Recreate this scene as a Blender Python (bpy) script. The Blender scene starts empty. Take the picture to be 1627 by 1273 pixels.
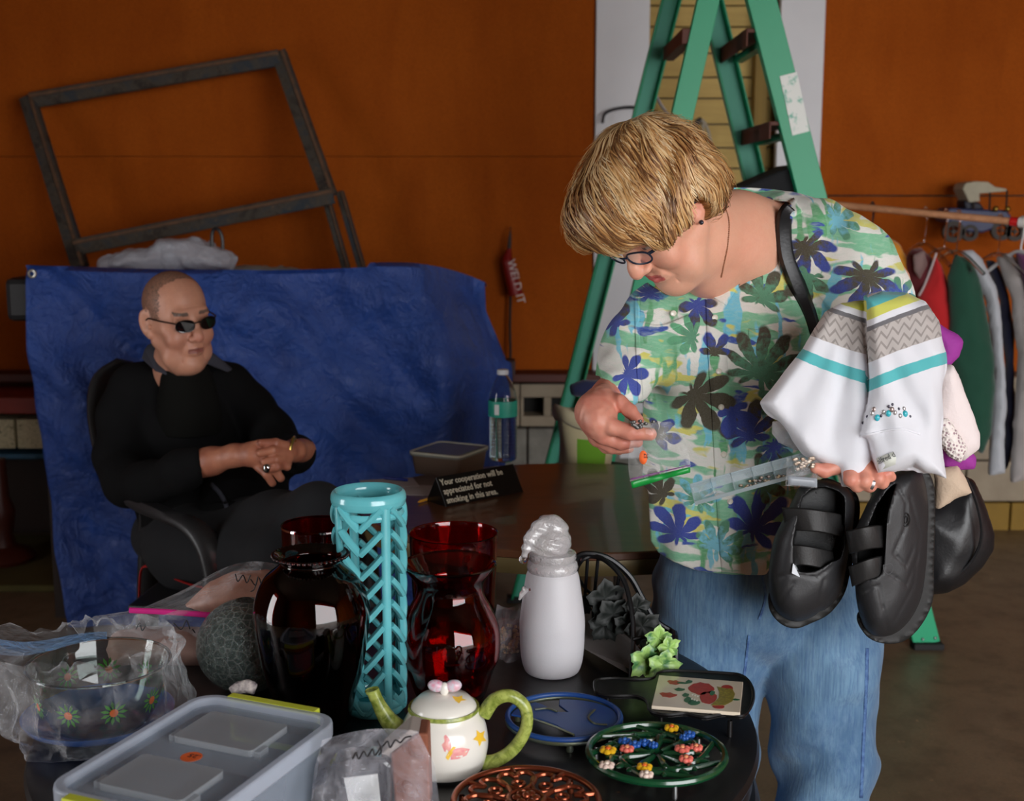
import bpy, bmesh, math, random
import numpy as np
from mathutils import Vector, Matrix
import openvdb as vdb
SC = bpy.context.scene
COL = SC.collection
PI = math.pi
# ---------------------------------------------------------------- camera
F = 2000.0; CX, CY = 813.5, 636.5; H = 1.40; PITCH = math.radians(9.0)
cam_d = bpy.data.cameras.new('camera'); cam = bpy.data.objects.new('camera', cam_d); COL.objects.link(cam)
cam.location = (0, 0, H); cam.rotation_euler = (PI/2 - PITCH, 0, 0)
cam_d.sensor_width = 36; cam_d.lens = F/1627*36
cam_d.clip_start = .05; cam_d.clip_end = 200
cam_d.dof.use_dof = True; cam_d.dof.focus_distance = 2.15; cam_d.dof.aperture_fstop = 5.0
SC.camera = cam
# ---------------------------------------------------------------- sky, light and exposure
w = bpy.data.worlds.new('sky'); SC.world = w; w.use_nodes = True
w.node_tree.nodes['Background'].inputs[0].default_value = (.97, .98, 1.0, 1)
w.node_tree.nodes['Background'].inputs[1].default_value = 9.6
def area(name, loc, rot, sx, sy, power, col=(1, 1, 1), portal=False):
    d = bpy.data.lights.new(name, 'AREA'); d.shape = 'RECTANGLE'; d.size = sx; d.size_y = sy; d.energy = power; d.color = col
    if portal: d.cycles.is_portal = True
    o = bpy.data.objects.new(name, d); COL.objects.link(o); o.location = loc; o.rotation_euler = rot
    return o
OPX0, OPX1, OPZ = .7, 5.0, 2.5        # the wide roll-up door behind the camera
OPY = -1.5
area('door_daylight', ((OPX0+OPX1)/2, OPY, OPZ/2), (PI/2, 0, 0), OPX1-OPX0, OPZ, 1, portal=True)
area('side_daylight', (-3.35, 1.25, 1.05), (PI/2, 0, -PI/2), .8, 2.1, 1, portal=True)
SC.view_settings.view_transform = 'Standard'; SC.view_settings.look = 'None'
SC.view_settings.gamma = 1; SC.view_settings.use_curve_mapping = False
SC.view_settings.exposure = 0.0
SC.cycles.max_bounces = 10; SC.cycles.transparent_max_bounces = 24; SC.cycles.transmission_bounces = 10
SC.cycles.diffuse_bounces = 5; SC.cycles.glossy_bounces = 4; SC.cycles.caustics_reflective = False
SC.cycles.sample_clamp_indirect = 4.0
# ---------------------------------------------------------------- pixel <-> place
cp, sp = math.cos(PITCH), math.sin(PITCH)
def ray(px, py):
    v = (CY-py)/F
    return Vector(((px-CX)/F, cp+v*sp, -sp+v*cp))
def P(px, py, Y):
    d = ray(px, py); return Vector((0, 0, H)) + d*(Y/d.y)
def T(px, py, z):
    d = ray(px, py); return Vector((0, 0, H)) + d*((z-H)/d.z)
def S(Y, py=500):
    return Y/ray(CX, py).y/F
def proj(p):
    p = np.asarray(p, dtype=np.float32); x, y, z = p[..., 0], p[..., 1], p[..., 2]-H
    t = y*cp - z*sp; v = (y*sp + z*cp)/t
    return CX + x/t*F, CY - v*F
# ---------------------------------------------------------------- names and tags
def tag(o, label=None, cat=None, group=None, kind=None):
    if label: o['label'] = label
    if cat: o['category'] = cat
    if group: o['group'] = group
    if kind: o['kind'] = kind
    return o
def empty(name, loc, label=None, cat=None, group=None, kind=None, rz=0):
    o = bpy.data.objects.new(name, None); COL.objects.link(o); o.location = loc; o.rotation_euler = (0, 0, rz)
    o.empty_display_size = .05
    return tag(o, label, cat, group, kind)
def wloc(o):
    if o.parent is None: return o.location.copy()
    return wloc(o.parent)+o.matrix_parent_inverse.translation+o.location
def link(o, parent=None):
    COL.objects.link(o)
    if parent is not None:
        o.parent = parent
        o.matrix_parent_inverse = Matrix.Translation(-wloc(parent))
    return o
def lin(c):
    return tuple(((x/255)/12.92 if x/255 <= .04045 else ((x/255+.055)/1.055)**2.4) for x in c)
# ---------------------------------------------------------------- materials
class NT:
    def __init__(s, name):
        s.m = bpy.data.materials.new(name); s.m.use_nodes = True; s.t = s.m.node_tree; s.n = s.t.nodes; s.l = s.t.links
        s.b = s.n['Principled BSDF']
    def put(s, sock, v):
        if v is None: return
        if hasattr(v, 'links') or isinstance(v, bpy.types.NodeSocket): s.l.new(v, sock)
        else:
            if sock.type == 'RGBA' and len(v) == 3: v = (*v, 1)
            sock.default_value = v
    def math(s, op, a, b=None, c=None, clamp=False):
        n = s.n.new('ShaderNodeMath'); n.operation = op; n.use_clamp = clamp
        s.put(n.inputs[0], a); s.put(n.inputs[1], b); s.put(n.inputs[2], c); return n.outputs[0]
    def vmath(s, op, a, b=None, scale=None):
        n = s.n.new('ShaderNodeVectorMath'); n.operation = op; s.put(n.inputs[0], a); s.put(n.inputs[1], b)
        if scale is not None: s.put(n.inputs['Scale'], scale)
        return n.outputs['Value'] if op in ('LENGTH', 'DOT_PRODUCT', 'DISTANCE') else n.outputs[0]
    def mix(s, f, a, b, mode='MIX'):
        n = s.n.new('ShaderNodeMix'); n.data_type = 'RGBA'; n.blend_type = mode
        s.put(n.inputs[0], f); s.put(n.inputs[6], a); s.put(n.inputs[7], b); return n.outputs[2]
    def coord(s, which='Object'):
        return s.n.new('ShaderNodeTexCoord').outputs[which]
    def mapping(s, vec, scale=(1, 1, 1), rot=(0, 0, 0), loc=(0, 0, 0)):
        n = s.n.new('ShaderNodeMapping'); s.put(n.inputs[0], vec); n.inputs['Scale'].default_value = scale
        n.inputs['Rotation'].default_value = rot; n.inputs['Location'].default_value = loc; return n.outputs[0]
    def noise(s, vec, scale, detail=3, rough=.55, dist=0):
        n = s.n.new('ShaderNodeTexNoise'); s.put(n.inputs['Vector'], vec); n.inputs['Scale'].default_value = scale
        n.inputs['Detail'].default_value = detail; n.inputs['Roughness'].default_value = rough; n.inputs['Distortion'].default_value = dist
        return n.outputs[0]
    def wave(s, vec, scale, dist=0, axis='X', detail=0):
        n = s.n.new('ShaderNodeTexWave'); s.put(n.inputs['Vector'], vec); n.inputs['Scale'].default_value = scale
        n.inputs['Distortion'].default_value = dist; n.inputs['Detail'].default_value = detail; n.bands_direction = axis; return n.outputs[1]
    def vor(s, vec, scale, feature='F1', out=0):
        n = s.n.new('ShaderNodeTexVoronoi'); n.feature = feature; s.put(n.inputs['Vector'], vec); n.inputs['Scale'].default_value = scale
        return n.outputs[out]
    def ramp(s, f, stops, interp='LINEAR'):
        n = s.n.new('ShaderNodeValToRGB'); s.put(n.inputs[0], f); r = n.color_ramp; r.interpolation = interp
        while len(r.elements) < len(stops): r.elements.new(.5)
        for e, (p, c) in zip(r.elements, stops):
            e.position = p; e.color = (*c, 1) if len(c) == 3 else c
        return n.outputs[0]
    def sep(s, vec):
        n = s.n.new('ShaderNodeSeparateXYZ'); s.put(n.inputs[0], vec); return n.outputs
    def comb(s, x, y, z):
        n = s.n.new('ShaderNodeCombineXYZ'); s.put(n.inputs[0], x); s.put(n.inputs[1], y); s.put(n.inputs[2], z); return n.outputs[0]
    def attr(s, name, out='Color'):
        n = s.n.new('ShaderNodeAttribute'); n.attribute_name = name; return n.outputs[out]
    def bump(s, h, strength=.3, dist=.005, normal=None):
        n = s.n.new('ShaderNodeBump'); s.put(n.inputs['Height'], h); n.inputs['Strength'].default_value = strength
        n.inputs['Distance'].default_value = dist
        if normal is not None: s.put(n.inputs['Normal'], normal)
        s.l.new(n.outputs[0], s.b.inputs['Normal']); return n.outputs[0]
    def set(s, **k):
        for a, v in k.items(): s.put(s.b.inputs[a.replace('_', ' ')], v)
        return s
def mat(name, c, rough=.5, metal=0, var=0, vs=20, bump=0, bs=60, bd=.002, spec=.5, c2=None, stretch=(1, 1, 1), coat=0, detail=4, **kw):
    """plain procedural material: colour with noise variation towards c2 and fine relief"""
    t = NT(name); c = lin(c)
    t.set(Roughness=rough, Metallic=metal); t.b.inputs['Specular IOR Level'].default_value = spec
    t.b.inputs['Coat Weight'].default_value = coat
    for k, v in kw.items(): t.put(t.b.inputs[k.replace('_', ' ')], v)
    if var or bump: v = t.mapping(t.coord(), scale=stretch)
    if var:
        d = lin(c2) if c2 else tuple(x*.45 for x in c)
        f = t.noise(v, vs, detail); f = t.math('MULTIPLY_ADD', f, 2.2*var, .5-1.1*var, clamp=True)
        t.set(Base_Color=t.mix(f, c, d))
    else: t.set(Base_Color=c)
    if bump: t.bump(t.noise(v, bs, 4), bump, bd)
    return t.m
def glass(name, c, rough=.0, ior=1.45, tint=1.0):
    t = NT(name); t.set(Base_Color=lin(c), Roughness=rough, IOR=ior); t.b.inputs['Transmission Weight'].default_value = tint
    return t.m
def film(name, c=(255, 255, 255), alpha=.18, rough=.08, crinkle=0, cs=30, spec=.9):
    """thin clear plastic: transparent sheet with glossy crinkles"""
    t = NT(name); t.set(Base_Color=lin(c), Roughness=rough); t.b.inputs['Specular IOR Level'].default_value = spec
    v = t.coord(); n = t.noise(v, cs, 5, .6, .6)
    lw = t.n.new('ShaderNodeLayerWeight'); lw.inputs[0].default_value = .35
    tr = t.n.new('ShaderNodeBsdfTransparent'); tr.inputs[0].default_value = (1, 1, 1, 1)
    mx = t.n.new('ShaderNodeMixShader'); out = t.n['Material Output']
    f = t.math('MULTIPLY_ADD', lw.outputs['Facing'], .45, alpha)
    if crinkle:
        t.bump(n, crinkle, .02)
        hi = t.math('MULTIPLY_ADD', n, 3.2, -1.75, clamp=True); f = t.math('MULTIPLY_ADD', hi, .25, f)
    f = t.math('MINIMUM', f, 1.0)
    t.l.new(f, mx.inputs[0]); t.l.new(tr.outputs[0], mx.inputs[1]); t.l.new(t.b.outputs[0], mx.inputs[2]); t.l.new(mx.outputs[0], out.inputs[0])
    return t.m
# ---------------------------------------------------------------- mesh building
class MB:
    def __init__(s): s.v = []; s.f = []; s.mi = []
    def add(s, vs, fs, mi=0):
        o = len(s.v); s.v += [tuple(x) for x in vs]; s.f += [tuple(i+o for i in f) for f in fs]; s.mi += [mi]*len(fs); return s
    def box(s, c, d, R=None, mi=0):
        c = Vector(c); vs = []
        for x in (-.5, .5):
            for y in (-.5, .5):
                for z in (-.5, .5):
                    p = Vector((x*d[0], y*d[1], z*d[2]))
                    if R is not None: p = R @ p
                    vs.append(c+p)
        return s.add(vs, [(0, 1, 3, 2), (4, 6, 7, 5), (0, 4, 5, 1), (2, 3, 7, 6), (0, 2, 6, 4), (1, 5, 7, 3)], mi)
    def bar(s, a, b, wd, th, up=(0, 0, 1), mi=0):
        """box from a to b; width along side, thickness along up-ish"""
        a, b = Vector(a), Vector(b); d = (b-a); L = d.length; d.normalize(); sd = d.cross(Vector(up)).normalized(); u = sd.cross(d)
        R = Matrix((d, sd, u)).transposed()
        return s.box((a+b)/2, (L, wd, th), R, mi)
    def tube(s, pts, r, n=8, closed=False, mi=0, flat=None, caps=True):
        pts = [Vector(p) for p in pts]; m = len(pts); rs = r if hasattr(r, '__len__') else [r]*m
        vs = []; prev = None
        for i, p in enumerate(pts):
            if closed: t = pts[(i+1) % m]-pts[i-1]
            else: t = pts[min(i+1, m-1)]-pts[max(i-1, 0)]
            t.normalize()
            if prev is None:
                up = Vector((0, 0, 1)) if abs(t.z) < .9 else Vector((1, 0, 0)); a = t.cross(up).normalized()
            else:
                a = (prev - t*prev.dot(t)).normalized()
            prev = a; b = t.cross(a)
            for k in range(n):
                th = 2*PI*k/n
                vs.append(p + a*math.cos(th)*rs[i] + b*math.sin(th)*rs[i]*(flat or 1))
        fs = []
        for i in range(m if closed else m-1):
            j = (i+1) % m
            for k in range(n):
                l = (k+1) % n; fs.append((i*n+k, i*n+l, j*n+l, j*n+k))
        if not closed and caps:
            fs.append(tuple(range(n))[::-1]); fs.append(tuple((m-1)*n+k for k in range(n)))
        return s.add(vs, fs, mi)
    def lathe(s, prof, c=(0, 0, 0), n=48, mi=0, fz=None, R=None):
        """prof: (r, z) list bottom..top (or closed path); fz(angle)->(dr, dz) wobble"""
        c = Vector(c); vs = []; fs = []; m = len(prof)
        for i, (r, z) in enumerate(prof):
            for k in range(n):
                a = 2*PI*k/n; dr, dz = fz(a, i) if fz else (0, 0)
                p = Vector(((r+dr)*math.cos(a), (r+dr)*math.sin(a), z+dz))
                vs.append(c + (R @ p if R is not None else p))
        for i in range(m-1):
            for k in range(n):
                l = (k+1) % n; fs.append((i*n+k, i*n+l, (i+1)*n+l, (i+1)*n+k))
        s.add(vs, fs, mi); return s
    def disc(s, c, r, n=32, mi=0, up=True, ry=None):
        c = Vector(c); vs = [c+Vector((r*math.cos(2*PI*k/n), (ry or r)*math.sin(2*PI*k/n), 0)) for k in range(n)]
        return s.add(vs, [tuple(range(n)) if up else tuple(range(n))[::-1]], mi)
    def prism(s, pts, z0, z1, mi=0, M=None, hole=None):
        """extruded 2-D polygon between z0 and z1 (M maps local to place)"""
        n = len(pts); vs = [Vector((x, y, z0)) for x, y in pts]+[Vector((x, y, z1)) for x, y in pts]
        if M is not None: vs = [M @ v for v in vs]
        fs = [tuple(range(n))[::-1], tuple(range(n, 2*n))]+[(i, (i+1) % n, n+(i+1) % n, n+i) for i in range(n)]
        return s.add(vs, fs, mi)
    def grid(s, fn, nu, nv, mi=0, closeu=False):
        vs = [fn(i/(nu if closeu else nu-1), j/(nv-1)) for j in range(nv) for i in range(nu)]; fs = []
        for j in range(nv-1):
            for i in range(nu if closeu else nu-1):
                k = (i+1) % nu; fs.append((j*nu+i, j*nu+k, (j+1)*nu+k, (j+1)*nu+i))
        return s.add(vs, fs, mi)
    def sphere(s, c, r, n=16, m=10, mi=0, R=None):
        rr = r if hasattr(r, '__len__') else (r, r, r); c = Vector(c)
        def fn(u, v):
            th = 2*PI*u; ph = PI*(v-.5)*.998
            p = Vector((rr[0]*math.cos(ph)*math.cos(th), rr[1]*math.cos(ph)*math.sin(th), rr[2]*math.sin(ph)))
            return c + (R @ p if R is not None else p)
        return s.grid(fn, n, m, mi, True)
    def build(s, name, mats, parent=None, smooth=True, bevel=0, solid=0, sub=0, loc=None, angle=40, off=-1):
        me = bpy.data.meshes.new(name); me.from_pydata(s.v, [], s.f); me.update()
        for m in (mats if isinstance(mats, (list, tuple)) else [mats]): me.materials.append(m)
        if any(s.mi): me.polygons.foreach_set('material_index', s.mi)
        o = bpy.data.objects.new(name, me)
        if loc is not None: o.location = loc
        link(o, parent)
        if smooth:
            me.polygons.foreach_set('use_smooth', [True]*len(me.polygons))
        if solid:
            q = o.modifiers.new('s', 'SOLIDIFY'); q.thickness = solid; q.offset = off
        if bevel:
            q = o.modifiers.new('b', 'BEVEL'); q.width = bevel; q.segments = 2; q.limit_method = 'ANGLE'; q.angle_limit = math.radians(35)
        if sub:
            q = o.modifiers.new('u', 'SUBSURF'); q.levels = sub; q.render_levels = sub
        if smooth and not sub:
            try: me.set_sharp_from_angle(angle=math.radians(angle))
            except Exception: pass
        return o
TEXTS = []
def text(name, body, m, parent, loc, size, R, ext=.0004, align='LEFT', shear=0, bold=0, sx=1):
    c = bpy.data.curves.new(name, 'FONT'); c.body = body; c.size = size; c.extrude = ext; c.align_x = align; c.shear = shear; c.offset = bold
    c.resolution_u = 2
    c.materials.append(m); o = bpy.data.objects.new(name, c); TEXTS.append(o)
    M = Matrix.Translation(loc) @ R.to_4x4() @ Matrix.Diagonal((sx, 1, 1, 1)); link(o, parent); o.matrix_basis = M
    return o
def frame3(x, y):
    """rotation whose local x,y lie along the given directions (z = x cross y)"""
    x = Vector(x).normalized(); z = x.cross(Vector(y)).normalized(); y = z.cross(x)
    return Matrix((x, y, z)).transposed()
def rotz(a): return Matrix.Rotation(a, 3, 'Z')
def spline(pts, n=24):
    """Catmull-Rom through pts (any dimension)"""
    p = np.array([list(q) for q in pts], float); p = np.vstack([2*p[0]-p[1], p, 2*p[-1]-p[-2]]); out = []
    m = len(p)-3
    for i in range(n):
        u = i/(n-1)*m; k = min(int(u), m-1); t = u-k; a, b, c, d = p[k:k+4]
        out.append(.5*((2*b)+(-a+c)*t+(2*a-5*b+4*c-d)*t*t+(-a+3*b-3*c+d)*t**3))
    return out
# ---------------------------------------------------------------- numpy noise and signed distance modelling
def vnoise(p, scale, seed=0):
    q = np.asarray(p, dtype=np.float32)*scale; i = np.floor(q).astype(np.int64); f = q-i; f = f*f*(3-2*f)
    def h(dx, dy, dz):
        a = (i[..., 0]+dx)*374761393 + (i[..., 1]+dy)*668265263 + (i[..., 2]+dz)*2147483647 + seed*974711
        a = (a ^ (a >> 13))*1274126177; a = a ^ (a >> 16); return ((a & 0xffff)/65535.).astype(np.float32)
    x, y, z = f[..., 0], f[..., 1], f[..., 2]
    def L(a, b, t): return a+(b-a)*t
    return L(L(L(h(0, 0, 0), h(1, 0, 0), x), L(h(0, 1, 0), h(1, 1, 0), x), y), L(L(h(0, 0, 1), h(1, 0, 1), x), L(h(0, 1, 1), h(1, 1, 1), x), y), z)-.5
def polyd(px, py, poly):
    """signed distance in pixels to a polygon (negative inside)"""
    poly = np.array(poly, float); d = np.full(px.shape, 1e9, np.float32); ins = np.zeros(px.shape, bool)
    for i in range(len(poly)):
        a, b = poly[i], poly[i-1]; e = b-a; wx, wy = px-a[0], py-a[1]
        t = np.clip((wx*e[0]+wy*e[1])/(e@e+1e-9), 0, 1); d = np.minimum(d, np.hypot(wx-e[0]*t, wy-e[1]*t))
        c = ((a[1] > py) != (b[1] > py)) & (px < (b[0]-a[0])*(py-a[1])/(b[1]-a[1]+1e-12)+a[0]); ins ^= c
    return np.where(ins, -d, d)
class SDF:
    def __init__(s, lo, hi, h):
        s.lo = np.array(lo, float); s.h = h; s.n = np.ceil((np.array(hi)-s.lo)/h).astype(int)+1
        s.ax = [(s.lo[i]+h*np.arange(s.n[i])).astype(np.float32) for i in range(3)]
        s.d = np.full(s.n, .5, np.float32)
    def win(s, lo, hi):
        a = np.clip(np.floor((np.array(lo)-s.lo)/s.h).astype(int), 0, s.n); b = np.clip(np.ceil((np.array(hi)-s.lo)/s.h).astype(int)+1, 0, s.n)
        sl = tuple(slice(a[i], b[i]) for i in range(3))
        X = s.ax[0][sl[0]][:, None, None]; Y = s.ax[1][sl[1]][None, :, None]; Z = s.ax[2][sl[2]][None, None, :]
        return sl, X, Y, Z
    def comb(s, sl, e, k, op):
        d = s.d[sl]
        if op == 'u':
            if k > 0:
                hh = np.maximum(k-np.abs(d-e), 0)/k; s.d[sl] = np.minimum(d, e)-hh*hh*k*.25
            else: s.d[sl] = np.minimum(d, e)
        elif op == 's':
            e = -e
            if k > 0:
                hh = np.maximum(k-np.abs(d-e), 0)/k; s.d[sl] = np.maximum(d, e)+hh*hh*k*.25
            else: s.d[sl] = np.maximum(d, e)
        elif op == 'i': s.d[sl] = np.maximum(d, e)
    def rc(s, a, b, ra, rb, k=.01, op='u', sq=None):
        """round cone; sq=(axis index, factor) squashes the distance along that axis"""
        a = np.array(a, np.float32); b = np.array(b, np.float32); m = max(ra, rb)*(max(1, sq[1]) if sq else 1)+k+3*s.h
        sl, X, Y, Z = s.win(np.minimum(a, b)-m, np.maximum(a, b)+m)
        x, y, z = X-a[0], Y-a[1], Z-a[2]; e = b-a; t = np.clip((x*e[0]+y*e[1]+z*e[2])/(float(e@e)+1e-9), 0, 1)
        x, y, z = x-e[0]*t, y-e[1]*t, z-e[2]*t
        if sq:
            if sq[0] == 0: x = x/sq[1]
            elif sq[0] == 1: y = y/sq[1]
            else: z = z/sq[1]
        s.comb(sl, (np.sqrt(x*x+y*y+z*z)-(ra+(rb-ra)*t)).astype(np.float32), k, op); return s
    def chain(s, pts, k=.01, op='u', sq=None):
        for p, q in zip(pts, pts[1:]): s.rc(p[:3], q[:3], p[3], q[3], k, op, sq)
        return s
    def ell(s, c, r, k=.01, op='u', R=None):
        c = np.array(c, np.float32); r = np.array(r, np.float32); m = (r.max() if R is not None else r)+k+3*s.h
        sl, X, Y, Z = s.win(c-m, c+m); x, y, z = X-c[0], Y-c[1], Z-c[2]
        if R is not None:
            R = np.array(R, np.float32).T; x, y, z = R[0, 0]*x+R[0, 1]*y+R[0, 2]*z, R[1, 0]*x+R[1, 1]*y+R[1, 2]*z, R[2, 0]*x+R[2, 1]*y+R[2, 2]*z
        k0 = np.sqrt((x/r[0])**2+(y/r[1])**2+(z/r[2])**2); k1 = np.sqrt((x/r[0]**2)**2+(y/r[1]**2)**2+(z/r[2]**2)**2)+1e-9
        s.comb(sl, (k0*(k0-1)/k1).astype(np.float32), k, op); return s
    def pts(s):
        X, Y, Z = np.meshgrid(*s.ax, indexing='ij'); return np.stack([X, Y, Z], -1)
    def mesh(s, name, m, parent=None, M=None, color=None, adapt=0.0, extra=None, attrs=None, smooth_iter=0):
        d = s.d.copy(); d[0], d[-1], d[:, 0], d[:, -1], d[:, :, 0], d[:, :, -1] = (.1,)*6
        g = vdb.FloatGrid(.5); g.copyFromArray(np.ascontiguousarray(np.clip(d, -.5, .5)))
        p, tr, q = g.convertToPolygons(0.0, adapt); tr = tr.astype(np.int64); q = q.astype(np.int64)
        p = p*s.h+s.lo
        loc = p
        if len(q):
            t1 = np.concatenate([q[:, [0, 1, 2]], q[:, [0, 2, 3]]]+([tr] if len(tr) else []))
        else: t1 = tr
        vol = np.einsum('ij,ij->i', p[t1[:, 0]], np.cross(p[t1[:, 1]], p[t1[:, 2]])).sum()
        if vol < 0: q = q[:, ::-1]; tr = tr[:, ::-1]
        c = color(loc) if color else None
        if M is not None: p = p @ np.array(M.to_3x3()).T + np.array(M.translation)
        parts = [(p, list(map(tuple, q.tolist()))+list(map(tuple, tr.tolist())), c)]
        return mesh_np(name, m, parts+(extra or []), parent, attrs)
    def raw(s, M=None, color=None, adapt=0.0):
        d = s.d.copy(); d[0], d[-1], d[:, 0], d[:, -1], d[:, :, 0], d[:, :, -1] = (.1,)*6
        g = vdb.FloatGrid(.5); g.copyFromArray(np.ascontiguousarray(np.clip(d, -.5, .5)))
        p, tr, q = g.convertToPolygons(0.0); q = q.astype(np.int64); p = p*s.h+s.lo; c = color(p) if color else None
        t1 = np.concatenate([q[:, [0, 1, 2]], q[:, [0, 2, 3]]])
        if np.einsum('ij,ij->i', p[t1[:, 0]], np.cross(p[t1[:, 1]], p[t1[:, 2]])).sum() < 0: q = q[:, ::-1]
        if M is not None: p = p @ np.array(M.to_3x3()).T + np.array(M.translation)
        return (p, list(map(tuple, q.tolist())), c)
def mesh_np(name, m, parts, parent=None, attrs=None):
    V = []; Fc = []; C = []; o = 0
    for p, f, c in parts:
        V.append(p); Fc += [tuple(i+o for i in x) for x in f] if o else f; o += len(p)
        if c is not None: C.append(c)
    V = np.concatenate(V); me = bpy.data.meshes.new(name); me.from_pydata(V.tolist(), [], Fc); me.update()
    me.polygons.foreach_set('use_smooth', np.ones(len(me.polygons), bool))
    if C:
        a = me.attributes.new('Col', 'FLOAT_COLOR', 'POINT'); cc = np.ones((len(V), 4), np.float32); cc[:, :3] = np.concatenate(C); a.data.foreach_set('color', cc.ravel())
    if attrs:
        for k, fn in attrs.items():
            a = me.attributes.new(k, 'FLOAT_VECTOR', 'POINT'); a.data.foreach_set('vector', np.asarray(fn(V), np.float32).ravel())
    for mm in (m if isinstance(m, (list, tuple)) else [m]): me.materials.append(mm)
    ob = bpy.data.objects.new(name, me); link(ob, parent); return ob
def J(*a):
    """joints given as (px, py, Y, radius px) -> (x, y, z, r) in metres"""
    out = []
    for px, py, Y, r in a:
        q = P(px, py, Y); out.append((q.x, q.y, q.z, r*S(Y, py)))
    return out
def bounds(js, pad=.03):
    a = np.array([q[:3] for q in js]); r = np.array([q[3] for q in js])[:, None]
    return (a-r).min(0)-pad, (a+r).max(0)+pad
def copy_tree(o, parent=None):
    c = o.copy(); COL.objects.link(c)
    if parent is not None: c.parent = parent
    for ch in [x for x in bpy.data.objects if x.parent == o]: copy_tree(ch, c)
    return c
# ================================================================ the room
YW = 5.36
def zat(py, Y): return P(CX, py, Y).z
def xat(px, Y, py=400): return P(px, py, Y).x
def wood_mat(name, a, b, rough=.5, sc=(1, 12, 12), ns=6, bump=.15, coat=0):
    t = NT(name); v = t.mapping(t.coord(), scale=sc); n = t.noise(v, ns, 6, .65, .8)
    t.set(Base_Color=t.ramp(n, [(.3, lin(a)), (.7, lin(b))]), Roughness=rough); t.b.inputs['Coat Weight'].default_value = coat
    t.bump(n, bump, .002); return t.m
# painted hardboard: orange-brown with speckle, smears and scuffs
t = NT('orange_hardboard'); v = t.coord(); big = t.noise(v, 1.3, 4); fine = t.noise(v, 260, 2); sm = t.noise(t.mapping(v, scale=(3, 3, .7)), 2.2, 6, .6, .5)
c = t.ramp(big, [(.3, lin((158, 74, 10))), (.7, lin((180, 90, 20)))])
c = t.mix(t.math('MULTIPLY_ADD', sm, 1.6, -.62, clamp=True), c, lin((142, 62, 5)))
c = t.mix(t.math('MULTIPLY_ADD', fine, 1.4, -.55, clamp=True), c, lin((104, 42, 4)))
t.set(Base_Color=c, Roughness=.8); t.b.inputs['Specular IOR Level'].default_value = .12; t.bump(fine, .12, .001); M_OR = t.m
M_ORD = mat('orange_hardboard_dark', (128, 56, 18), .65, var=.5, vs=4, bump=.1, bs=200)
M_WH = mat('white_painted_board', (240, 240, 242), .6, var=.25, vs=5, c2=(212, 212, 216), bump=.08, bs=60)
M_BLK = mat('grey_block', (150, 146, 136), .9, var=.6, vs=12, c2=(92, 88, 80), bump=.6, bs=90, bd=.004)
M_BLK2 = mat('beige_block', (172, 158, 136), .85, var=.4, vs=9, c2=(120, 106, 88), bump=.3, bs=90)
M_YEL = mat('yellow_siding', (206, 176, 104), .75, var=.5, vs=7, c2=(172, 142, 78), stretch=(.6, 1, 5), bump=.2, bs=40)
M_OCH = mat('ochre_painted_base', (150, 116, 34), .75, var=.5, vs=8, c2=(110, 84, 26), bump=.2, bs=50)
# concrete floor
t = NT('concrete_floor'); v = t.coord(); a = t.noise(v, 1.6, 6, .6, .4); b = t.noise(v, 9, 6, .65); f = t.noise(v, 120, 3)
c = t.ramp(a, [(.3, lin((98, 82, 64))), (.7, lin((134, 114, 88)))]); c = t.mix(t.math('MULTIPLY_ADD', b, 2.4, -1.15, clamp=True), c, lin((72, 58, 46)))
c = t.mix(t.math('MULTIPLY_ADD', t.noise(v, 22, 5, .7), 14, -9.2, clamp=True), c, lin((170, 138, 104))); c = t.mix(t.math('MULTIPLY_ADD', f, 1.0, -.35, clamp=True), c, lin((84, 70, 54)))
t.set(Base_Color=c, Roughness=t.math('MULTIPLY_ADD', b, .3, .3)); t.bump(t.mix(.5, b, f), .15, .002); M_FL = t.m
M_CEIL = mat('dark_ceiling_board', (120, 104, 84), .85, var=.3, vs=3, bump=.1)
M_BOUNCE = mat('pale_bounce_driveway', (150, 146, 138), .9, var=.4, vs=2, bump=.2)  # ground out of view, added and kept pale to bounce daylight inside
XL, XR, ZC = -3.4, 5.4, 2.95
tag(MB().box(((XL+XR)/2, (YW+.4+OPY)/2, -.05), (XR-XL, YW+.4-OPY, .1)).build('floor', M_FL, smooth=False), kind='structure')
tag(MB().box((1, OPY-4, -.08), (22, 8, .1)).build('ground', M_BOUNCE, smooth=False), 'unseen pale driveway outside the open garage door, added to bounce daylight up', kind='structure')
tag(MB().box(((XL+XR)/2, (YW+.4+OPY)/2, ZC+.05), (XR-XL, YW+.4-OPY, .1)).build('ceiling', M_CEIL, smooth=False), kind='structure')
# left wall with an open side doorway, right wall, front wall around the roll-up door
tag(MB().box((XL-.05, (OPY+.85)/2, ZC/2), (.1, .85-OPY, ZC)).box((XL-.05, (1.65+YW+.4)/2, ZC/2), (.1, YW+.4-1.65, ZC)).box((XL-.05, 1.25, (2.1+ZC)/2), (.1, .8, ZC-2.1)).build('wall_left', M_ORD, smooth=False), kind='structure')
tag(MB().box((XR+.05, (YW+.4+OPY)/2, ZC/2), (.1, YW+.4-OPY, ZC)).build('wall_right', M_OR, smooth=False), kind='structure')
tag(MB().box(((XL+OPX0)/2, OPY, ZC/2), (OPX0-XL, .1, ZC)).box(((OPX1+XR)/2, OPY, ZC/2), (XR-OPX1, .1, ZC)).box(((OPX0+OPX1)/2, OPY, (OPZ+ZC)/2), (OPX1-OPX0, .1, ZC-OPZ)).build('wall_front', M_OR, smooth=False), kind='structure')
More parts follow.
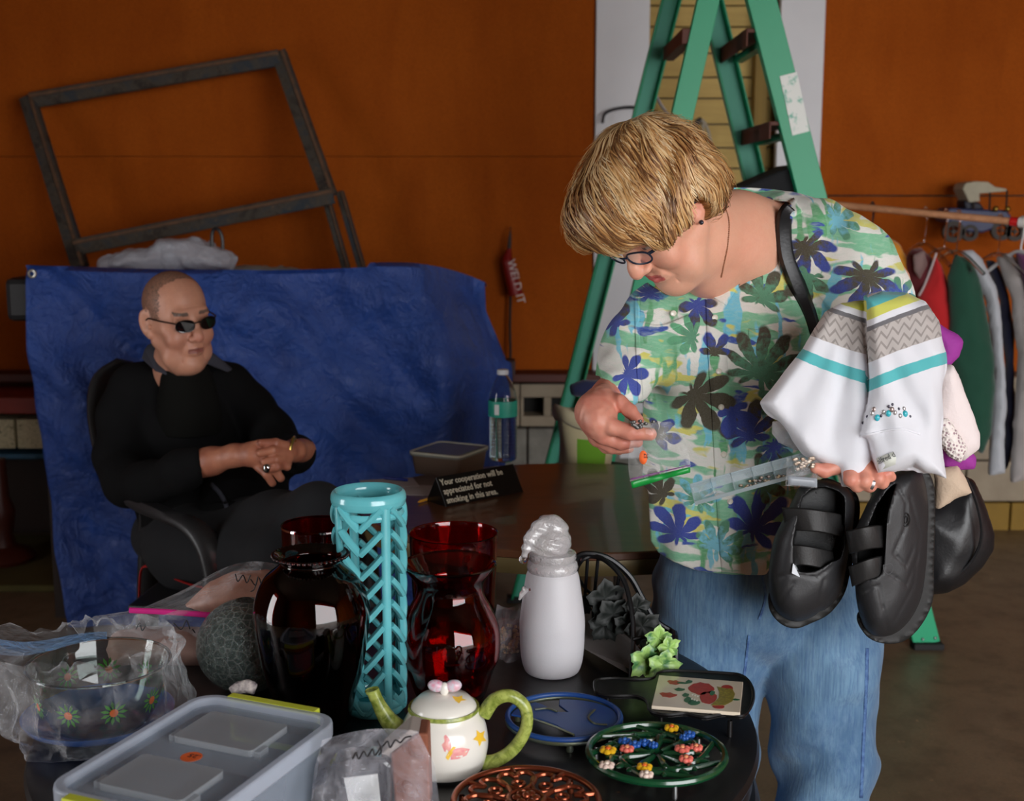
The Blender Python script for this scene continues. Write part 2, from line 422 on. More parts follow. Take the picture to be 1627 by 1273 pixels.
# back wall: block base, hardboard sheets, white boards and a strip of plank siding
x1, x2, x3, x4 = xat(942, YW), xat(1027, YW), xat(1226, YW), xat(1297, YW)
zb = zat(590, YW)
wb = empty('wall_back', (0, YW, 0), kind='structure')
MB().box(((XL+XR)/2, YW+.25, ZC/2), (XR-XL, .1, ZC)).build('wall_core', M_BLK, wb, smooth=False)
# hardboard panels, each sheet its own board
sheets = [(XL, x1, zb, 1.585), (XL, x1, 1.585, ZC), (x4, 2.75, zb+.0, 1.42), (x4, 2.75, 1.425, ZC), (2.757, XR, zb, ZC)]
for a, b, c, d in sheets:
    MB().box(((a+b)/2, YW+.012, (c+d)/2), (b-a-.0016, .024, d-c-.0016)).build('hardboard_panel', M_OR, wb, smooth=False, bevel=.0006)
MB().box(((XL+x1)/2, YW+.1, zb/2+.3), (x1-XL, .02, zb+.6)).build('backing_board', M_ORD, wb, smooth=False)
MB().box(((x4+XR)/2, YW+.1, zb/2+.3), (XR-x4, .02, zb+.6)).build('backing_board', M_ORD, wb, smooth=False)
for a, b in ((x1, x2), (x3, x4)):
    MB().box(((a+b)/2, YW+.002, (.3+ZC)/2), (b-a-.006, .045, ZC-.3)).build('white_board', M_WH, wb, smooth=False, bevel=.004)
z = .45; k = 0
while z < ZC:
    hgt = .098+.012*math.sin(k*2.1)
    MB().box(((x2+x3)/2, YW+.15+.003*math.sin(k*5), z+hgt/2), (x3-x2+.06, .03, hgt-.006)).build('plank', M_YEL, wb, smooth=False, bevel=.003)
    z += hgt; k += 1
MB().box((xat(1206, YW), YW+.09, 1.75), (.055, .06, 2.5)).build('wooden_stud', mat('olive_stud', (150, 118, 44), .7, var=.5, vs=5, stretch=(4, 4, .5)), wb, smooth=False, bevel=.003)
# block course behind the tables: one row of pierced blocks over plain grey blocks
zt_, zm = zat(606, YW), zat(672, YW)
bw = .2335
bx = xat(848, YW)-.0585-bw*5
for i in range(8):
    c0 = bx+i*bw
    m = MB()
    hx0, hx1 = .016, .101; hz0, hz1 = zm+.045, zm+.125
    for a_, b_ in ((.002, .016), (.101, .133), (.218, bw-.002)): m.box((c0+(a_+b_)/2, YW-.03, (hz0+hz1)/2), (b_-a_, .12, hz1-hz0))
    m.box((c0+bw/2, YW-.03, (hz1+zt_)/2), (bw-.004, .12, zt_-hz1)); m.box((c0+bw/2, YW-.03, (zm+hz0)/2), (bw-.004, .12, hz0-zm))
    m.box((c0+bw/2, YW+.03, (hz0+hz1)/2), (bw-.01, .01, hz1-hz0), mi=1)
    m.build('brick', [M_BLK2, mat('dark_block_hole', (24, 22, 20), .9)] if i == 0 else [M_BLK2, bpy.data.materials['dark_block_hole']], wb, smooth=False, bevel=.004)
for r in range(3):
    for i in range(-7 if r < 3 else 0, 6):
        c0 = bx+(i+.5*(r % 2))*.40
        if c0 < XL or c0+.39 > bx+8*bw: continue
        MB().box((c0+.2, YW-.03, zm-.008-.2*r-.098), (.392, .12, .192)).build('brick', M_BLK, wb, smooth=False, bevel=.004)
for i in range(9):
    c0 = bx+8*bw+.01+i*.4
    for r in range(4):
        MB().box((c0+.2+.2*(r % 2), YW-.03, zb-.1-r*.182), (.392, .12, .174)).build('brick', M_OCH if r > 2 else M_BLK2, wb, smooth=False, bevel=.004)
tag(MB().box(((XL+xat(1000, YW))/2, YW-.06, zat(594, YW)), (xat(1000, YW)-XL, .16, .035)).build('trim_1', mat('dark_red_ledge', (92, 34, 18), .6, var=.4, vs=6), smooth=False, bevel=.004), kind='structure')
# ================================================================ green stepladder
M_GR = mat('green_fibreglass', (22, 160, 112), .45, var=.35, vs=3, c2=(16, 136, 92), bump=.05, bs=200)
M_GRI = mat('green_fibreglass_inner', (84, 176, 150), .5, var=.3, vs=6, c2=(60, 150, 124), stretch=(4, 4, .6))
M_STEP = mat('brown_step_rubber', (96, 46, 28), .65, var=.3, vs=20, bump=.1)
M_AL = mat('aluminium', (170, 172, 172), .35, 1.0)
YN, YF = 3.82, 4.29
lad = empty('stepladder', (.8, 4.05, 0), 'tall green stepladder with brown steps standing open behind the woman', 'ladder')
def rail(pts, Y, wpx, inner, name='rail'):
    a = P(*pts[0], Y); b = P(*pts[1], Y); d = (b-a).normalized(); wd = wpx*S(Y, 300)
    # extend down to the floor and up to the cap
    if d.z > 0: d = -d; a, b = b, a
    top = a + d*((2.28-a.z)/d.z); bot = a + d*((0.012-a.z)/d.z)
    side = Vector((0, 1, 0)); m = MB(); sx = d.cross(side).normalized(); s = 1 if inner > 0 else -1
    m.bar(top, bot, .006, wd, up=sx)
    for e in (-1, 1):
        m.bar(top+sx*e*(wd/2-.003)+side*s*.02, bot+sx*e*(wd/2-.003)+side*s*.02, .04, .006, up=sx, mi=0)
    o = m.build(name, [M_GR], lad, smooth=False, bevel=.0015)
    return top, bot, d
Dr = rail([(1211, 0), (1474, 1028)], YN, 44, 1)
Br = rail([(1126, 0), (962, 725)], YN, 34, 1)
Ar = rail([(1066, 0), (884, 722)], YF, 30, -1)
Cr = rail([(1143, 60), (1197, 285)], YF, 34, -1)
# pale inner webs on the far rails, facing the light
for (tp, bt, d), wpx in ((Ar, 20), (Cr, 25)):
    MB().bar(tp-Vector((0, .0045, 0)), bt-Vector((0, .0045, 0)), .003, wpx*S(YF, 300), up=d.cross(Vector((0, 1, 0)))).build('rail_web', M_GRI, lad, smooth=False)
def on(rl, z):
    tp, bt, d = rl; return tp + d*((z-tp.z)/d.z)
zs = [zat(48, YN), zat(196, YN)]; dz = zs[0]-zs[1]; zlist = [zs[0]+dz*k for k in range(-6, 2)]
for z in zlist:
    if not .15 < z < 2.25: continue
    a, b = on(Dr, z), on(Cr, z)
    MB().box(((a.x+b.x)/2, (a.y+b.y)/2, z), (.075, YF-YN-.01, .012)).box(((a.x+b.x)/2-.034, (a.y+b.y)/2, z-.02), (.006, YF-YN-.01, .05)).build('step', M_STEP, lad, smooth=False, bevel=.002)
    m = MB().box(((a.x+b.x)/2+.02, (a.y+b.y)/2, z-.035), (.03, YF-YN-.01, .02)).build('step_brace', M_GR, lad, smooth=False)
for z in (zat(57, YN)-.0, zat(57, YN)-.62, zat(57, YN)-1.24, .35):
    a, b = on(Br, z), on(Ar, z)
    MB().box(((a.x+b.x)/2, (a.y+b.y)/2, z), (.035, YF-YN-.01, .045)).build('crossbar', M_STEP, lad, smooth=False, bevel=.003)
a = (on(Dr, 2.28)+on(Br, 2.28))/2
MB().box((a.x, (YN+YF)/2, 2.31), (.30, YF-YN+.1, .07)).build('top_cap', M_STEP, lad, smooth=False, bevel=.01)
for rl in (Dr, Br, Ar, Cr):
    q = rl[1]; MB().box((q.x, q.y, .01), (.095, .05, .02)).build('foot_pad', mat('black_rubber', (22, 22, 22), .8) if 'black_rubber' not in bpy.data.materials else bpy.data.materials['black_rubber'], lad, smooth=False, bevel=.003)
q = P(1466, 1016, YN-.005); q2 = P(1486, 1014, YN-.005)
MB().sphere(q, .005).sphere(q2, .005).build('rivet', M_AL, lad)
# worn white sticker on the near rail
t = NT('worn_sticker'); v = t.coord(); n = t.noise(v, 28, 5, .7)
t.set(Base_Color=t.mix(t.math('MULTIPLY_ADD', n, 9, -4.9, clamp=True), lin((226, 228, 222)), lin((110, 180, 158))), Roughness=.6)
a, b = P(1252, 118, YN), P(1272, 212, YN); d = (b-a)
MB().bar(a+Vector((0, -.005, 0)), b+Vector((0, -.005, 0)), .002, .052, up=d.cross(Vector((0, 1, 0)))).build('sticker', t.m, lad, smooth=False)
# black tool pouch lying over a step
m = MB(); pp = [(1158, 306), (1272, 258), (1282, 300), (1240, 316), (1160, 318)]
def slab_px(pts, Y, th, name, mt, parent=None, bevel=.004, smooth=False, Yf=None):
    """solid piece with the given outline standing at depth Y (or Yf per point), thickness th going back"""
    n = len(pts); ys = Yf or [Y]*n
    A = [P(x, y, yy) for (x, y), yy in zip(pts, ys)]; B = [a+Vector((0, th, 0)) for a in A]; m = MB()
    m.add(A+B, [tuple(range(n)), tuple(range(n, 2*n))[::-1]]+[(i, n+i, n+(i+1) % n, (i+1) % n) for i in range(n)])
    o = m.build(name, mt, parent, smooth=smooth, bevel=bevel)
    bm = bmesh.new(); bm.from_mesh(o.data); bmesh.ops.recalc_face_normals(bm, faces=bm.faces); bm.to_mesh(o.data); bm.free()
    return o
o = slab_px(pp, YN+.03, .3, 'tool_pouch', mat('black_cloth', (16, 17, 20), .9, bump=.3, bs=90), bevel=.012)
tag(o, 'flat black cloth pouch lying across a green ladder step above the woman\'s shoulder', 'pouch')
# ================================================================ things against the back wall
# two old window sashes leaning on the wall
t = NT('weathered_blue_wood'); v = t.mapping(t.coord(), scale=(1, 1, 1)); n = t.noise(v, 9, 8, .7, .8); n2 = t.noise(v, 60, 4, .7)
c = t.ramp(n, [(.38, lin((42, 50, 58))), (.5, lin((70, 62, 52))), (.62, lin((38, 30, 24)))]); c = t.mix(t.math('MULTIPLY_ADD', n2, 3, -1.7, clamp=True), c, lin((120, 92, 66)))
t.set(Base_Color=c, Roughness=.8); t.bump(n2, .5, .003); M_SASH = t.m
M_SASHE = mat('worn_bare_wood_edge', (120, 84, 56), .8, var=.6, vs=30, c2=(56, 46, 40))
def sash(pts, bars, Y, label, wpx=24):
    o0 = P(*pts[3], Y); e = empty('window_sash', (o0.x, Y, o0.z), label, 'window frame', 'old window sashes leaning on the wall')
    for nm, (a, b, ya, yb) in bars:
        A, B = P(*a, ya), P(*b, yb); up = (B-A).cross(Vector((0, 1, 0)))
        L = (B-A).normalized()
        MB().bar(A, B, .035, wpx*S(Y), up=up).build(nm, M_SASH, e, smooth=False, bevel=.003)
        u = up.normalized()*(1 if up.z > 0 else -1)
        MB().bar(A+u*wpx*S(Y)*.28+Vector((0, -.021, 0)), B+u*wpx*S(Y)*.28+Vector((0, -.021, 0)), .010, wpx*S(Y)*.22, up=up).build('putty_strip', M_SASHE, e, smooth=False, bevel=.002)
    return e
YA, YB = 5.20, 4.86
sash([(43, 160), (437, 93), (522, 300), (125, 395)], [
    ('rail', ((50, 160), (445, 92), YA, YA)), ('stile', ((44, 155), (128, 425), YA+.015, YB)), ('stile', ((443, 84), (524, 312), YA+.015, YA-.2)),
    ('rail', ((120, 393), (530, 311), YB+.02, YA-.22))], YA, 'old dark blue window sash without glass, tilted high on the orange wall')
sash([(125, 395), (522, 300), (560, 440), (150, 520)], [
    ('stile', ((519, 318), (676, 868), 5.10, 4.82)), ('stile', ((540, 305), (704, 872), 5.12, 4.84)), ('rail', ((690, 830), (215, 840), 4.84, 4.84)), ('stile', ((130, 410), (222, 874), 5.08, 4.82))],
    4.95, 'second old sash behind the tilted one, its right stile showing above the tarp', 13)
# red tube of sealant hanging by its nozzle, cord below
M_RED = mat('red_plastic_tube', (150, 24, 22), .4, var=.2, vs=20)
e = empty('sealant_tube', P(815, 470, 5.3), 'red sealant tube with white letters hanging nozzle up on the orange wall', 'tube')
a, b, c = P(809, 395, 5.3), P(806, 412, 5.3), P(819, 468, 5.3)
MB().tube([a, b, b+(c-b)*.02, b+(c-b)*.1, b+(c-b)*.8, c], [.012, .028, .032, .034, .036, .042], 14, flat=.8).build('tube_body', M_RED, e)
MB().tube([P(811, 368, 5.3), P(810, 380, 5.3), a], [.004, .008, .01], 10).build('nozzle', mat('dark_nozzle', (50, 36, 30), .6), e)
R = frame3(Vector((.24, 0, -.97)), Vector((1, 0, .24)))
text('lettering', 'WELD IT', mat('white_print', (210, 196, 190), .6), e, P(806, 414, 5.266), .048, R)
MB().tube([P(811, 362, 5.33), P(811, 368, 5.3)], .004, 6).build('nail', M_AL, e)
o = MB().tube([P(811, 470, 5.32), P(810, 520, 5.32), P(811, 560, 5.31), P(809, 600, 5.3)], .006, 8).build('cord', mat('dark_cord', (30, 18, 14), .7)); tag(o, 'thin dark cord hanging down the wall under the red tube', 'cord')
o = MB().box(P(800, 588, 5.26), (.10, .08, .09)).build('junction_box', mat('dark_red_box', (48, 14, 12), .6), smooth=False, bevel=.006); tag(o, 'small dark red box low on the wall just behind the water bottle', 'box')
# cable loop and hanging grips on the siding
pts = spline([P(957, 196, 5.3), P(962, 180, 5.3), P(985, 172, 5.3), P(1012, 171, 5.3), P(1040, 180, 5.3), P(1060, 215, 5.3), P(1075, 250, 5.3)], 24)
o = MB().tube(pts, .006, 8).build('cable', mat('black_cable', (30, 30, 34), .5)); tag(o, 'black cable looped over the white board just above the woman\'s hair', 'cable')
o = MB().tube(spline([P(1034, 132, 5.42), P(1046, 160, 5.42), P(1062, 185, 5.42), P(1085, 235, 5.42)], 12), .022, 8, flat=.3).build('plastic_strip', mat('white_plastic', (205, 205, 215), .4)); tag(o, 'curved white plastic strip hanging on the plank siding between the ladder rails', 'strip')
e = empty('hanging_clamp', P(1115, 290, 5.4), 'grey metal clamp with a looped cord hanging on the planks beside the hair', 'clamp')
M_STL = mat('grey_steel', (108, 106, 104), .4, .7, var=.4, vs=30)
MB().tube(spline([P(1106, 236, 5.4), P(1102, 215, 5.4), P(1106, 196, 5.4), P(1115, 190, 5.4)], 12), .013, 8).build('jaw', M_STL, e)
MB().tube(spline([P(1104, 238, 5.4), P(1100, 225, 5.4), P(1104, 208, 5.4)], 12), .02, 8, flat=.6).build('grip', mat('black_grip', (26, 26, 28), .6), e)
MB().tube(spline([P(1115, 190, 5.39), P(1122, 200, 5.39), P(1128, 220, 5.39), P(1133, 250, 5.39), P(1130, 288, 5.39)], 16), .007, 8).tube(spline([P(1117, 196, 5.39), P(1118, 215, 5.39), P(1126, 240, 5.39), P(1128, 288, 5.39)], 16), .006, 8).build('loop', mat('pale_cord', (166, 156, 138), .7), e)
MB().sphere(P(1130, 289, 5.38), .011).build('bead', M_STL, e)
# shelf at the far left with boxes
M_DK = mat('dark_brown_wood', (46, 28, 18), .7, var=.4, vs=8)
sh = empty('low_shelf', P(-60, 900, 5.1), 'dark low shelf with a red front edge against the left wall', 'shelf')
xl, xr = xat(-260, 5.0), xat(150, 5.0)
MB().box(((xl+xr)/2, 5.12, zat(645, 4.95)), (xr-xl, .34, zat(638, 4.95)-zat(664, 4.95))).build('red_board', mat('red_painted_board', (150, 42, 22), .6, var=.4, vs=9), sh, smooth=False, bevel=.004)
MB().box(((xl+xr)/2, 5.12, zat(722, 4.95)-.01), (xr-xl, .34, .02)).build('shelf_board', mat('blue_painted_edge', (36, 96, 128), .6, var=.5, vs=9), sh, smooth=False, bevel=.003)
MB().box(((xl+xr)/2, 5.24, (zat(722, 4.95))/2), (xr-xl, .04, zat(722, 4.95))).build('back_panel', M_DK, sh, smooth=False)
for xx in (xl, xr-.1): MB().box((xx, 5.12, .42), (.05, .3, .84)).build('upright', M_DK, sh, smooth=False, bevel=.004)
t = NT('sketched_carton'); v = t.coord(); n = t.noise(v, 30, 2, .5, 2.5); f = t.math('LESS_THAN', t.math('ABSOLUTE', t.math('SUBTRACT', n, .5)), .015)
t.set(Base_Color=t.mix(f, lin((196, 186, 150)), lin((84, 74, 54))), Roughness=.7); M_CART = t.m
lefts = ['pale printed carton at the frame\'s left edge under the red board', 'pale printed carton between the first carton and the blue tarp']
for i, (a, b) in enumerate(((-42, 24.5), (25.5, 92))):
    zb0 = zat(713, 4.98); o = MB().box((xat((a+b)/2, 4.98, 690), 5.06, (zb0+zat(667, 4.98))/2), (xat(b, 4.98)-xat(a, 4.98)-.004, .16, zat(667, 4.98)-zb0)).build('carton', M_CART, smooth=False, bevel=.003)
    tag(o, lefts[i], 'box', 'pale cartons on the low shelf')
prof = [(.0, 0), (.115, 0), (.12, .015), (.10, .04), (.05, .06), (.04, .1), (.05, .16), (.055, .2), (.035, .25), (.03, .4), (.0, .4)]
q = T(6, 890, 0); o = MB().lathe(prof, n=32).build('turned_stand', mat('red_brown_lacquer', (52, 16, 10), .45, var=.5, vs=12, c2=(84, 28, 12)), loc=(q.x, q.y, 0)); tag(o, 'dark red turned wooden stand on the floor at the far left', 'stand')
o = MB().box((xat(80, 4.8), 4.75, .012), (1.6, .7, .024)).build('floor_mat', mat('olive_mat', (92, 84, 34), .85, var=.4, vs=9), smooth=False, bevel=.004); tag(o, 'low olive board on the floor under the left shelf', 'board')
q = T(6, 890, .025)
bpy.data.objects['turned_stand'].location = (q.x, q.y, .025)
# ================================================================ tarp over a black trestle, plastic sheeting on top
YT = 4.0
ZT = zat(424, YT)
tr = empty('trestle_bench', (xat(380, 4.2), 4.3, 0), 'black padded bench end sticking out left of the blue tarp', 'bench')
MB().box(((xat(8, 4.1)+xat(690, 4.1))/2, 4.3, ZT-.11), (xat(690, 4.1)-xat(8, 4.1), .46, .14)).build('padded_top', mat('black_vinyl', (20, 20, 22), .5, bump=.1), tr, smooth=False, bevel=.02)
for px in (60, 640):
    for yy in (4.14, 4.46): MB().box((xat(px, 4.1), yy, (ZT-.18)/2), (.04, .04, ZT-.18)).build('leg', M_DK, tr, smooth=False)
t = NT('blue_tarpaulin'); v = t.coord(); wv = t.math('ADD', t.wave(v, 75, 0, 'X'), t.wave(v, 75, 0, 'Z')); cr = t.noise(v, 7, 6, .65, 1.6); big = t.noise(v, 2.2, 4)
c = t.ramp(t.math('MULTIPLY_ADD', cr, .6, t.math('MULTIPLY', big, .4)), [(.3, lin((18, 50, 122))), (.7, lin((38, 80, 166)))])
t.set(Base_Color=t.mix(t.math('MULTIPLY', wv, .12), c, lin((90, 120, 190))), Roughness=.42)
hh = t.math('MULTIPLY_ADD', cr, 1.0, t.math('MULTIPLY', t.noise(v, 30, 4, .6, 1), .35)); t.bump(hh, .9, .03); M_TARP = t.m
Ledge = [(40, 420), (48, 520), (58, 640), (72, 760), (92, 880), (118, 1003)]
Redge = [(770, 426), (812, 462), (818, 500), (790, 560), (772, 640), (762, 760)]
def ip(tb, v):
    u = v*(len(tb)-1); k = min(int(u), len(tb)-2); t = u-k; return [tb[k][i]*(1-t)+tb[k+1][i]*t for i in range(2)]
def tarp(u, v):
    v0 = max(0, (v-.12)/.88); L = ip(Ledge, v0); Rr = ip(Redge, v0)
    px = L[0]+(Rr[0]-L[0])*u; y0 = 1003 if v0 > 0 else 0
    topy = 419+13*math.sin(u*PI*.9+.2)*(1 if u < .75 else .3)-4*u; by = 1003
    if u > .8: topy += 34*((u-.8)/.2)**2
    py = topy+(by-topy)*v0
    Y = YT + .02*math.sin(u*9+v0*2)*(.3+v0) + .012*math.sin(u*23+v0*7) + .01*math.sin(v0*19+u*6)
    k = max(0, (u-.84)/.16); Y += .34*k*k*(3-2*k)
    if u > .84: py += 40*k**2*(1-v0)*(1 if v0 < .2 else .4)
    p = P(px, py, Y); p.z = max(p.z, .012)
    if v < .12:
        w_ = 1-v/.12; p = P(px, topy, Y); p.y += w_*.40; p.z += -.045*w_+.006*math.sin(u*20)*w_
    n = .022*math.sin(p.x*9+p.z*7+5*vnoise(np.array([[p.x, 0, p.z]]), 2.2, 9)[0])+vnoise(np.array([[p.x*.7-p.z*.7, p.y, (p.z+p.x)*2]]), 5, 3)[0]*.045+vnoise(np.array([[p.x, p.y, p.z]]), 14, 5)[0]*.014
    p.y += n*(1 if v > .12 else 0); return p
tp = empty('tarpaulin', (xat(400, YT), YT, 0), 'blue woven tarpaulin draped over a bench behind the seated man', 'tarp')
MB().grid(tarp, 150, 110).build('sheet', M_TARP, tp, solid=.003)
gq = P(51, 435, YT-.02); Rg = Matrix.Rotation(PI/2, 3, 'X')
MB().lathe([(.007, -.002), (.0075, .003), (.012, .004), (.015, .001), (.015, -.002)], gq, 24, R=Rg).build('grommet', mat('brass_grommet', (190, 190, 180), .3, .8), tp)
M_PLS = film('cloudy_plastic', (200, 205, 215), .5, .25, .8, 14)
def blob(name, out, Y, th, mt, label, cat, group=None, h=.008, amp=.012, nsc=14, seed=1, k=None, extra=None, parent=None, Yslope=0, flat=False, adapt=0, attrs=None, yoff=None, rim=None):
    """inflated solid with the given outline at depth Y (metres), half thickness th; folds by noise"""
    xs = [q[0] for q in out]; ys = [q[1] for q in out]; a = P(min(xs), min(ys), Y); b = P(max(xs), max(ys), Y)
    ex = abs(Yslope)*max(abs(a.x-b.x), abs(a.z-b.z))+.02
    s = SDF((min(a.x, b.x)-.03, Y-th-amp-ex, min(a.z, b.z)-.03), (max(a.x, b.x)+.03, Y+th+amp+ex, max(a.z, b.z)+.03), h)
    X = s.ax[0][:, None]; Z = s.ax[2][None, :]
    px, py = proj(np.stack([X+0*Z, np.full((len(s.ax[0]), len(s.ax[2])), Y), Z+0*X], -1)); sc = S(Y, (a.z+b.z)/2 and 500)
    d2 = polyd(px, py, out)*sc
    R_ = rim or th*1.6; e = np.clip(1+d2/R_, 0, 1); hh = th*np.sqrt(np.clip(1-e*e, 0, 1))
    yc = Y + (yoff(px, py) if yoff else 0)
    p3 = s.pts(); d = np.abs(p3[..., 1]-(yc[:, None, :] if yoff else yc))-hh[:, None, :]
    d = np.maximum(d*.8, d2[:, None, :])
    if amp: d = d + amp*(vnoise(p3, nsc, seed)+.5*vnoise(p3, nsc*2.3, seed+7))
    s.d = d.astype(np.float32)
    o = s.mesh(name, mt, parent, adapt=adapt, attrs=attrs)
    if label: tag(o, label, cat, group)
    return o
blob('plastic_bag', [(160, 415), (190, 400), (235, 392), (262, 378), (300, 378), (335, 388), (362, 398), (375, 410), (372, 432), (160, 432)], 4.25, .09, M_PLS, 'cloudy plastic bag bunched on top of the blue tarp behind the man', 'bag', h=.009, amp=.03, nsc=22)
blob('plastic_sheeting', [(370, 424), (400, 420), (450, 424), (500, 428), (545, 432), (540, 446), (370, 444)], 4.3, .08, film('grey_film', (150, 150, 145), .6, .3, .8, 14), 'flat grey plastic sheeting on the tarp beside the bunched bag', 'sheeting', h=.009, amp=.02, nsc=26)
o = MB().tube(spline([P(337, 392, 4.2), P(337, 372, 4.2), P(341, 364, 4.2), P(348, 366, 4.2), P(353, 378, 4.2), P(354, 396, 4.2)], 20), .006, 8).build('bag_handle', mat('black_plastic_hook', (22, 22, 24), .4)); tag(o, 'black plastic hook sticking up from the bunched plastic bag', 'hook')
# ================================================================ clothes rod with garments
rd = empty('clothes_rod', P(1470, 340, 4.35), 'long pinkish wooden rod carrying the hanging clothes, red tape at its end', 'rod')
A, B = P(1270, 320, 4.75), P(1608, 352, 4.25)
MB().tube([A, B], .0125, 14).build('pole', wood_mat('bare_dowel', (190, 130, 92), (220, 160, 118), .5, (1, 10, 10)), rd)
C = B+(B-A).normalized()*.024
MB().tube([B-(B-A).normalized()*.004, C], .0155, 14).build('red_end', mat('red_tape', (200, 26, 26), .45), rd)
D2 = C+(B-A).normalized()*.03
MB().tube([C, D2], .018, 14).build('white_end', mat('white_cap', (210, 205, 200), .5), rd)
MB().bar(D2-Vector((0, 0, 0)), D2+Vector((.5, .0, -.03)), .04, .04).build('pole_socket', M_DK, rd, smooth=False)
def cloth_mat(name, c, c2=None, ns=160, rough=.9, sheen=.3, var=.35, bump=.4):
    t = NT(name); v = t.coord(); n = t.noise(v, ns, 3); g = t.noise(v, 6, 4)
    a = lin(c); b = lin(c2) if c2 else tuple(x*.72 for x in a)
    t.set(Base_Color=t.mix(t.math('MULTIPLY_ADD', g, 1.6*var, .5-.8*var, clamp=True), a, b), Roughness=rough)
    t.b.inputs['Sheen Weight'].default_value = sheen; t.bump(n, bump, .0015); return t.m
GAR = [  # outline px, Y, name, colour, label, hook (px,py or None)
 ('shirt', [(1383, 375), (1398, 370), (1430, 388), (1446, 420), (1458, 462), (1464, 560), (1462, 640), (1400, 640), (1380, 460)], 4.42, (226, 146, 24), 'yellow-orange shirt hanging first on the rod, beside the floral sleeve', (1384, 376, 'black')),
 ('sweater', [(1436, 420), (1446, 400), (1462, 394), (1480, 408), (1492, 450), (1498, 560), (1500, 640), (1450, 640)], 4.40, (96, 16, 26), 'dark maroon sweater with a pale collar hanging behind the red sweater', (1468, 388, 'clear')),
 ('sweater', [(1486, 404), (1497, 420), (1508, 455), (1520, 500), (1524, 560), (1520, 700), (1478, 700), (1462, 520), (1458, 470), (1474, 440)], 4.34, (192, 20, 24), 'bright red sweater hanging between the maroon and dark green ones', (1500, 396, 'clear')),
 ('sweater', [(1518, 404), (1540, 410), (1554, 440), (1566, 490), (1578, 560), (1580, 620), (1574, 690), (1560, 720), (1530, 700), (1508, 540), (1506, 440)], 4.29, (18, 74, 54), 'dark green sweater hanging fourth from the left on the rod', (1520, 400, 'clear')),
 ('hoodie', [(1524, 398), (1545, 396), (1560, 415), (1582, 455), (1592, 510), (1598, 600), (1596, 752), (1570, 757), (1572, 700), (1580, 600), (1568, 480), (1540, 425)], 4.33, (190, 192, 198), 'pale grey hooded top hanging right behind the dark green sweater', None),
 ('jacket', [(1562, 410), (1580, 412), (1598, 450), (1610, 520), (1612, 690), (1600, 760), (1590, 740), (1598, 600), (1590, 480)], 4.38, (36, 42, 74), 'narrow navy blue jacket hanging between the two grey tops', None),
 ('cardigan', [(1582, 408), (1600, 400), (1616, 410), (1640, 460), (1650, 560), (1646, 760), (1604, 768), (1608, 700), (1618, 560), (1606, 480)], 4.30, (176, 168, 166), 'long pale grey knit cardigan with fringed hem at the right frame edge', (1586, 404, 'clear')),
 ('blouse', [(1614, 402), (1640, 405), (1660, 460), (1670, 700), (1650, 700), (1636, 480)], 4.24, (112, 52, 100), 'purple blouse showing at the far right end of the rod', (1622, 400, 'white')),
]
M_HK = {'black': mat('black_hanger', (24, 24, 34), .4), 'clear': glass('clear_hanger', (230, 225, 220), .1), 'white': mat('white_hanger', (214, 214, 216), .4)}
def rod_at(px):
    f = (px-1270)/(1608-1270); return A+(B-A)*f
for nm, out, Y, c, lab, hk in GAR:
    g = blob(nm, out, Y, .05, cloth_mat(nm+'_knit', c), lab, 'clothing', 'clothes hanging on the rod', h=.0075, amp=.014, nsc=13, seed=int(Y*100))
    if hk:
        px, py, kind = hk; r0 = rod_at(px); r0.x = P(px, py, r0.y).x; q = P(px, py, Y+.0)
        e = empty('hanger', r0, {1384: 'black hanger carrying the yellow-orange shirt', 1468: 'clear hanger carrying the dark maroon sweater', 1500: 'clear hanger carrying the bright red sweater', 1520: 'clear hanger carrying the dark green sweater', 1586: 'clear hanger carrying the pale grey cardigan', 1622: 'white hanger hooked at the white end of the rod'}[px], 'hanger', 'hangers on the clothes rod')
        top = r0+Vector((0, 0, .013)); pts = [r0+Vector((0, .02, -.008)), r0+Vector((0, .016, .012)), top+Vector((0, 0, .006)), r0+Vector((0, -.018, .008)), r0+Vector((.002, -.01, -.03)), q+Vector((0, 0, .02)), q]
        MB().tube(spline(pts, 30), .0035 if kind != 'clear' else .003, 8).build('hook', M_HK[kind], e)
        MB().tube(spline([q+Vector((-.06, .12, -.07)), q+Vector((-.02, .04, -.012)), q, q+Vector((.02, -.04, -.014)), q+Vector((.06, -.1, -.07))], 16), .007, 8).build('shoulder_bar', M_HK[kind], e)
# pale trims seen on the garments
o = MB().tube(spline([P(1488, 402, 4.285), P(1478, 430, 4.28), P(1468, 455, 4.28), P(1460, 470, 4.285)], 14), .004, 8).build('collar_trim', cloth_mat('pale_trim', (196, 176, 176)), bpy.data.objects['sweater.001'] )
blob('collar', [(1450, 405), (1468, 398), (1474, 420), (1462, 445), (1452, 430)], 4.33, .012, cloth_mat('grey_collar', (140, 112, 108)), None, None, parent=bpy.data.objects['sweater'], h=.005, amp=.004)
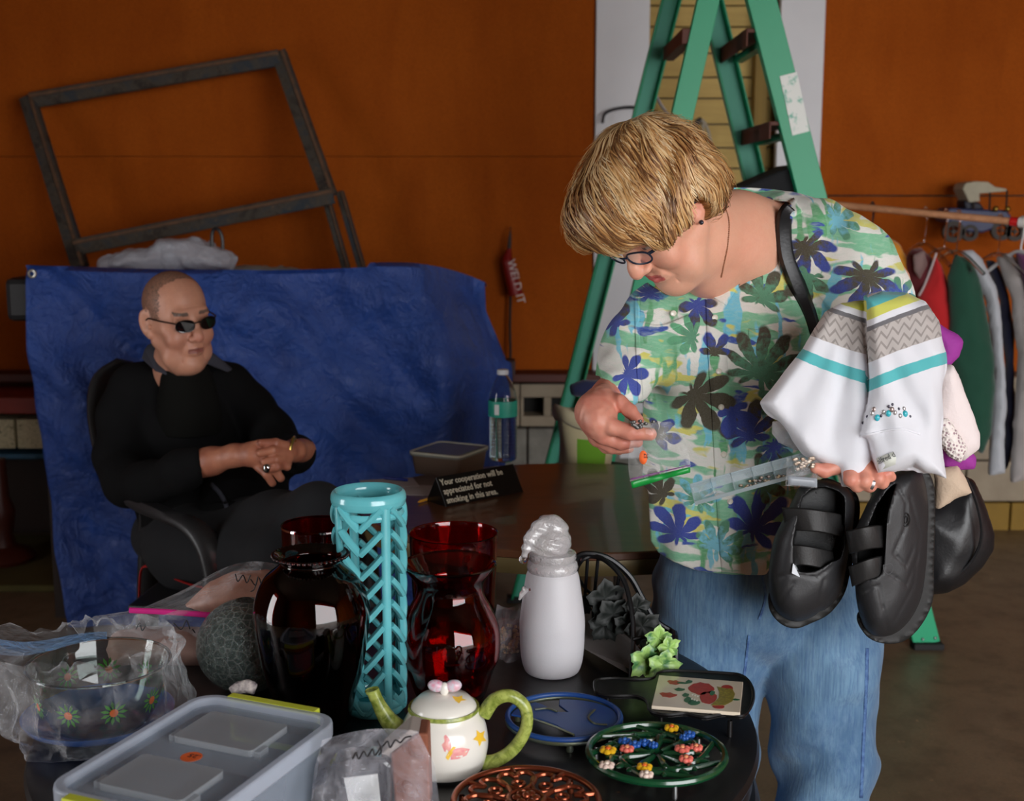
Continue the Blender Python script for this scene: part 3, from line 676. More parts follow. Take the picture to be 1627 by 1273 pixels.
# toy car hung on the wall
car = empty('toy_car', P(1565, 385, 5.2), 'blue old-time toy car with a cream roof hung on the orange wall above the rod', 'toy')
M_CB = mat('dull_blue_metal', (58, 66, 108), .5, var=.3, vs=10); M_WHL = mat('dark_wheel', (46, 34, 22), .6, var=.4, vs=30)
slab_px([(1502, 338), (1510, 330), (1540, 332), (1600, 334), (1608, 344), (1605, 352), (1585, 362), (1562, 370), (1538, 368), (1520, 356), (1504, 352)], 5.12, .14, 'car_body', M_CB, car, bevel=.008)
slab_px([(1532, 318), (1558, 322), (1566, 334), (1534, 334)], 5.14, .10, 'seat', mat('navy_seat', (24, 26, 44), .6), car, bevel=.008)
slab_px([(1530, 300), (1534, 291), (1550, 288), (1570, 289), (1582, 297), (1600, 300), (1600, 304), (1578, 306), (1556, 308), (1558, 320), (1540, 322)], 5.12, .12, 'roof', mat('cream_canvas', (196, 188, 164), .8, var=.3, vs=20), car, bevel=.008)
for px in (1548, 1573, 1600): MB().tube([P(px, 302, 5.125), P(px-1, 334, 5.125)], .004, 6).build('roof_post', M_WHL, car)
for px, py, r in ((1514, 368, 17), (1540, 370, 13), (1590, 366, 16), (1612, 368, 15)):
    q = P(px, py, 5.13); rr = r*S(5.13); R_ = Matrix.Rotation(PI/2, 3, 'X')
    MB().lathe([(rr*.55, -.012), (rr, -.012), (rr, .012), (rr*.55, .012), (rr*.55, -.012)], q, 24, R=R_).lathe([(0, -.008), (rr*.2, -.008), (rr*.2, .01), (0, .01)], q, 12, R=R_).bar(q-Vector((rr*.8, 0, 0)), q+Vector((rr*.8, 0, 0)), .006, .004).bar(q-Vector((0, 0, rr*.8)), q+Vector((0, 0, rr*.8)), .006, .004, up=(1, 0, 0)).build('wheel', M_WHL, car)
for px in (1582, 1601): MB().sphere(P(px, 332, 5.10), .012).build('headlamp', mat('brass_lamp', (150, 120, 50), .3, .8) if px < 1590 else bpy.data.materials['brass_lamp'], car)
# ================================================================ oval wooden table with its small things
ZF = .685
tc = T(918, 797, ZF); ta, tb = .53, .45
tbl = empty('oval_table', (tc.x, tc.y, 0), 'oval brown wood-grain table between the seated man and the woman', 'table')
M_TT = wood_mat('brown_wood_grain', (78, 46, 28), (104, 64, 40), .34, (1.2, 9, 1), 5, .04, .2)
M_RIM = mat('olive_metal_rim', (122, 104, 66), .4, .3, var=.3, vs=8)
far_c = (tc.x+.0, tc.y)
def oval(a, b, n=72): return [(far_c[0]+a*math.cos(2*PI*k/n), far_c[1]+b*math.sin(2*PI*k/n)) for k in range(n)]
MB().prism(oval(ta, tb), ZF-.018, ZF).build('table_top', M_TT, tbl, smooth=True, bevel=.003)
m = MB(); n = 72
m.grid(lambda u, v: ((lambda r, z: Vector((far_c[0]+(ta+r)*math.cos(2*PI*u), far_c[1]+(tb+r)*math.sin(2*PI*u), z)))(*[(-.01, ZF-.019), (.004, ZF-.016), (.006, ZF-.032), (0, ZF-.05), (-.012, ZF-.052), (-.012, ZF-.02)][round(v*5)])), n, 6, 0, True).build('rim', M_RIM, tbl)
MB().prism(oval(ta-.10, tb-.10), ZF-.075, ZF-.0185).build('apron', mat('pale_apron', (150, 136, 112), .7), tbl, bevel=.002)
MB().lathe([(.06, .06), (.05, .1), (.035, .2), (.035, .62), (.09, ZF-.075), (0, ZF-.075)], (far_c[0], far_c[1], 0), 24).build('pedestal', M_RIM, tbl)
for k in range(4):
    a = PI/4+k*PI/2; MB().tube([(far_c[0]+.03*math.cos(a), far_c[1]+.03*math.sin(a), .1), (far_c[0]+.2*math.cos(a), far_c[1]+.2*math.sin(a), .06), (far_c[0]+.32*math.cos(a), far_c[1]+.32*math.sin(a), .017)], [.025, .022, .016], 10).build('leg', M_RIM, tbl)
# water bottle
q = T(799, 733, ZF); bot = empty('water_bottle', (q.x, q.y, ZF), 'clear water bottle with teal label and white cap at the rear of the oval table', 'bottle')
def at(o_, px): return S(o_.y)*px
k_ = at(q, 1); Hb = zat(587, q.y)-ZF; r = 23*k_
prof = [(0, .002), (r*.7, .001), (r*.95, .008), (r, .02)]
for i in range(9):
    z0 = .028+i*.0105; prof += [(r, z0), (r*.94, z0+.004), (r, z0+.008)]
prof += [(r, Hb*.52), (r, Hb*.68), (r*.92, Hb*.76), (r*.7, Hb*.85), (r*.42, Hb*.92), (r*.32, Hb*.935), (r*.32, Hb*.95)]
MB().lathe(prof, q, 40).build('bottle_body', glass('clear_bottle', (236, 240, 242), .03, 1.35), bot, solid=.0008)
MB().lathe([(0, .006), (r*.9, .006), (r*.93, .02), (r*.93, Hb*.62), (0, Hb*.62)], q, 32).build('water', glass('water', (240, 246, 250), 0, 1.33), bot)
MB().lathe([(r*1.015, Hb*.50), (r*1.02, Hb*.505), (r*1.02, Hb*.665), (r*1.015, Hb*.67)], q, 40).build('label_band', mat('teal_label', (40, 158, 134), .45), bot)
m = MB()
for i in range(7):
    a = -PI/2-.55+i*.045; m.bar(q+Vector((r*1.03*math.cos(a), r*1.03*math.sin(a), Hb*.53)), q+Vector((r*1.03*math.cos(a), r*1.03*math.sin(a), Hb*.64)), .0012 if i % 2 else .0022, .0006, up=(math.cos(a), math.sin(a), 0))
m.build('barcode', mat('barcode_white', (225, 228, 225), .5), bot)
MB().lathe([(r*.38, Hb*.945), (r*.4, Hb*.95), (r*.4, Hb*.995), (r*.34, Hb), (0, Hb)], q, 24).build('cap', mat('white_cap_plastic', (222, 224, 228), .4), bot)
# lidded container
q = T(712, 752, ZF); cc = empty('food_container', (q.x, q.y, ZF), 'brown plastic food container with a cloudy lid beside the water bottle', 'container')
def rrect(w_, d, r, n=5):
    out = []
    for cx_, cy_, a0 in ((w_/2-r, d/2-r, 0), (-w_/2+r, d/2-r, PI/2), (-w_/2+r, -d/2+r, PI), (w_/2-r, -d/2+r, 3*PI/2)):
        for i in range(n): a = a0+PI/2*i/(n-1); out.append((cx_+r*math.cos(a), cy_+r*math.sin(a)))
    return out
def shell_box(w_, d, h, r, taper=.92, wall=.003, floor=True):
    """open box as rings of a rounded rectangle"""
    m = MB(); R0 = rrect(w_*taper, d*taper, r); R1 = rrect(w_, d, r); R2 = rrect(w_-2*wall, d-2*wall, r*.9); R3 = rrect((w_-2*wall)*taper, (d-2*wall)*taper, r*.9); n = len(R0)
    V = [(x, y, 0) for x, y in R0]+[(x, y, h) for x, y in R1]+[(x, y, h) for x, y in R2]+[(x, y, wall) for x, y in R3]
    fs = []
    for k in range(3):
        for i in range(n): j = (i+1) % n; fs.append((k*n+i, k*n+j, (k+1)*n+j, (k+1)*n+i))
    fs += [tuple(range(n))[::-1], tuple(range(3*n, 4*n))]; return m.add(V, fs)
def xf(m, M):
    m.v = [tuple(M @ Vector(v)) for v in m.v]; return m
hC = .050; zz_ = ZF+hC; a0, b0, c0_ = T(646, 725, zz_), T(732, 734, zz_), T(780, 713, zz_); W0, D0 = (b0-a0).length, (c0_-b0).length; q = (a0+c0_)/2; q.z = ZF; rz = math.atan2(b0.y-a0.y, b0.x-a0.x); W0 *= .98; D0 *= .9
M0 = Matrix.Translation(q) @ Matrix.Rotation(rz, 4, 'Z')
xf(shell_box(W0*.95, D0*.93, hC, .015), M0).build('container_body', mat('brown_plastic', (92, 72, 58), .45), cc)
m = MB().prism(rrect(W0, D0, .018), hC, hC+.006); m.prism(rrect(W0*.86, D0*.83, .014), hC+.006, hC+.010)
xf(m, M0).build('lid', mat('cloudy_lid', (122, 122, 112), .3, var=.3, vs=9), cc, bevel=.0015)
xf(MB().add([(x, y, z) for z, k in ((hC+.006, 1), (hC+.011, 1), (hC+.011, .94), (hC+.0085, .93)) for x, y in rrect(W0*k, D0*k, .018)], [(j*20+i, j*20+(i+1) % 20, (j+1)*20+(i+1) % 20, (j+1)*20+i) for j in range(3) for i in range(20)]), M0).build('lid_rim', mat('pale_lid_rim', (170, 166, 146), .4), cc)
# papers, pen and pencil
def sheet_on(px, py, w_, d, a, name, mt, label, cat, z=ZF, th=.0008):
    q = T(px, py, z); o = xf(MB().box((0, 0, th/2), (w_, d, th)), Matrix.Translation(q) @ Matrix.Rotation(math.radians(a), 4, 'Z')).build(name, mt, smooth=False)
    return tag(o, label, cat)
M_PAP = mat('white_paper', (206, 196, 196), .8, var=.1, vs=8)
sheet_on(662, 779, .16, .11, -8, 'paper_sheet', M_PAP, 'sheet of white paper lying between the aqua vase and the no-smoking sign', 'paper')
sheet_on(618, 768, .14, .10, 14, 'paper_sheet', M_PAP, 'white paper partly hidden behind the rim of the aqua vase', 'paper', z=ZF+.001)
def pen(a, b, z, r, name, mt, label):
    A_, B_ = T(*a, z), T(*b, z); L = (B_-A_); o = MB().tube([A_, A_+L*.04, A_+L*.9, B_], [r*.6, r, r, r*.25], 10).build(name, mt); return tag(o, label, 'pen')
pen((648, 763), (608, 759), ZF+.006, .004, 'ballpoint_pen', mat('blue_pen', (24, 44, 120), .35), 'blue pen lying on the papers behind the aqua vase')
pen((690, 790), (664, 798), ZF+.0045, .0035, 'pencil', mat('yellow_pencil', (206, 142, 40), .5), 'yellow pencil tip by the left end of the black sign')
# tent sign
e = empty('tent_sign', T(760, 800, ZF), 'black folded sign asking for no smoking, in white letters', 'sign')
A_, B_ = T(709, 806, ZF), T(832, 782, ZF); ax = (B_-A_).normalized(); L = (B_-A_).length; back = Vector((0, 0, 1)).cross(ax); hS = .066; dep = .08
top = Vector((0, 0, hS))+back*dep*.5
V = [A_, B_, B_+top, A_+top, A_+back*dep, B_+back*dep]
MB().add(V, [(0, 1, 2, 3), (3, 2, 5, 4), (0, 3, 4), (1, 5, 2), (0, 4, 5, 1)]).build('panel', mat('black_sign_plastic', (10, 12, 12), .35), e, smooth=False, bevel=.0012)
yv = top.normalized(); nrm = ax.cross(yv).normalized(); R = frame3(ax, yv); M_WL = mat('cream_letters', (222, 214, 190), .6)
lines = ['Your cooperation will be', 'appreciated for not', 'smoking in this area.']
sl = top.length
for i, ln in enumerate(lines):
    o = text('lettering', ln, M_WL, e, A_+ax*(.006)+yv*(sl*(.70-.30*i))+nrm*.0012, 0.022, R, .0004, bold=.0002, sx=.86)
# ================================================================ dark plastic armchair
M_CH = mat('dark_grey_plastic', (44, 44, 46), .42, var=.2, vs=20, bump=.1, bs=200)
ch = empty('plastic_armchair', (xat(300, 3.4), 3.4, 0), 'dark grey moulded plastic armchair with rounded arms, the man sitting in it', 'chair')
def band(pts, wd, th, name, n=24, up=None, parent=ch, mt=None):
    """moulded strip along pts; wd vectors give the breadth direction"""
    c = spline(pts, n); ws = spline(wd, n); m = MB(); vs = []
    for i in range(n):
        t_ = Vector(c[min(i+1, n-1)])-Vector(c[max(i-1, 0)]); t_.normalize(); w_ = Vector(ws[i]); nn = t_.cross(w_).normalized()*th/2; p = Vector(c[i])
        vs += [p-w_-nn*.2, p-w_*.7-nn, p+w_*.7-nn, p+w_-nn*.2, p+w_+nn*.2, p+w_*.7+nn, p-w_*.7+nn, p-w_+nn*.2]
    fs = [(i*8+k, i*8+(k+1) % 8, (i+1)*8+(k+1) % 8, (i+1)*8+k) for i in range(n-1) for k in range(8)]
    fs += [tuple(range(8))[::-1], tuple((n-1)*8+k for k in range(8))]
    return m.add(vs, fs).build(name, mt or M_CH, parent, angle=60)
# backrest shell: left edge visible, curving round the man's back
def shell(u, v):
    # u: left edge -> right edge of the backrest, v: bottom -> top
    Lx = spline([(200, 800, 3.30), (160, 740, 3.36), (142, 660, 3.44), (150, 600, 3.50), (190, 572, 3.56)], 21)
    Rx = spline([(420, 800, 3.62), (420, 740, 3.68), (410, 680, 3.74), (380, 640, 3.78), (350, 620, 3.80)], 21)
    i = v*20; k = min(int(i), 19); t_ = i-k; l = Lx[k]*(1-t_)+Lx[k+1]*t_; r = Rx[k]*(1-t_)+Rx[k+1]*t_
    a, b = P(*l), P(*r); p = a.lerp(b, u); p.y += .07*math.sin(u*PI); p.x -= .0; return p
MB().grid(shell, 24, 24).build('backrest', M_CH, ch, solid=.012, bevel=.0)
band([P(178, 735, 3.32), P(183, 768, 3.24), P(215, 797, 3.12), P(262, 818, 3.0), P(308, 838, 2.94), P(332, 872, 2.91), P(342, 915, 2.90)], [(.022, -.02, 0), (.026, -.012, .0), (.028, .0, 0), (.03, .0, .0), (.03, .01, .004), (.028, .01, .004), (.026, .01, 0)], .03, 'armrest')
band([P(470, 800, 3.62), P(520, 800, 3.5), P(560, 806, 3.36), P(580, 840, 3.3), P(584, 900, 3.3)], [(.026, .012, 0)]*5, .03, 'armrest')
def gp(px, Y, z): q = P(px, 600, Y); return Vector((q.x, Y, z))
sx0, sx1 = P(250, 880, 3.2).x, P(250, 880, 3.2).x+.46
MB().prism([(sx0-.03, 3.02), (sx0+.40, 2.94), (sx1+.02, 3.3), (sx1-.06, 3.62), (sx0+.02, 3.5)], .385, .405).build('seat', M_CH, ch, bevel=.008, smooth=False)
legs = [(P(342, 915, 2.90), Vector((P(352, 915, 2.9).x+.01, 2.86, .002))), (P(240, 800, 3.30), Vector((P(225, 900, 3.35).x-.03, 3.42, .002))), (P(584, 895, 3.3), Vector((P(590, 900, 3.3).x+.02, 3.27, .002))), (P(452, 800, 3.66), Vector((P(460, 800, 3.66).x, 3.74, .002)))]
for a_, b_ in legs: band([a_, a_.lerp(b_, .5), b_], [(.028, .012, 0)]*3, .028, 'leg')
M_RB = mat('red_ribbon', (176, 26, 22), .6)
o = MB().tube(spline([P(222, 985, 3.24), P(222, 930, 3.24), P(226, 903, 3.24), P(240, 900, 3.23), P(258, 903, 3.22), P(262, 912, 3.2), P(300, 928, 3.0), P(345, 938, 2.87)], 30), .007, 8, flat=.4).build('strap', M_RB); tag(o, 'red ribbon strap tied round the rear leg of the dark armchair', 'strap')
# tote bag on a stool behind the table
st = empty('stool', (xat(925, 3.6), 3.6, 0), 'low dark stool behind the oval table under the cream and green bag', 'stool')
zt0 = zat(748, 3.6)
MB().lathe([(0, zt0-.03), (.15, zt0-.03), (.16, zt0-.02), (.16, zt0-.005), (.15, zt0), (0, zt0)], (xat(945, 3.6), 3.6, 0), 32).build('seat', M_DK, st)
for k in range(4):
    a = PI/4+k*PI/2; MB().tube([(xat(945, 3.6)+.1*math.cos(a), 3.6+.1*math.sin(a), zt0-.03), (xat(945, 3.6)+.14*math.cos(a), 3.6+.14*math.sin(a), .01)], .014, 8).build('leg', M_DK, st)
e = empty('tote_bag', (xat(935, 3.55), 3.55, zt0), 'cream canvas bag with bright green panels behind the woman\'s right hand', 'bag')
def bagf(u, v):
    a = 2*PI*u; r = .072+.012*v+.006*math.sin(3*a+v*3); z = zt0+.004+v*(zat(652, 3.55)-zt0)+.012*math.sin(a*2+1)*v
    return Vector((xat(932, 3.55)+r*math.cos(a)*1.0, 3.55+r*.8*math.sin(a), z))
m = MB(); m.grid(bagf, 40, 14, 0, True)
m.mi = [1 if (0 <= (i % 40) < 40 and (i // 40) < 8 and (28 <= i % 40 <= 35)) else 0 for i in range(len(m.f))]
m.disc((xat(932, 3.55), 3.55, zt0+.004), .07, 32)
m.build('bag_body', [cloth_mat('cream_canvas_cloth', (214, 202, 160), ns=300), cloth_mat('lime_canvas', (116, 178, 40), ns=300)], e, solid=.003)
MB().grid(lambda u, v: Vector((xat(932, 3.55)+(.087+.004*math.sin(6*PI*u)+.006*math.sin(v*PI))*math.cos(2*PI*u), 3.55+(.072+.006*math.sin(v*PI))*math.sin(2*PI*u), zat(672, 3.55)+v*.045+.012*math.sin(4*PI*u+1))), 40, 6, 0, True).build('rolled_hem', cloth_mat('cream_hem', (222, 210, 172), ns=300), e, solid=.004)
o = blob('folded_cloth', [(905, 612), (930, 600), (955, 604), (962, 622), (960, 668), (930, 672), (926, 634), (908, 630)], 3.55, .035, cloth_mat('navy_cloth', (32, 40, 82)), None, None, h=.007, amp=.01)
tag(o, 'navy blue folded cloth sticking up out of the cream and green bag', 'cloth')
# ================================================================ black round tiered table
ZT0 = .58; TX, TY, TR = -.18, 1.93, .57
nt = empty('round_table', (TX, TY, 0), 'black round table with a ridged drum edge, crowded with glassware and trivets', 'table')
t = NT('black_lacquer'); v = t.coord(); n = t.noise(v, 14, 6, .7); n2 = t.noise(v, 90, 3)
c = t.mix(t.math('MULTIPLY_ADD', n2, 6, -4.1, clamp=True), lin((22, 21, 22)), lin((92, 66, 44))); t.set(Base_Color=c, Roughness=t.math('MULTIPLY_ADD', n, .3, .22)); t.bump(n, .15, .002); M_BL = t.m
MB().lathe([(0, ZT0-.03), (TR-.02, ZT0-.03), (TR-.004, ZT0-.024), (TR, ZT0-.014), (TR-.004, ZT0-.003), (TR-.016, ZT0), (0, ZT0)], (TX, TY, 0), 128).build('table_top', M_BL, nt)
for i in range(9):
    z1 = ZT0-.031-i*.055; bul = .045*math.sin((i+.6)/9*PI)
    r = TR-.022+bul
    MB().lathe([(r-.03, z1), (r-.006, z1-.003), (r, z1-.012), (r+.004, z1-.027), (r, z1-.042), (r-.006, z1-.051), (r-.03, z1-.054)], (TX, TY, 0), 96).build('drum_ring', M_BL, nt)
MB().lathe([(0, .0), (TR-.06, .0), (TR-.06, ZT0-.031), (0, ZT0-.031)], (TX, TY, 0), 64).build('drum_core', M_BL, nt)
Z = ZT0+.0006
def put(px, py, z=Z): return T(px, py, z)
M_RUBY = glass('ruby_glass', (208, 24, 22), 0, 1.5); M_AMB = glass('dark_amber_glass', (96, 20, 14), 0, 1.5)
def vase(name, q, prof, mt, label, cat='vase', wall=.004, n=64, scal=0, group=None):
    out = prof; inn = [(max(r-wall, .0005), z) for r, z in prof if z > wall*1.5]
    path = [(0, 0)]+out+[(out[-1][0]-wall*.5, out[-1][1]+wall*.4)]+inn[::-1]+[(inn[0][0]*.9, wall*1.6), (0, wall*1.6)]
    kk = len(out)
    m = MB(); m.lathe(path, (0, 0, 0), n)
    o = m.build(name, mt, loc=q, angle=70); tag(o, label, cat, group); return o
def sprof(pts, n): return [tuple(x) for x in spline(pts, n)]
k = S(1.9, 1000)
# large dark vase with beaded rim
q = put(500, 1150); sc = .00099; hv = zat(880, q.y)-Z
pr = sprof([(.052, .001), (.058, .01), (.066, .05), (.080, .10), (.0905, hv*.62), (.088, hv*.74), (.074, hv*.86), (.052, hv*.93), (.046, hv*.955), (.052, hv*.985), (.0575, hv)], 40)
dv = vase('dark_vase', q, pr, M_AMB, 'large dark brownish-red glass vase with a beaded rim at the front left')
m = MB()
for i in range(44):
    a = 2*PI*i/44; m.sphere(q+Vector((.0578*math.cos(a), .0578*math.sin(a), hv-.001)), .0033, 8, 6)
m.build('beaded_rim', M_AMB, dv)
# ruby waisted vase
q = put(716, 1106); hv = zat(895, q.y)-Z; s_ = S(q.y, 1000)
pr = sprof([(52*s_, .001), (58*s_, .01), (70*s_, .05), (78*s_, hv*.3), (80*s_, hv*.44), (77*s_, hv*.54), (66*s_, hv*.66), (53*s_, hv*.78), (54*s_, hv*.86), (66*s_, hv*.94), (75*s_, hv)], 40)
vase('waisted_vase', q, pr, M_RUBY, 'deep red waisted glass vase with a flared lip behind the teapot', wall=.0045)
# tall ruby cylinder behind, and another to the left
q = put(722, 1040); hv = zat(846, q.y)-Z; s_ = S(q.y, 900)
vase('cylinder_vase', q, sprof([(54*s_, .001), (57*s_, .006), (60*s_, .04), (66*s_, hv*.5), (70*s_, hv*.95), (71*s_, hv)], 16), M_RUBY, 'bright red glass cylinder vase standing behind the waisted vase', wall=.0025)
q = put(508, 1028); hv = zat(836, q.y)-Z; s_ = S(q.y, 900)
vase('cylinder_vase', q, sprof([(50*s_, .001), (52*s_, .006), (54*s_, .04), (56*s_, hv*.95), (57*s_, hv)], 12), M_RUBY, 'dark red glass cylinder hidden behind the large dark vase, only its rim showing', wall=.003)
# aqua ceramic cylinder pierced with chevrons
M_AQ = NT('aqua_glaze'); t = M_AQ; v = t.coord(); n = t.noise(v, 30, 3); t.set(Base_Color=t.mix(n, lin((116, 202, 208)), lin((88, 178, 188))), Roughness=.18); t.b.inputs['Coat Weight'].default_value = .4; M_AQ = t.m
q = put(595, 1126); hv = zat(778, q.y)-Z; s_ = S(q.y, 950)
aq = empty('lattice_vase', q, 'tall aqua ceramic cylinder vase pierced with rows of chevrons', 'vase')
rt, rb = 56*S(q.y, 780), 46*S(q.y, 1130)
lean = (P(585, 778, q.y).x-q.x)/hv
def rr(z): return rb+(rt-rb)*z/hv
def cp_(a, z, dr=0): r = rr(z)+dr; return Vector((q.x+lean*z+r*math.cos(a), q.y+r*math.sin(a), q.z+z))
def ring(z0, z1, th=.006):
    m = MB(); m.grid(lambda u, v_: cp_(2*PI*u, z0+(z1-z0)*(.5+.5*math.sin(2*PI*v_)), th*math.cos(2*PI*v_)-.002), 64, 13, 0, True); return m
m = ring(hv-.026, hv, .0065); m.grid(lambda u, v_: cp_(2*PI*u, hv-.03-.012*v_, -.002+.0035*math.sin(v_*PI)), 64, 5, 0, True); m.build('rim', M_AQ, aq)
m = ring(.0, .03, .006); m.disc(q+Vector((0, 0, .004)), rb, 48).build('base', M_AQ, aq, solid=.003)
AR = [math.radians(-90+35+90*i) for i in range(4)]
for a in AR:
    MB().grid(lambda u, v_: cp_(a+.19*math.cos(2*PI*u)*(.8 if v_ > .02 else 1), .015+(hv-.035)*v_, .0055*math.sin(2*PI*u)-.001), 12, 24, 0, True).build('upright_rib', M_AQ, aq)
for a in AR:
    m = MB(); nrow = 8; st_ = (hv-.06)/nrow
    for i in range(nrow+1):
        z1 = hv-.02-i*st_
        for sgn in (1, -1):
            pts = []
            for j in range(7):
                u = j/6; aa = a+sgn*(.14+u*(PI/4-.14)) ; zz = z1-.034*u
                if zz < .01: zz = .01
                pts.append(cp_(aa if sgn > 0 else a-(.14+u*(PI/4-.14)), zz, -.001))
            m.tube(pts, .0075, 8, flat=.75)
    m.build('chevron_bars', M_AQ, aq)
# crackle glass globe
q = put(394, 1092); t = NT('crackle_glass'); v = t.coord(); d = t.vor(v, 75, 'DISTANCE_TO_EDGE'); n = t.noise(v, 60, 4, .8)
t.set(Base_Color=lin((176, 194, 188)), Roughness=.08, IOR=1.45); t.b.inputs['Transmission Weight'].default_value = .8
t.bump(t.math('MULTIPLY_ADD', t.math('LESS_THAN', d, .09), 1, n), 1.0, .012); t.set(Base_Color=t.mix(t.math('LESS_THAN', d, .07), lin((166, 186, 180)), lin((236, 244, 240)))); rg = .084
prg = [(0, 0), (.03, .0)]+[(rg*math.cos(a), rg*.95*math.sin(a)+rg*.9) for a in np.linspace(-1.1, 1.36, 22)]
vase('crackle_globe', q, [(float(a), float(b)) for a, b in prg[1:]], t.m, 'round grey-green crackle glass globe vase left of the large dark vase', wall=.003)
# snowman bottle in frosted glass
q = put(877, 1066); s_ = S(q.y, 950); hv = zat(832, q.y)-Z
sn = empty('snowman_bottle', q, 'frosted white glass snowman bottle with a clear stocking cap lid', 'bottle')
t = NT('frosted_glass'); t.set(Base_Color=lin((240, 238, 242)), Roughness=.5); t.b.inputs['Transmission Weight'].default_value = .35; t.b.inputs['Subsurface Weight'].default_value = .0; t.bump(t.noise(t.coord(), 300, 2), .15, .001); M_FR = t.m
z_ = lambda y: zat(y, q.y)-Z
pr = sprof([(36*s_, .0), (44*s_, .004), (50*s_, z_(1040)), (52*s_, z_(1000)), (51.5*s_, z_(980)), (46*s_, z_(940)), (42*s_, z_(915)), (38*s_, z_(905)), (35*s_, z_(893))], 36)
MB().lathe([(0, 0)]+pr+[(.0, z_(893))], q, 56).build('body', M_FR, sn)
t = NT('pressed_clear_glass'); t.set(Base_Color=lin((250, 246, 246)), Roughness=.05); t.b.inputs['Coat Weight'].default_value = 1.0; t.b.inputs['Transmission Weight'].default_value = .6; t.bump(t.noise(t.coord(), 120, 3, .6, 1), .7, .004); M_PG = t.m
MB().lathe([(30*s_, z_(912)), (38*s_, z_(908)), (41*s_, z_(900)), (39*s_, z_(893)), (36*s_, z_(890)), (38*s_, z_(885)), (37*s_, z_(878)), (32*s_, z_(876)), (0, z_(876))], q, 48, fz=lambda a, i: (.0012*math.sin(24*a), 0)).build('scarf', M_PG, sn)
s = SDF((q.x-.07, q.y-.06, Z+z_(885)-.01), (q.x+.06, q.y+.06, Z+z_(820)+.02), .0016)
qq = lambda x, y, dy=0: P(x, y, q.y+dy)
c0 = qq(872, 861); s.ell(c0, (36*s_, 36*s_, 27*s_), .004)
for x, y, r in ((880, 838, 15), (872, 830, 12)): s.ell(qq(x, y), (r*s_*1.5, r*s_*1.4, r*s_), .012)
s.chain([(*qq(876, 832, -.006), .011), (*qq(856, 838, -.014), .012), (*qq(842, 856, -.02), .010), (*qq(836, 872, -.022), .007), (*qq(833, 884, -.022), .005)], .006)
s.chain([(*qq(858, 860, -.024), .002), (*qq(846, 872, -.026), .003)], .004)
s.d += (.0007*np.sin(s.pts()[..., 2]*420+s.pts()[..., 0]*160)).astype(np.float32)
s.mesh('stocking_cap', M_PG, sn)
MB().sphere(qq(832, 889, -.022), 7.5*s_, 12, 10).build('pom_pom', glass('clear_bead', (245, 240, 240), .02), sn)
for x, y in ((832, 938),): MB().sphere(qq(x, y, -.02), (.004, .006, .007), 10, 8).tube([qq(838, 935, -.02), qq(829, 944, -.022), qq(825, 953, -.022)], [.006, .005, .002], 10).build('nose', M_PG, sn)
MB().sphere(qq(842, 937, -.0405), (.0015, .001, .0028), 10, 8).build('eye', mat('dark_red_dot', (60, 8, 10), .4), sn)
# ---------------------------------------------------------------- teapot
q = put(706, 1222); s_ = S(q.y, 1180); z_ = lambda y: zat(y, q.y)-Z
tp = empty('teapot', q, 'white ceramic teapot with a green spout and handle, butterflies and flowers painted on', 'teapot')
t = NT('white_glaze'); t.set(Base_Color=lin((238, 234, 224)), Roughness=.22); t.b.inputs['Coat Weight'].default_value = .3; M_WG = t.m
t = NT('olive_green_glaze'); v = t.coord(); n = t.noise(t.mapping(v, scale=(1, 1, 1)), 60, 4, .6, 1); t.set(Base_Color=t.ramp(n, [(.35, lin((112, 128, 48))), (.6, lin((176, 186, 96)))]), Roughness=.25); M_OG = t.m
zt1 = z_(1120); zm_ = z_(1178)
pr = sprof([(42*s_, .001), (50*s_, .004), (62*s_, z_(1215)), (69*s_, z_(1190)), (70*s_, z_(1172)), (66*s_, z_(1150)), (58*s_, z_(1135)), (54*s_, z_(1126))], 28)
MB().lathe([(0, .001)]+pr+[(50*s_, z_(1124)), (0, z_(1124))], q, 56).build('pot_body', M_WG, tp)
MB().lathe([(55*s_, z_(1128)), (57*s_, z_(1125)), (56*s_, z_(1121)), (52*s_, z_(1122))], q, 56).build('green_rim', M_OG, tp)
ld = MB().lathe([(52*s_, z_(1122)), (50*s_, z_(1117)), (40*s_, z_(1108)), (20*s_, z_(1102)), (0, z_(1100))], q, 48).build('lid', M_WG, tp)
# butterfly knob
for dx, c_ in ((-.5, (226, 120, 150)), (.55, (236, 150, 170))):
    c0 = P(706+dx*26, 1090, q.y-.004); MB().sphere(c0, (.0125, .008, .009), 16, 10, R=Matrix.Rotation(-.35*dx, 3, 'Y')).build('butterfly_wing', mat('pink_wing' if dx < 0 else 'pale_pink_wing', c_, .3, var=.8, vs=160, c2=(200, 226, 232)), ld)
MB().sphere(P(706, 1095, q.y-.006), (.007, .006, .010), 14, 10).build('butterfly_body', M_WG, ld)
m = MB(); pts = spline([P(652, 1178, q.y), P(632, 1160, q.y), P(614, 1140, q.y), P(600, 1115, q.y), P(592, 1097, q.y)], 20); m.tube(pts, [.019-.0095*min(1, i/14) for i in range(20)], 16, caps=False)
m.tube([pts[-1]-Vector((0, 0, .003)), Vector(pts[-1])+Vector((-.001, 0, .0015))], [.0098, .0102], 16, caps=False); m.disc(Vector(pts[-1])-Vector((0, 0, .001)), .009, 16)
m.build('spout', M_OG, tp)
hp = spline([P(768, 1136, q.y), P(786, 1112, q.y), P(812, 1106, q.y), P(834, 1124, q.y), P(836, 1156, q.y), P(818, 1188, q.y), P(790, 1208, q.y), P(766, 1212, q.y)], 32)
MB().tube(hp, [.011-.002*math.sin(i/31*PI) for i in range(32)], 14).build('handle', M_OG, tp)
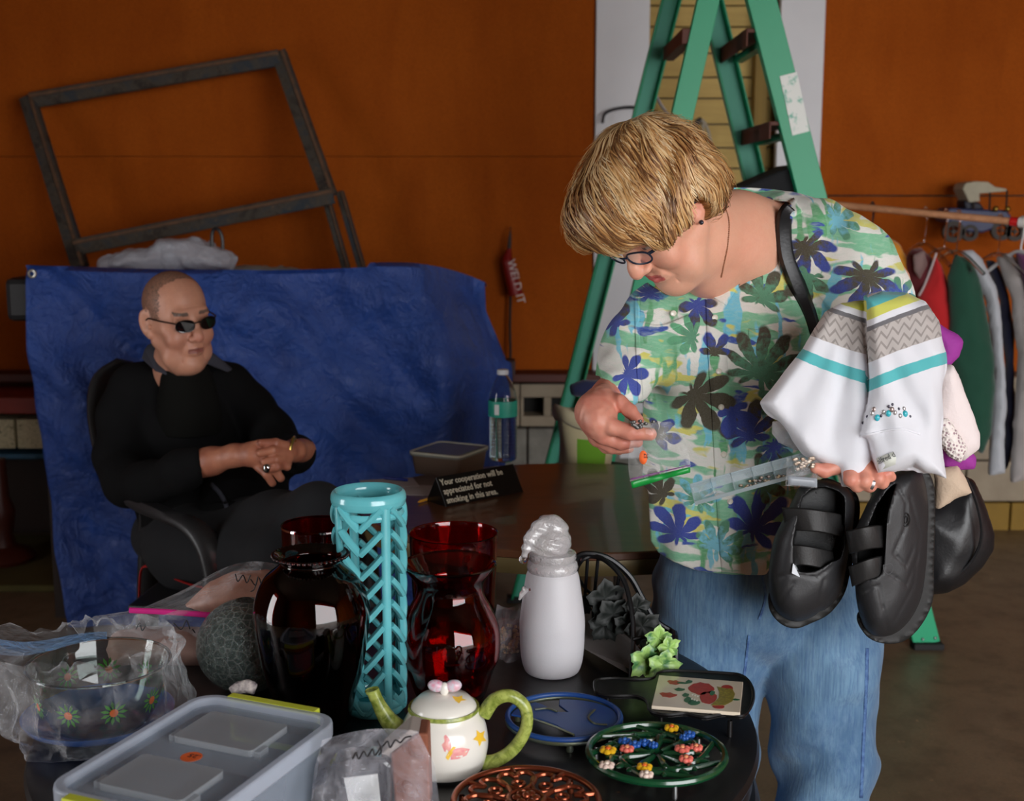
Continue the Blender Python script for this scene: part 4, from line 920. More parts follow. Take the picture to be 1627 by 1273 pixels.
# painted decoration as thin raised enamel on the curved body
def on_pot(px, py, out=.0008):
    """point on the teapot surface seen at the pixel"""
    d = ray(px, py); o_ = Vector((0, 0, H)); best = None
    for t_ in np.linspace(1.6, 1.95, 350):
        p = o_+d*t_; zz = p.z-Z
        if not 0 < zz < zt1+.02: continue
        rads = [r for r, z0 in pr]; zs_ = [z0 for r, z0 in pr]; rad = np.interp(zz, zs_, rads)
        if math.hypot(p.x-q.x, p.y-q.y) < rad: best = p; break
    if best is None: return None
    n_ = Vector((best.x-q.x, best.y-q.y, 0)).normalized(); return best+n_*out
def decal(poly, name, mt, parent, fn=on_pot, inset=0):
    c0 = (sum(a for a, b in poly)/len(poly), sum(b for a, b in poly)/len(poly)); V = [fn(*p) for p in poly]+[fn(*c0)]
    if any(v is None for v in V): return
    mid = [fn((a+c0[0])/2, (b+c0[1])/2) for a, b in poly]; n_ = len(poly)
    MB().add(V[:-1]+mid+[V[-1]], [(i, (i+1) % n_, n_+(i+1) % n_, n_+i) for i in range(n_)]+[(n_+i, n_+(i+1) % n_, 2*n_) for i in range(n_)]).build(name, mt, parent)
M_PK = mat('pink_enamel', (232, 112, 140), .3, var=.8, vs=120, c2=(244, 190, 170)); M_YE = mat('yellow_enamel', (246, 212, 60), .3, var=.3, vs=60, c2=(240, 180, 60)); M_BE = mat('blue_enamel', (70, 160, 200), .3)
decal([(703, 1172), (708, 1167), (714, 1174), (717, 1186), (714, 1196), (706, 1194), (702, 1184)], 'butterfly_print', M_PK, tp)
decal([(716, 1197), (722, 1190), (734, 1188), (746, 1190), (741, 1200), (728, 1206), (716, 1207)], 'butterfly_print', M_PK, tp)
decal([(708, 1204), (712, 1196), (720, 1186), (724, 1187), (718, 1198), (712, 1208)], 'butterfly_print', M_YE, tp)
def star(cx_, cy_, r, n_=6, a0=0, ry=None): return [(cx_+(r if i % 2 == 0 else r*.5)*math.cos(a0+PI*i/n_), cy_+(r if i % 2 == 0 else r*.5)*math.sin(a0+PI*i/n_)*(ry or 1)) for i in range(2*n_)]
decal(star(762, 1172, 11, 5, .4, 1.3), 'flower_print', M_YE, tp)
decal(star(640, 1150, 9, 4, .4, 1.6), 'flower_print', M_BE, tp)
def on_plane(z):
    return lambda px, py: T(px, py, z)
decal(star(728, 1112, 14, 5, .2, .5), 'flower_print', M_YE, ld, fn=lambda a, b: P(a, b, q.y-.0-(b-1100)*.0012)+Vector((0, -.003, .002)))
# ---------------------------------------------------------------- trivets
def fl(c, r, z, m, n_=6, mi=0, petal=.55, th=.004, rise=.003):
    """little raised flower, petals around a button"""
    for i in range(n_):
        a = 2*PI*i/n_+.3; m.sphere((c[0]+r*petal*math.cos(a), c[1]+r*petal*math.sin(a), z), (r*.42, r*.42, th), 8, 6, mi)
    m.sphere((c[0], c[1], z+rise*.6), (r*.34, r*.34, th), 8, 6, mi+1)
M_GI = mat('dark_green_enamel_iron', (14, 54, 34), .2, var=.5, vs=12, c2=(24, 88, 52), coat=.5)
q = put(1043, 1196, .607); tr1 = empty('flower_trivet', (q.x, q.y, Z), 'dark green round iron trivet with raised coloured flowers', 'trivet'); rad = .0985
m = MB(); m.tube([(q.x+rad*math.cos(a), q.y+rad*math.sin(a), .607) for a in np.linspace(0, 2*PI, 64, False)], .0055, 8, True).build('rim', M_GI, tr1)
m = MB()
random.seed(5)
for i in range(9):
    a = 2*PI*i/9; b_ = a+1.1
    p0 = Vector((q.x+.01*math.cos(a), q.y+.01*math.sin(a), .605)); p2 = Vector((q.x+rad*math.cos(b_), q.y+rad*math.sin(b_), .606)); p1 = Vector((q.x+.06*math.cos(a+.1), q.y+.06*math.sin(a+.1), .607))
    m.tube(spline([p0, p1, p2], 12), [.004, .0045, .005, .0055, .0055, .005, .005, .0045, .004, .004, .004, .004], 8)
    for s2 in (-1, 1):
        c0 = p1+Vector((.014*math.cos(a+s2*1.2), .014*math.sin(a+s2*1.2), 0)); m.sphere(c0, (.013, .006, .0035), 10, 6, R=rotz(a+s2*.5))
m.tube([(q.x+.05*math.cos(a), q.y+.05*math.sin(a), .604) for a in np.linspace(0, 2*PI, 40, False)], .004, 8, True)
m.build('leaf_scrollwork', M_GI, tr1)
for a in (-1.4, .7, 2.8): MB().lathe([(.004, 0), (.0045, .004), (.0035, .022)], (q.x+rad*.93*math.cos(a), q.y+rad*.93*math.sin(a), Z), 12).build('foot', M_AL, tr1)
FW = [(1067, 1157, 13, 'yellow'), (1095, 1167, 11, 'blue'), (1087, 1172, 9, 'blue'), (992, 1178, 12, 'blue'), (1008, 1183, 12, 'blue'), (1024, 1180, 11, 'blue'), (1038, 1184, 9, 'blue'), (966, 1192, 15, 'yellow'), (996, 1190, 13, 'coral'), (1084, 1190, 14, 'coral'), (1106, 1188, 12, 'coral'), (1090, 1206, 13, 'coral'), (964, 1216, 14, 'white'), (1024, 1219, 14, 'yellow'), (1027, 1231, 13, 'white')]
CF = {'yellow': ((244, 190, 40), (232, 110, 40)), 'blue': ((38, 88, 170), (60, 110, 190)), 'coral': ((238, 120, 104), (244, 160, 110)), 'white': ((240, 214, 200), (246, 230, 214))}
for x, y, r, c in FW:
    if 'fl_'+c not in bpy.data.materials: mat('fl_'+c, CF[c][0], .25); mat('flc_'+c, CF[c][1], .3)
    g = T(x, y, .612); m = MB(); fl((g.x, g.y), r*S(g.y, y), .612, m); m.build(c+'_flower', [bpy.data.materials['fl_'+c], bpy.data.materials['flc_'+c]], tr1)
# blue leaf trivet
q = put(896, 1141, .6); rad = .0885; M_BI = mat('blue_enamel_iron', (28, 62, 138), .42, var=.7, vs=10, c2=(40, 84, 146))
M_BRZ = mat('bronze_edge', (120, 116, 56), .35, .5, var=.6, vs=20, c2=(70, 90, 110))
tr2 = empty('leaf_trivet', (q.x, q.y, Z), 'round blue enamelled trivet with a cut-out leaf, behind the teapot handle', 'trivet')
m = MB(); m.tube([(q.x+rad*math.cos(a), q.y+rad*math.sin(a), .603) for a in np.linspace(0, 2*PI, 72, False)], .0042, 10, True).build('rim', M_BI, tr2)
MB().tube([(q.x+rad*math.cos(a), q.y+rad*math.sin(a), .5975) for a in np.linspace(0, 2*PI, 72, False)], .0042, 10, True).build('bronze_band', M_BRZ, tr2)
# the plate is a leaf shaped web: outline points on the trivet plane
leaf = [(896+86*math.cos(a_), 1141+30*math.sin(a_)) for a_ in np.radians(np.linspace(78, -95, 30))]+[(888, 1120), (903, 1131), (884, 1131), (862, 1119)]+[(896+86*math.cos(a_), 1141+30*math.sin(a_)) for a_ in np.radians(np.linspace(-122, -168, 8))]+[(834, 1139), (856, 1142), (884, 1152), (910, 1167)]
pp = [T(x, y, .602) for x, y in leaf]; m = MB(); m.prism([(p.x, p.y) for p in pp], .5985, .602).build('leaf_plate', M_BI, tr2, smooth=False, bevel=.001)
m = MB()
for pts in ([(912, 1168), (880, 1154), (846, 1142)], [(945, 1128), (935, 1140), (945, 1150), (965, 1152)], [(885, 1131), (870, 1126), (850, 1128)]):
    m.tube(spline([T(x, y, .603) for x, y in pts], 12), .0018, 6)
m.build('vein', M_BRZ, tr2)
for a in (-1.5, .6, 2.7): MB().lathe([(.005, 0), (.006, .003), (.004, .016)], (q.x+rad*.9*math.cos(a), q.y+rad*.9*math.sin(a), Z), 12).build('foot', M_BRZ, tr2)
# copper openwork trivet
q = put(836, 1272, .602); rad = .098; M_CU = mat('copper_enamel', (176, 96, 64), .26, .75, var=.5, vs=18, c2=(124, 58, 38))
tr3 = empty('copper_trivet', (q.x, q.y, Z), 'round copper-coloured openwork trivet of hearts and scrolls at the bottom edge', 'trivet')
MB().tube([(q.x+rad*math.cos(a), q.y+rad*math.sin(a), .602) for a in np.linspace(0, 2*PI, 72, False)], .0045, 10, True).build('rim', M_CU, tr3)
m = MB()
for i in range(8):
    a = 2*PI*i/8+.2; R_ = rotz(a)
    hp = [(.024, 0), (.04, .016), (.060, .026), (.078, .020), (.080, .007), (.068, .0), (.080, -.007), (.078, -.020), (.060, -.026), (.04, -.016)]
    m.tube([Vector((q.x, q.y, .603))+R_ @ Vector((x, y, .0)) for x, y in [tuple(v_) for v_ in spline(hp+[hp[0]], 36)][:-1]], .0036, 8, True)
    m.tube([Vector((q.x, q.y, .602))+R_ @ Vector(p) for p in ((.080, 0, 0), (.097, 0, 0))], .004, 8)
    m.tube([Vector((q.x, q.y, .602))+R_ @ Vector((.05+.008*math.cos(b_), .008*math.sin(b_), 0)) for b_ in np.linspace(0, 2*PI, 16, False)], .003, 8, True)
m.tube([(q.x+.024*math.cos(a), q.y+.024*math.sin(a), .604) for a in np.linspace(0, 2*PI, 32, False)], .004, 8, True)
m.build('heart_scrollwork', M_CU, tr3)
m = MB(); 
for i in range(6): m.sphere((q.x+.013*math.cos(i*PI/3), q.y+.013*math.sin(i*PI/3), .606), (.007, .007, .004), 10, 8)
m.sphere((q.x, q.y, .608), .006, 10, 8).build('center_rosette', M_CU, tr3)
for a in (-1.3, .8, 2.9): MB().lathe([(.004, 0), (.005, .003), (.004, .018)], (q.x+rad*.92*math.cos(a), q.y+rad*.92*math.sin(a), Z), 12).build('foot', M_CU, tr3)
# tile trivet with long iron handle
zt2 = .612; M_IR = mat('black_cast_iron', (22, 21, 22), .4, .2, var=.3, vs=30, bump=.15)
tr4 = empty('tile_trivet', put(1110, 1105), 'black iron trivet with a cream tile of red fruit basket and roses', 'trivet')
def on_p(pts, z): return [(lambda p: (p.x, p.y))(T(x, y, z)) for x, y in pts]
out = [(945, 1092), (948, 1081), (975, 1078), (1010, 1080), (1036, 1078), (1044, 1070), (1070, 1066), (1150, 1070), (1178, 1074), (1193, 1088), (1197, 1108), (1190, 1128), (1178, 1138), (1150, 1135), (1120, 1140), (1090, 1134), (1060, 1136), (1034, 1130), (1028, 1114), (1010, 1106), (975, 1106), (950, 1102)]
op = [tuple(v_) for v_ in spline([(*p, 0) for p in on_p(out+[out[0]], zt2)], 88)][:-1]
op = [(a, b) for a, b, _ in op]
MB().prism(op, zt2-.006, zt2).build('iron_plate', M_IR, tr4, smooth=False, bevel=.0015)
MB().tube([(a, b, zt2) for a, b in op], .003, 6, True).build('raised_edge', M_IR, tr4)
tl = on_p([(1047, 1073), (1181, 1084), (1176, 1133), (1035, 1122)], zt2+.006)[::-1]
tile = MB().prism(tl, zt2+.0005, zt2+.0065).build('ceramic_tile', mat('cream_tile', (226, 212, 190), .2, coat=.4), tr4, smooth=False, bevel=.001)
for x, y in ((1050, 1130), (1160, 1140), (1175, 1085), (965, 1096)):
    g = T(x, y, zt2); MB().lathe([(.004, 0), (.004, zt2-Z-.005)], (g.x, g.y, Z), 10).build('foot', M_IR, tr4)
C4 = [T(*c, zt2+.0068) for c in [(1047, 1073), (1181, 1084), (1176, 1133), (1035, 1122)]]
def tq(u, v_, dz=0): return C4[0].lerp(C4[1], u).lerp(C4[3].lerp(C4[2], u), v_)+Vector((0, 0, dz))
def tpoly(pts, name, mt, dz=0):
    V = [tq(u, v_, dz) for u, v_ in pts]; MB().add(V, [tuple(range(len(V)))[::-1]]).build(name, mt, tile, smooth=False, solid=.0002)
M_TR = mat('red_print', (196, 44, 30), .3, var=.5, vs=140, c2=(150, 30, 22)); M_TG = mat('green_print', (44, 104, 62), .3); M_TY = mat('basket_print', (176, 160, 48), .3, var=.8, vs=200, c2=(96, 84, 30))
def cir(u, v_, ru, rv, n_=14, w_=0): return [(u+ru*math.cos(2*PI*i/n_)*(1+w_*math.sin(5*i)), v_+rv*math.sin(2*PI*i/n_)*(1+w_*math.sin(3*i))) for i in range(n_)]
tpoly(cir(.20, .20, .085, .07, 14, .2), 'rose_print', M_TR); tpoly(cir(.16, .62, .10, .075, 14, .2), 'rose_print', M_TR)
tpoly(cir(.53, .33, .15, .2, 18, .08), 'fruit_print', M_TR); tpoly(cir(.62, .60, .10, .2, 14, .08), 'fruit_print', M_TR); tpoly(cir(.82, .24, .07, .1), 'fruit_print', M_TR); tpoly(cir(.75, .85, .07, .07), 'fruit_print', M_TR)
tpoly([(.70, .22), (.78, .26), (.88, .26), (.92, .42), (.90, .66), (.82, .80), (.66, .84), (.74, .6), (.74, .4)], 'basket_print', M_TY, .0002)
for u, v_, a_, b_ in ((.3, .2, .07, .03), (.37, .14, .04, .06), (.28, .42, .06, .05), (.40, .72, .05, .09), (.47, .80, .07, .08), (.36, .58, .04, .06), (.94, .6, .04, .03), (.66, .45, .03, .08)): tpoly(cir(u, v_, a_, b_, 10, .2), 'leaf_print', M_TG, .0003)
for i in range(6): tpoly(cir(.44+.03*(i % 3), .56+.07*(i//3)+.02*i, .012, .03, 8), 'blossom_print', mat('white_print2', (236, 232, 222), .3) if i == 0 else bpy.data.materials['white_print2'], .0005)
# ---------------------------------------------------------------- clear storage box with yellow handles
fl_ = Vector((-.455, 1.765)); dl = Vector((-.377, -.926)); dw = Vector((.922, -.387)); bl_, bw_ = .335, .236
hb = .105; zl = ZT0+hb
cb = fl_+dl*bl_/2+dw*bw_/2
sb = empty('storage_box', (cb.x, cb.y, ZT0), 'clear plastic storage box with yellow handles and a price sticker on its lid', 'storage box')
MB4 = Matrix.Translation((cb.x, cb.y, ZT0+.001)) @ Matrix(((dw.x, -dl.x, 0, 0), (dw.y, -dl.y, 0, 0), (0, 0, 1, 0), (0, 0, 0, 1)))   # local x = width, y = length (away)
def frosty(name, c, alpha, rough=.35, k=.35):
    t = NT(name); t.set(Base_Color=lin(c), Roughness=rough); tr = t.n.new('ShaderNodeBsdfTransparent'); tr.inputs[0].default_value = (.93, .95, .97, 1)
    lw = t.n.new('ShaderNodeLayerWeight'); lw.inputs[0].default_value = .4; mx = t.n.new('ShaderNodeMixShader')
    t.l.new(t.math('MINIMUM', t.math('MULTIPLY_ADD', lw.outputs['Facing'], k, alpha), 1.0), mx.inputs[0]); t.l.new(tr.outputs[0], mx.inputs[1]); t.l.new(t.b.outputs[0], mx.inputs[2])
    t.l.new(mx.outputs[0], t.n['Material Output'].inputs[0]); return t.m
M_BX = frosty('cloudy_box_plastic', (186, 196, 210), .16); M_LD = frosty('cloudy_lid_plastic', (190, 194, 200), .20, .3, .15); M_LR = frosty('thick_lid_edge', (196, 204, 218), .50, .35, .3)
xf(shell_box(bw_-.022, bl_-.022, hb-.012, .03, .9, .0022), MB4).build('box_body', M_BX, sb, angle=60)
def ringprism(w0, d0, r0, w1, d1, r1, z0, z1, m=None):
    m = m or MB(); A0, A1 = rrect(w0, d0, r0, 7), rrect(w1, d1, r1, 7); n = len(A0)
    V = [(x, y, z) for L_, z in ((A0, z0), (A0, z1), (A1, z1), (A1, z0)) for x, y in L_]
    return m.add(V, [(k*n+i, k*n+(i+1) % n, ((k+1) % 4)*n+(i+1) % n, ((k+1) % 4)*n+i) for k in range(4) for i in range(n)])
xf(ringprism(bw_, bl_, .038, bw_-.026, bl_-.026, .028, hb-.022, hb+.001), MB4).build('lid_rim', M_LR, sb, bevel=.003, angle=60)
xf(MB().prism(rrect(bw_-.027, bl_-.027, .028, 7), hb-.012, hb-.0095), MB4).build('lid', M_LD, sb, smooth=False)
for yc in (-.082, .068):
    m = ringprism(.128, .092, .008, .120, .084, .006, hb-.0095, hb-.0005); m.prism(rrect(.128, .092, .008, 7), hb-.0015, hb+.0005)
    m.v = [(x, y+yc, z) for x, y, z in m.v]
    for sx_ in (-1, 1): m.box((sx_*.068, yc-.03, hb-.008), (.010, .022, .012))
    xf(m, MB4).build('lid_panel', frosty('lid_panel_plastic', (186, 190, 194), .34, .3, .2) if yc < 0 else bpy.data.materials['lid_panel_plastic'], sb, bevel=.001, smooth=False)
M_YH = mat('yellow_green_handle', (214, 222, 70), .35)
for s_2 in (-1, 1):
    y0 = s_2*(bl_/2+.004); m = MB(); m.box((.0, y0, hb-.002), (.148, .016, .007)).box((-.071, y0+s_2*.003, hb-.034), (.007, .009, .068)).box((.071, y0+s_2*.003, hb-.034), (.007, .009, .068)).box((0, y0+s_2*.003, hb-.066), (.148, .009, .007))
    xf(m, MB4).build('handle', M_YH, sb, smooth=False, bevel=.0015)
xf(MB().prism([(-.012+.0145*math.cos(2*PI*k/24), -.005+.0145*math.sin(2*PI*k/24)) for k in range(24)], hb-.0093, hb-.0088), MB4).build('price_sticker', mat('orange_sticker', (250, 112, 52), .6), sb, smooth=False)
Rl = frame3(MB4.to_3x3() @ Vector((1, 0, 0)), MB4.to_3x3() @ Vector((0, 1, 0))) @ rotz(PI-.0)
text('lettering', '.25', mat('marker_ink', (90, 34, 26), .6), sb, MB4 @ Vector((-.001, .002, hb-.0086)), .014, Rl, .0002)
# ---------------------------------------------------------------- glass bowl wrapped in a clear bag on a blue dish
q = put(158, 1158); ds = MB().lathe([(0, .002), (.05, .001), (.085, .006), (.112, .022), (.116, .03), (.112, .030), (.082, .011), (.05, .006), (0, .005)], (0, 0, 0), 64).build('blue_dish', mat('blue_glass_dish', (84, 130, 214), .15, coat=.5, var=.3, vs=20), loc=q)
tag(ds, 'shallow blue dish under the bagged glass bowl at the left edge of the table', 'dish')
qb = put(162, 1150, Z+.012); k9 = S(qb.y, 1080); hbw = zat(1052, qb.y)-qb.z
bowl = empty('glass_bowl', qb, 'large clear glass bowl with green painted daisies inside a clear plastic bag', 'bowl')
pr9 = sprof([(60*k9, .001), (74*k9, .006), (90*k9, hbw*.35), (99*k9, hbw*.62), (103*k9, hbw*.8), (110*k9, hbw)], 20)
path = [(0, 0.0)]+pr9+[(p[0]-.003, p[1]+.001) for p in pr9[::-1]][:-1]+[(0, .004)]
MB().lathe(path, qb, 72).build('bowl_body', glass('clear_glass', (228, 240, 236), 0, 1.45), bowl)
MB().tube([(qb.x+110*k9*math.cos(a), qb.y+110*k9*math.sin(a), qb.z+hbw) for a in np.linspace(0, 2*PI, 64, False)], .0022, 8, True).build('rim', bpy.data.materials['clear_glass'], bowl)
M_DG = mat('green_daisy_paint', (62, 140, 44), .4); M_DO = mat('orange_daisy_eye', (224, 108, 40), .4)
for i in range(9):
    a = -PI/2-.18+i*2*PI/9; zc = hbw*.52; rr_ = np.interp(zc, [p[1] for p in pr9], [p[0] for p in pr9])+.0012
    n_ = Vector((math.cos(a), math.sin(a), -.15)).normalized(); c0 = qb+Vector((rr_*math.cos(a), rr_*math.sin(a), zc)); tx_ = Vector((-math.sin(a), math.cos(a), 0)); ty_ = n_.cross(tx_)
    m = MB()
    for j in range(11):
        b_ = 2*PI*j/11; e_ = tx_*math.cos(b_)+ty_*math.sin(b_); f_ = tx_*math.cos(b_+.2)+ty_*math.sin(b_+.2); g_ = tx_*math.cos(b_-.2)+ty_*math.sin(b_-.2)
        m.add([c0+e_*.004, c0+g_*.014, c0+e_*.021, c0+f_*.014], [(0, 1, 2, 3)])
    d_ = m.build('daisy_print', M_DG, bowl, smooth=False); m = MB(); m.add([c0+n_*.0006+(tx_*math.cos(2*PI*j/12)+ty_*math.sin(2*PI*j/12))*.0065 for j in range(12)], [tuple(range(12))]); m.build('daisy_eye', M_DO, d_, smooth=False)
# the bag: crumpled clear film loosely round the bowl, opening flared to the left
M_FILM = film('clear_film', (244, 246, 250), .02, .04, 1.6, 13)
def bagfn(u, v):
    a = 2*PI*u; pts = [(.112, -.004), (.128, .01), (.138, .04), (.135, .08), (.128, .115), (.118, .135), (.095, .142)]
    r, z = ip(pts, v); n = vnoise(np.array([[math.cos(a)*2.2, math.sin(a)*2.2, v*3.0]]), 1.6, 11)[0]; n2 = vnoise(np.array([[math.cos(a)*5, math.sin(a)*5, v*4.]]), 1.9, 4)[0]
    r += .040*n+.018*n2
    if v > .7:
        k2 = (v-.7)/.3; left = max(0, math.cos(a-PI*1.02)); r += k2*(left**3)*.12; z += k2*.02*n2*2
    p = Vector((qb.x+r*math.cos(a), qb.y+r*math.sin(a)*.95, Z+.002+max(z, -.003)+.02*n*v)); 
    if math.hypot(p.x-TX, p.y-TY) < TR: p.z = max(p.z, Z+.001)
    return p
o = MB().grid(bagfn, 90, 34, 0, True).build('plastic_bag', M_FILM); tag(o, 'loose clear plastic bag wrapped round the glass bowl and blue dish', 'bag')
o = MB().grid(lambda u, v: P(-20+u*190, 1012+8*math.sin(u*5)+v*26*(1-u*.55), 1.86+.03*v+.01*math.sin(u*9)), 30, 6).build('bag_flap', film('blue_tinted_film', (130, 175, 225), .22, .08, 1.2, 16), bpy.data.objects['plastic_bag'])
# ---------------------------------------------------------------- zip bag with pink slider and a wooden object inside
zb_ = empty('zip_bag', put(300, 1075), 'clear zip bag with a bright pink seal holding pink-brown wooden pieces', 'bag')
M_PW = wood_mat('pinkish_wood', (170, 116, 96), (206, 150, 126), .5, (1, 1, 1), 30, .2)
o = blob('wooden_block', [(292, 962), (330, 925), (372, 908), (425, 906), (470, 915), (470, 990), (420, 985), (350, 980)], 2.27, .05, M_PW, None, None, h=.006, amp=.003, nsc=18, parent=zb_)
o = blob('lower_item', [(178, 1005), (230, 996), (320, 998), (390, 1004), (420, 1030), (420, 1060), (180, 1058), (170, 1030)], 2.17, .045, mat('pale_pink_card', (176, 138, 124), .7, var=.6, vs=14, c2=(110, 80, 72)), None, None, h=.006, amp=.004, nsc=18, parent=zb_)
def zsheet(u, v):
    L = [(300, 935), (222, 968), (146, 980), (150, 1010)]; R_ = [(470, 905), (475, 950), (480, 992), (470, 1040)]
    a, b = ip(L, v), ip(R_, v); x, y = a[0]+(b[0]-a[0])*u, a[1]+(b[1]-a[1])*u
    y -= 26*math.sin(u*PI)*(1-v)
    Y = 2.21-.06*v-.04*math.sin(v*3)+.012*math.sin(u*14+v*9)+.03*vnoise(np.array([[u*6, v*5, 0]]), 1.2, 8)[0]
    return P(x, y, Y)
MB().grid(zsheet, 60, 30).build('bag_film', film('crinkled_bag_film', (240, 240, 244), .10, .05, 1.0, 16), zb_)
MB().tube(spline([P(206, 970, 2.125), P(270, 973, 2.12), P(340, 978, 2.115), P(430, 985, 2.115)], 20), .0038, 8, flat=1.4).build('pink_seal', mat('pink_seal', (224, 48, 140), .35), zb_)
M_INK = mat('black_marker', (28, 22, 24), .6)
def scrawl(paths, Y, name, parent, mt=M_INK, r=.0011):
    for pth in paths: MB().tube(spline([P(x, y, Y) for x, y in pth], 5*len(pth)), r, 5).build(name, mt, parent)
scrawl([[(374, 912), (378, 924), (386, 914), (392, 926), (398, 914)], [(398, 920), (406, 930), (410, 916), (404, 936), (398, 940)], [(412, 918), (416, 928), (424, 916)]], 2.14, 'handwriting', zb_)
scrawl([[(216, 1000), (222, 990), (226, 1002), (234, 988)], [(276, 990), (288, 1000), (296, 986), (302, 1000)], [(306, 1000), (310, 1006)]], 2.09, 'handwriting', zb_)
# small patterned cloth between globe and box
o = blob('cloth_scrap', [(362, 1092), (378, 1082), (396, 1080), (410, 1088), (404, 1104), (370, 1104)], 1.78, .012, mat('patterned_cloth', (200, 190, 184), .9, var=1.2, vs=120, c2=(84, 74, 84)), 'small crumpled patterned cloth between the crackle globe and the yellow handle', 'cloth', h=.004, amp=.005, nsc=50)
# ---------------------------------------------------------------- bagged boxes beside the teapot
bb = empty('bagged_boxes', put(600, 1260), 'clear bag with handwriting holding a brown box and a white labelled packet', 'bag')
slab_px([(620, 1200), (664, 1166), (680, 1166), (684, 1290), (628, 1290)], 1.60, .05, 'brown_box', mat('rust_brown_card', (158, 92, 66), .75, var=.3, vs=30), bb, bevel=.003)
slab_px([(604, 1200), (650, 1160), (674, 1166), (622, 1208)], 1.605, .05, 'pale_box_top', mat('pale_card', (176, 164, 156), .8), bb, bevel=.002)
slab_px([(514, 1236), (530, 1212), (560, 1206), (612, 1206), (622, 1216), (622, 1290), (510, 1290)], 1.59, .045, 'black_packet', mat('black_glossy_packet', (20, 18, 20), .15, coat=.6), bb, bevel=.006)
slab_px([(546, 1237), (600, 1230), (606, 1290), (556, 1290)], 1.582, .003, 'white_label', mat('white_glossy_label', (226, 228, 226), .25), bb, bevel=.0008)
def bsheet(u, v):
    L = [(512, 1176), (500, 1220), (492, 1290)]; R_ = [(664, 1162), (690, 1215), (700, 1290)]; a, b = ip(L, v), ip(R_, v)
    x, y = a[0]+(b[0]-a[0])*u, a[1]+(b[1]-a[1])*u-10*math.sin(u*PI)*(1-v)
    return P(x, y, 1.575-.02*v+.008*math.sin(u*11+v*4)+.022*vnoise(np.array([[u*6, v*5, 0]]), 1.3, 21)[0])
MB().grid(bsheet, 50, 30).build('bag_film', film('grey_bag_film', (226, 226, 236), .16, .07, .8, 20), bb)
scrawl([[(560, 1206), (566, 1196), (570, 1206), (578, 1194), (584, 1202), (592, 1190), (596, 1200), (606, 1186)], [(600, 1176), (606, 1192), (602, 1200)], [(608, 1186), (616, 1178), (620, 1188), (628, 1176), (636, 1180), (644, 1172), (654, 1170)]], 1.556, 'handwriting', bb, r=.0012)
# ---------------------------------------------------------------- gold trimmed packet behind, grey flat box, wire basket with ivy
pk = empty('trinket_packet', put(812, 1055), 'clear packet with gold beaded trim between the waisted vase and the snowman', 'packet')
slab_px([(770, 1040), (778, 990), (800, 984), (846, 990), (850, 1052), (822, 1066), (775, 1058)], 2.22, .012, 'card', mat('mauve_card', (118, 96, 92), .7), pk, bevel=.002)
m = MB(); random.seed(3)
for i in range(90):
    a, r = random.uniform(0, 2*PI), math.sqrt(random.random()); m.sphere(P(812+22*r*math.cos(a), 1018+26*r*math.sin(a), 2.212+random.uniform(-.004, .002)), .0035, 6, 5)
m.build('gold_beads', mat('gold_bead', (206, 168, 120), .3, .6, var=.4, vs=60), pk)['kind'] = 'stuff'
MB().grid(lambda u, v: P(790+u*66-v*20, 960+v*106+6*math.sin(u*6), 2.17+.01*math.sin(u*9+v*7)), 24, 24).build('film', film('packet_film', (240, 230, 235), .10, .06, .9, 24), pk)
gb = slab_px([(926, 985), (945, 975), (1050, 1062), (1046, 1080), (1010, 1078), (926, 1030)], 2.2, .03, 'flat_box', mat('worn_grey_board', (98, 92, 90), .8, var=.5, vs=20, c2=(70, 64, 62), bump=.3, bs=200), bevel=.003, Yf=[2.25, 2.3, 2.14, 2.10, 2.09, 2.13])
tag(gb, 'worn grey flat box lying inside the black wire basket', 'box')
wk = empty('wire_basket', put(1000, 1070), 'black wire arched basket with artificial ivy on the right of the snowman', 'basket')
M_WI = mat('black_wire', (16, 16, 18), .35, .3)
def wire(pts, Ys, r=.004, name='wire', n=40, parent=wk):
    return MB().tube(spline([P(x, y, yy) for (x, y), yy in zip(pts, Ys)], n), r, 8).build(name, M_WI, parent)
wire([(912, 1000), (910, 930), (916, 888), (936, 880), (968, 888), (1000, 915), (1020, 950), (1040, 985), (1068, 1004), (1073, 1014), (1073, 1078)], [2.2]*9+[2.12, 2.1], .0055, 'outer_arch')
wire([(905, 1010), (912, 925), (922, 893), (940, 884), (965, 893), (992, 925), (1005, 980), (1006, 1030), (1002, 1082)], [2.26, 2.25, 2.2, 2.2, 2.18, 2.16, 2.13, 2.11, 2.09], .0045, 'inner_arch')
wire([(934, 884), (930, 940), (926, 985)], [2.2, 2.21, 2.22], .003, 'spoke', 8); wire([(950, 890), (944, 950), (942, 985)], [2.19, 2.2, 2.2], .003, 'spoke', 8); wire([(984, 915), (976, 960), (974, 1000)], [2.17, 2.18, 2.2], .003, 'spoke', 8)
wire([(912, 950), (945, 950), (985, 965), (1030, 985), (1056, 1000)], [2.24, 2.2, 2.18, 2.17, 2.16], .003, 'crossbar', 20)
wire([(912, 905), (930, 935), (950, 950)], [2.24, 2.22, 2.2], .003, 'crossbar', 8)
wire([(1006, 1016), (1030, 1012), (1073, 1018)], [2.11, 2.11, 2.1], .0035, 'crossbar', 8)
wire([(915, 1012), (960, 1040), (1002, 1068)], [2.26, 2.17, 2.1], .0035, 'base_wire', 12); wire([(1002, 1082), (1040, 1084), (1073, 1078)], [2.09, 2.09, 2.10], .0045, 'base_wire', 8); wire([(905, 1010), (950, 1012), (1073, 1050)], [2.26, 2.3, 2.12], .0045, 'base_wire', 12)
t = NT('ivy_leaf'); v = t.coord(); n = t.noise(v, 60, 3); d = t.vor(v, 50, 'DISTANCE_TO_EDGE'); t.set(Base_Color=t.ramp(n, [(.38, lin((70, 122, 72))), (.58, lin((160, 196, 110)))]), Roughness=.4); M_IVY = t.m
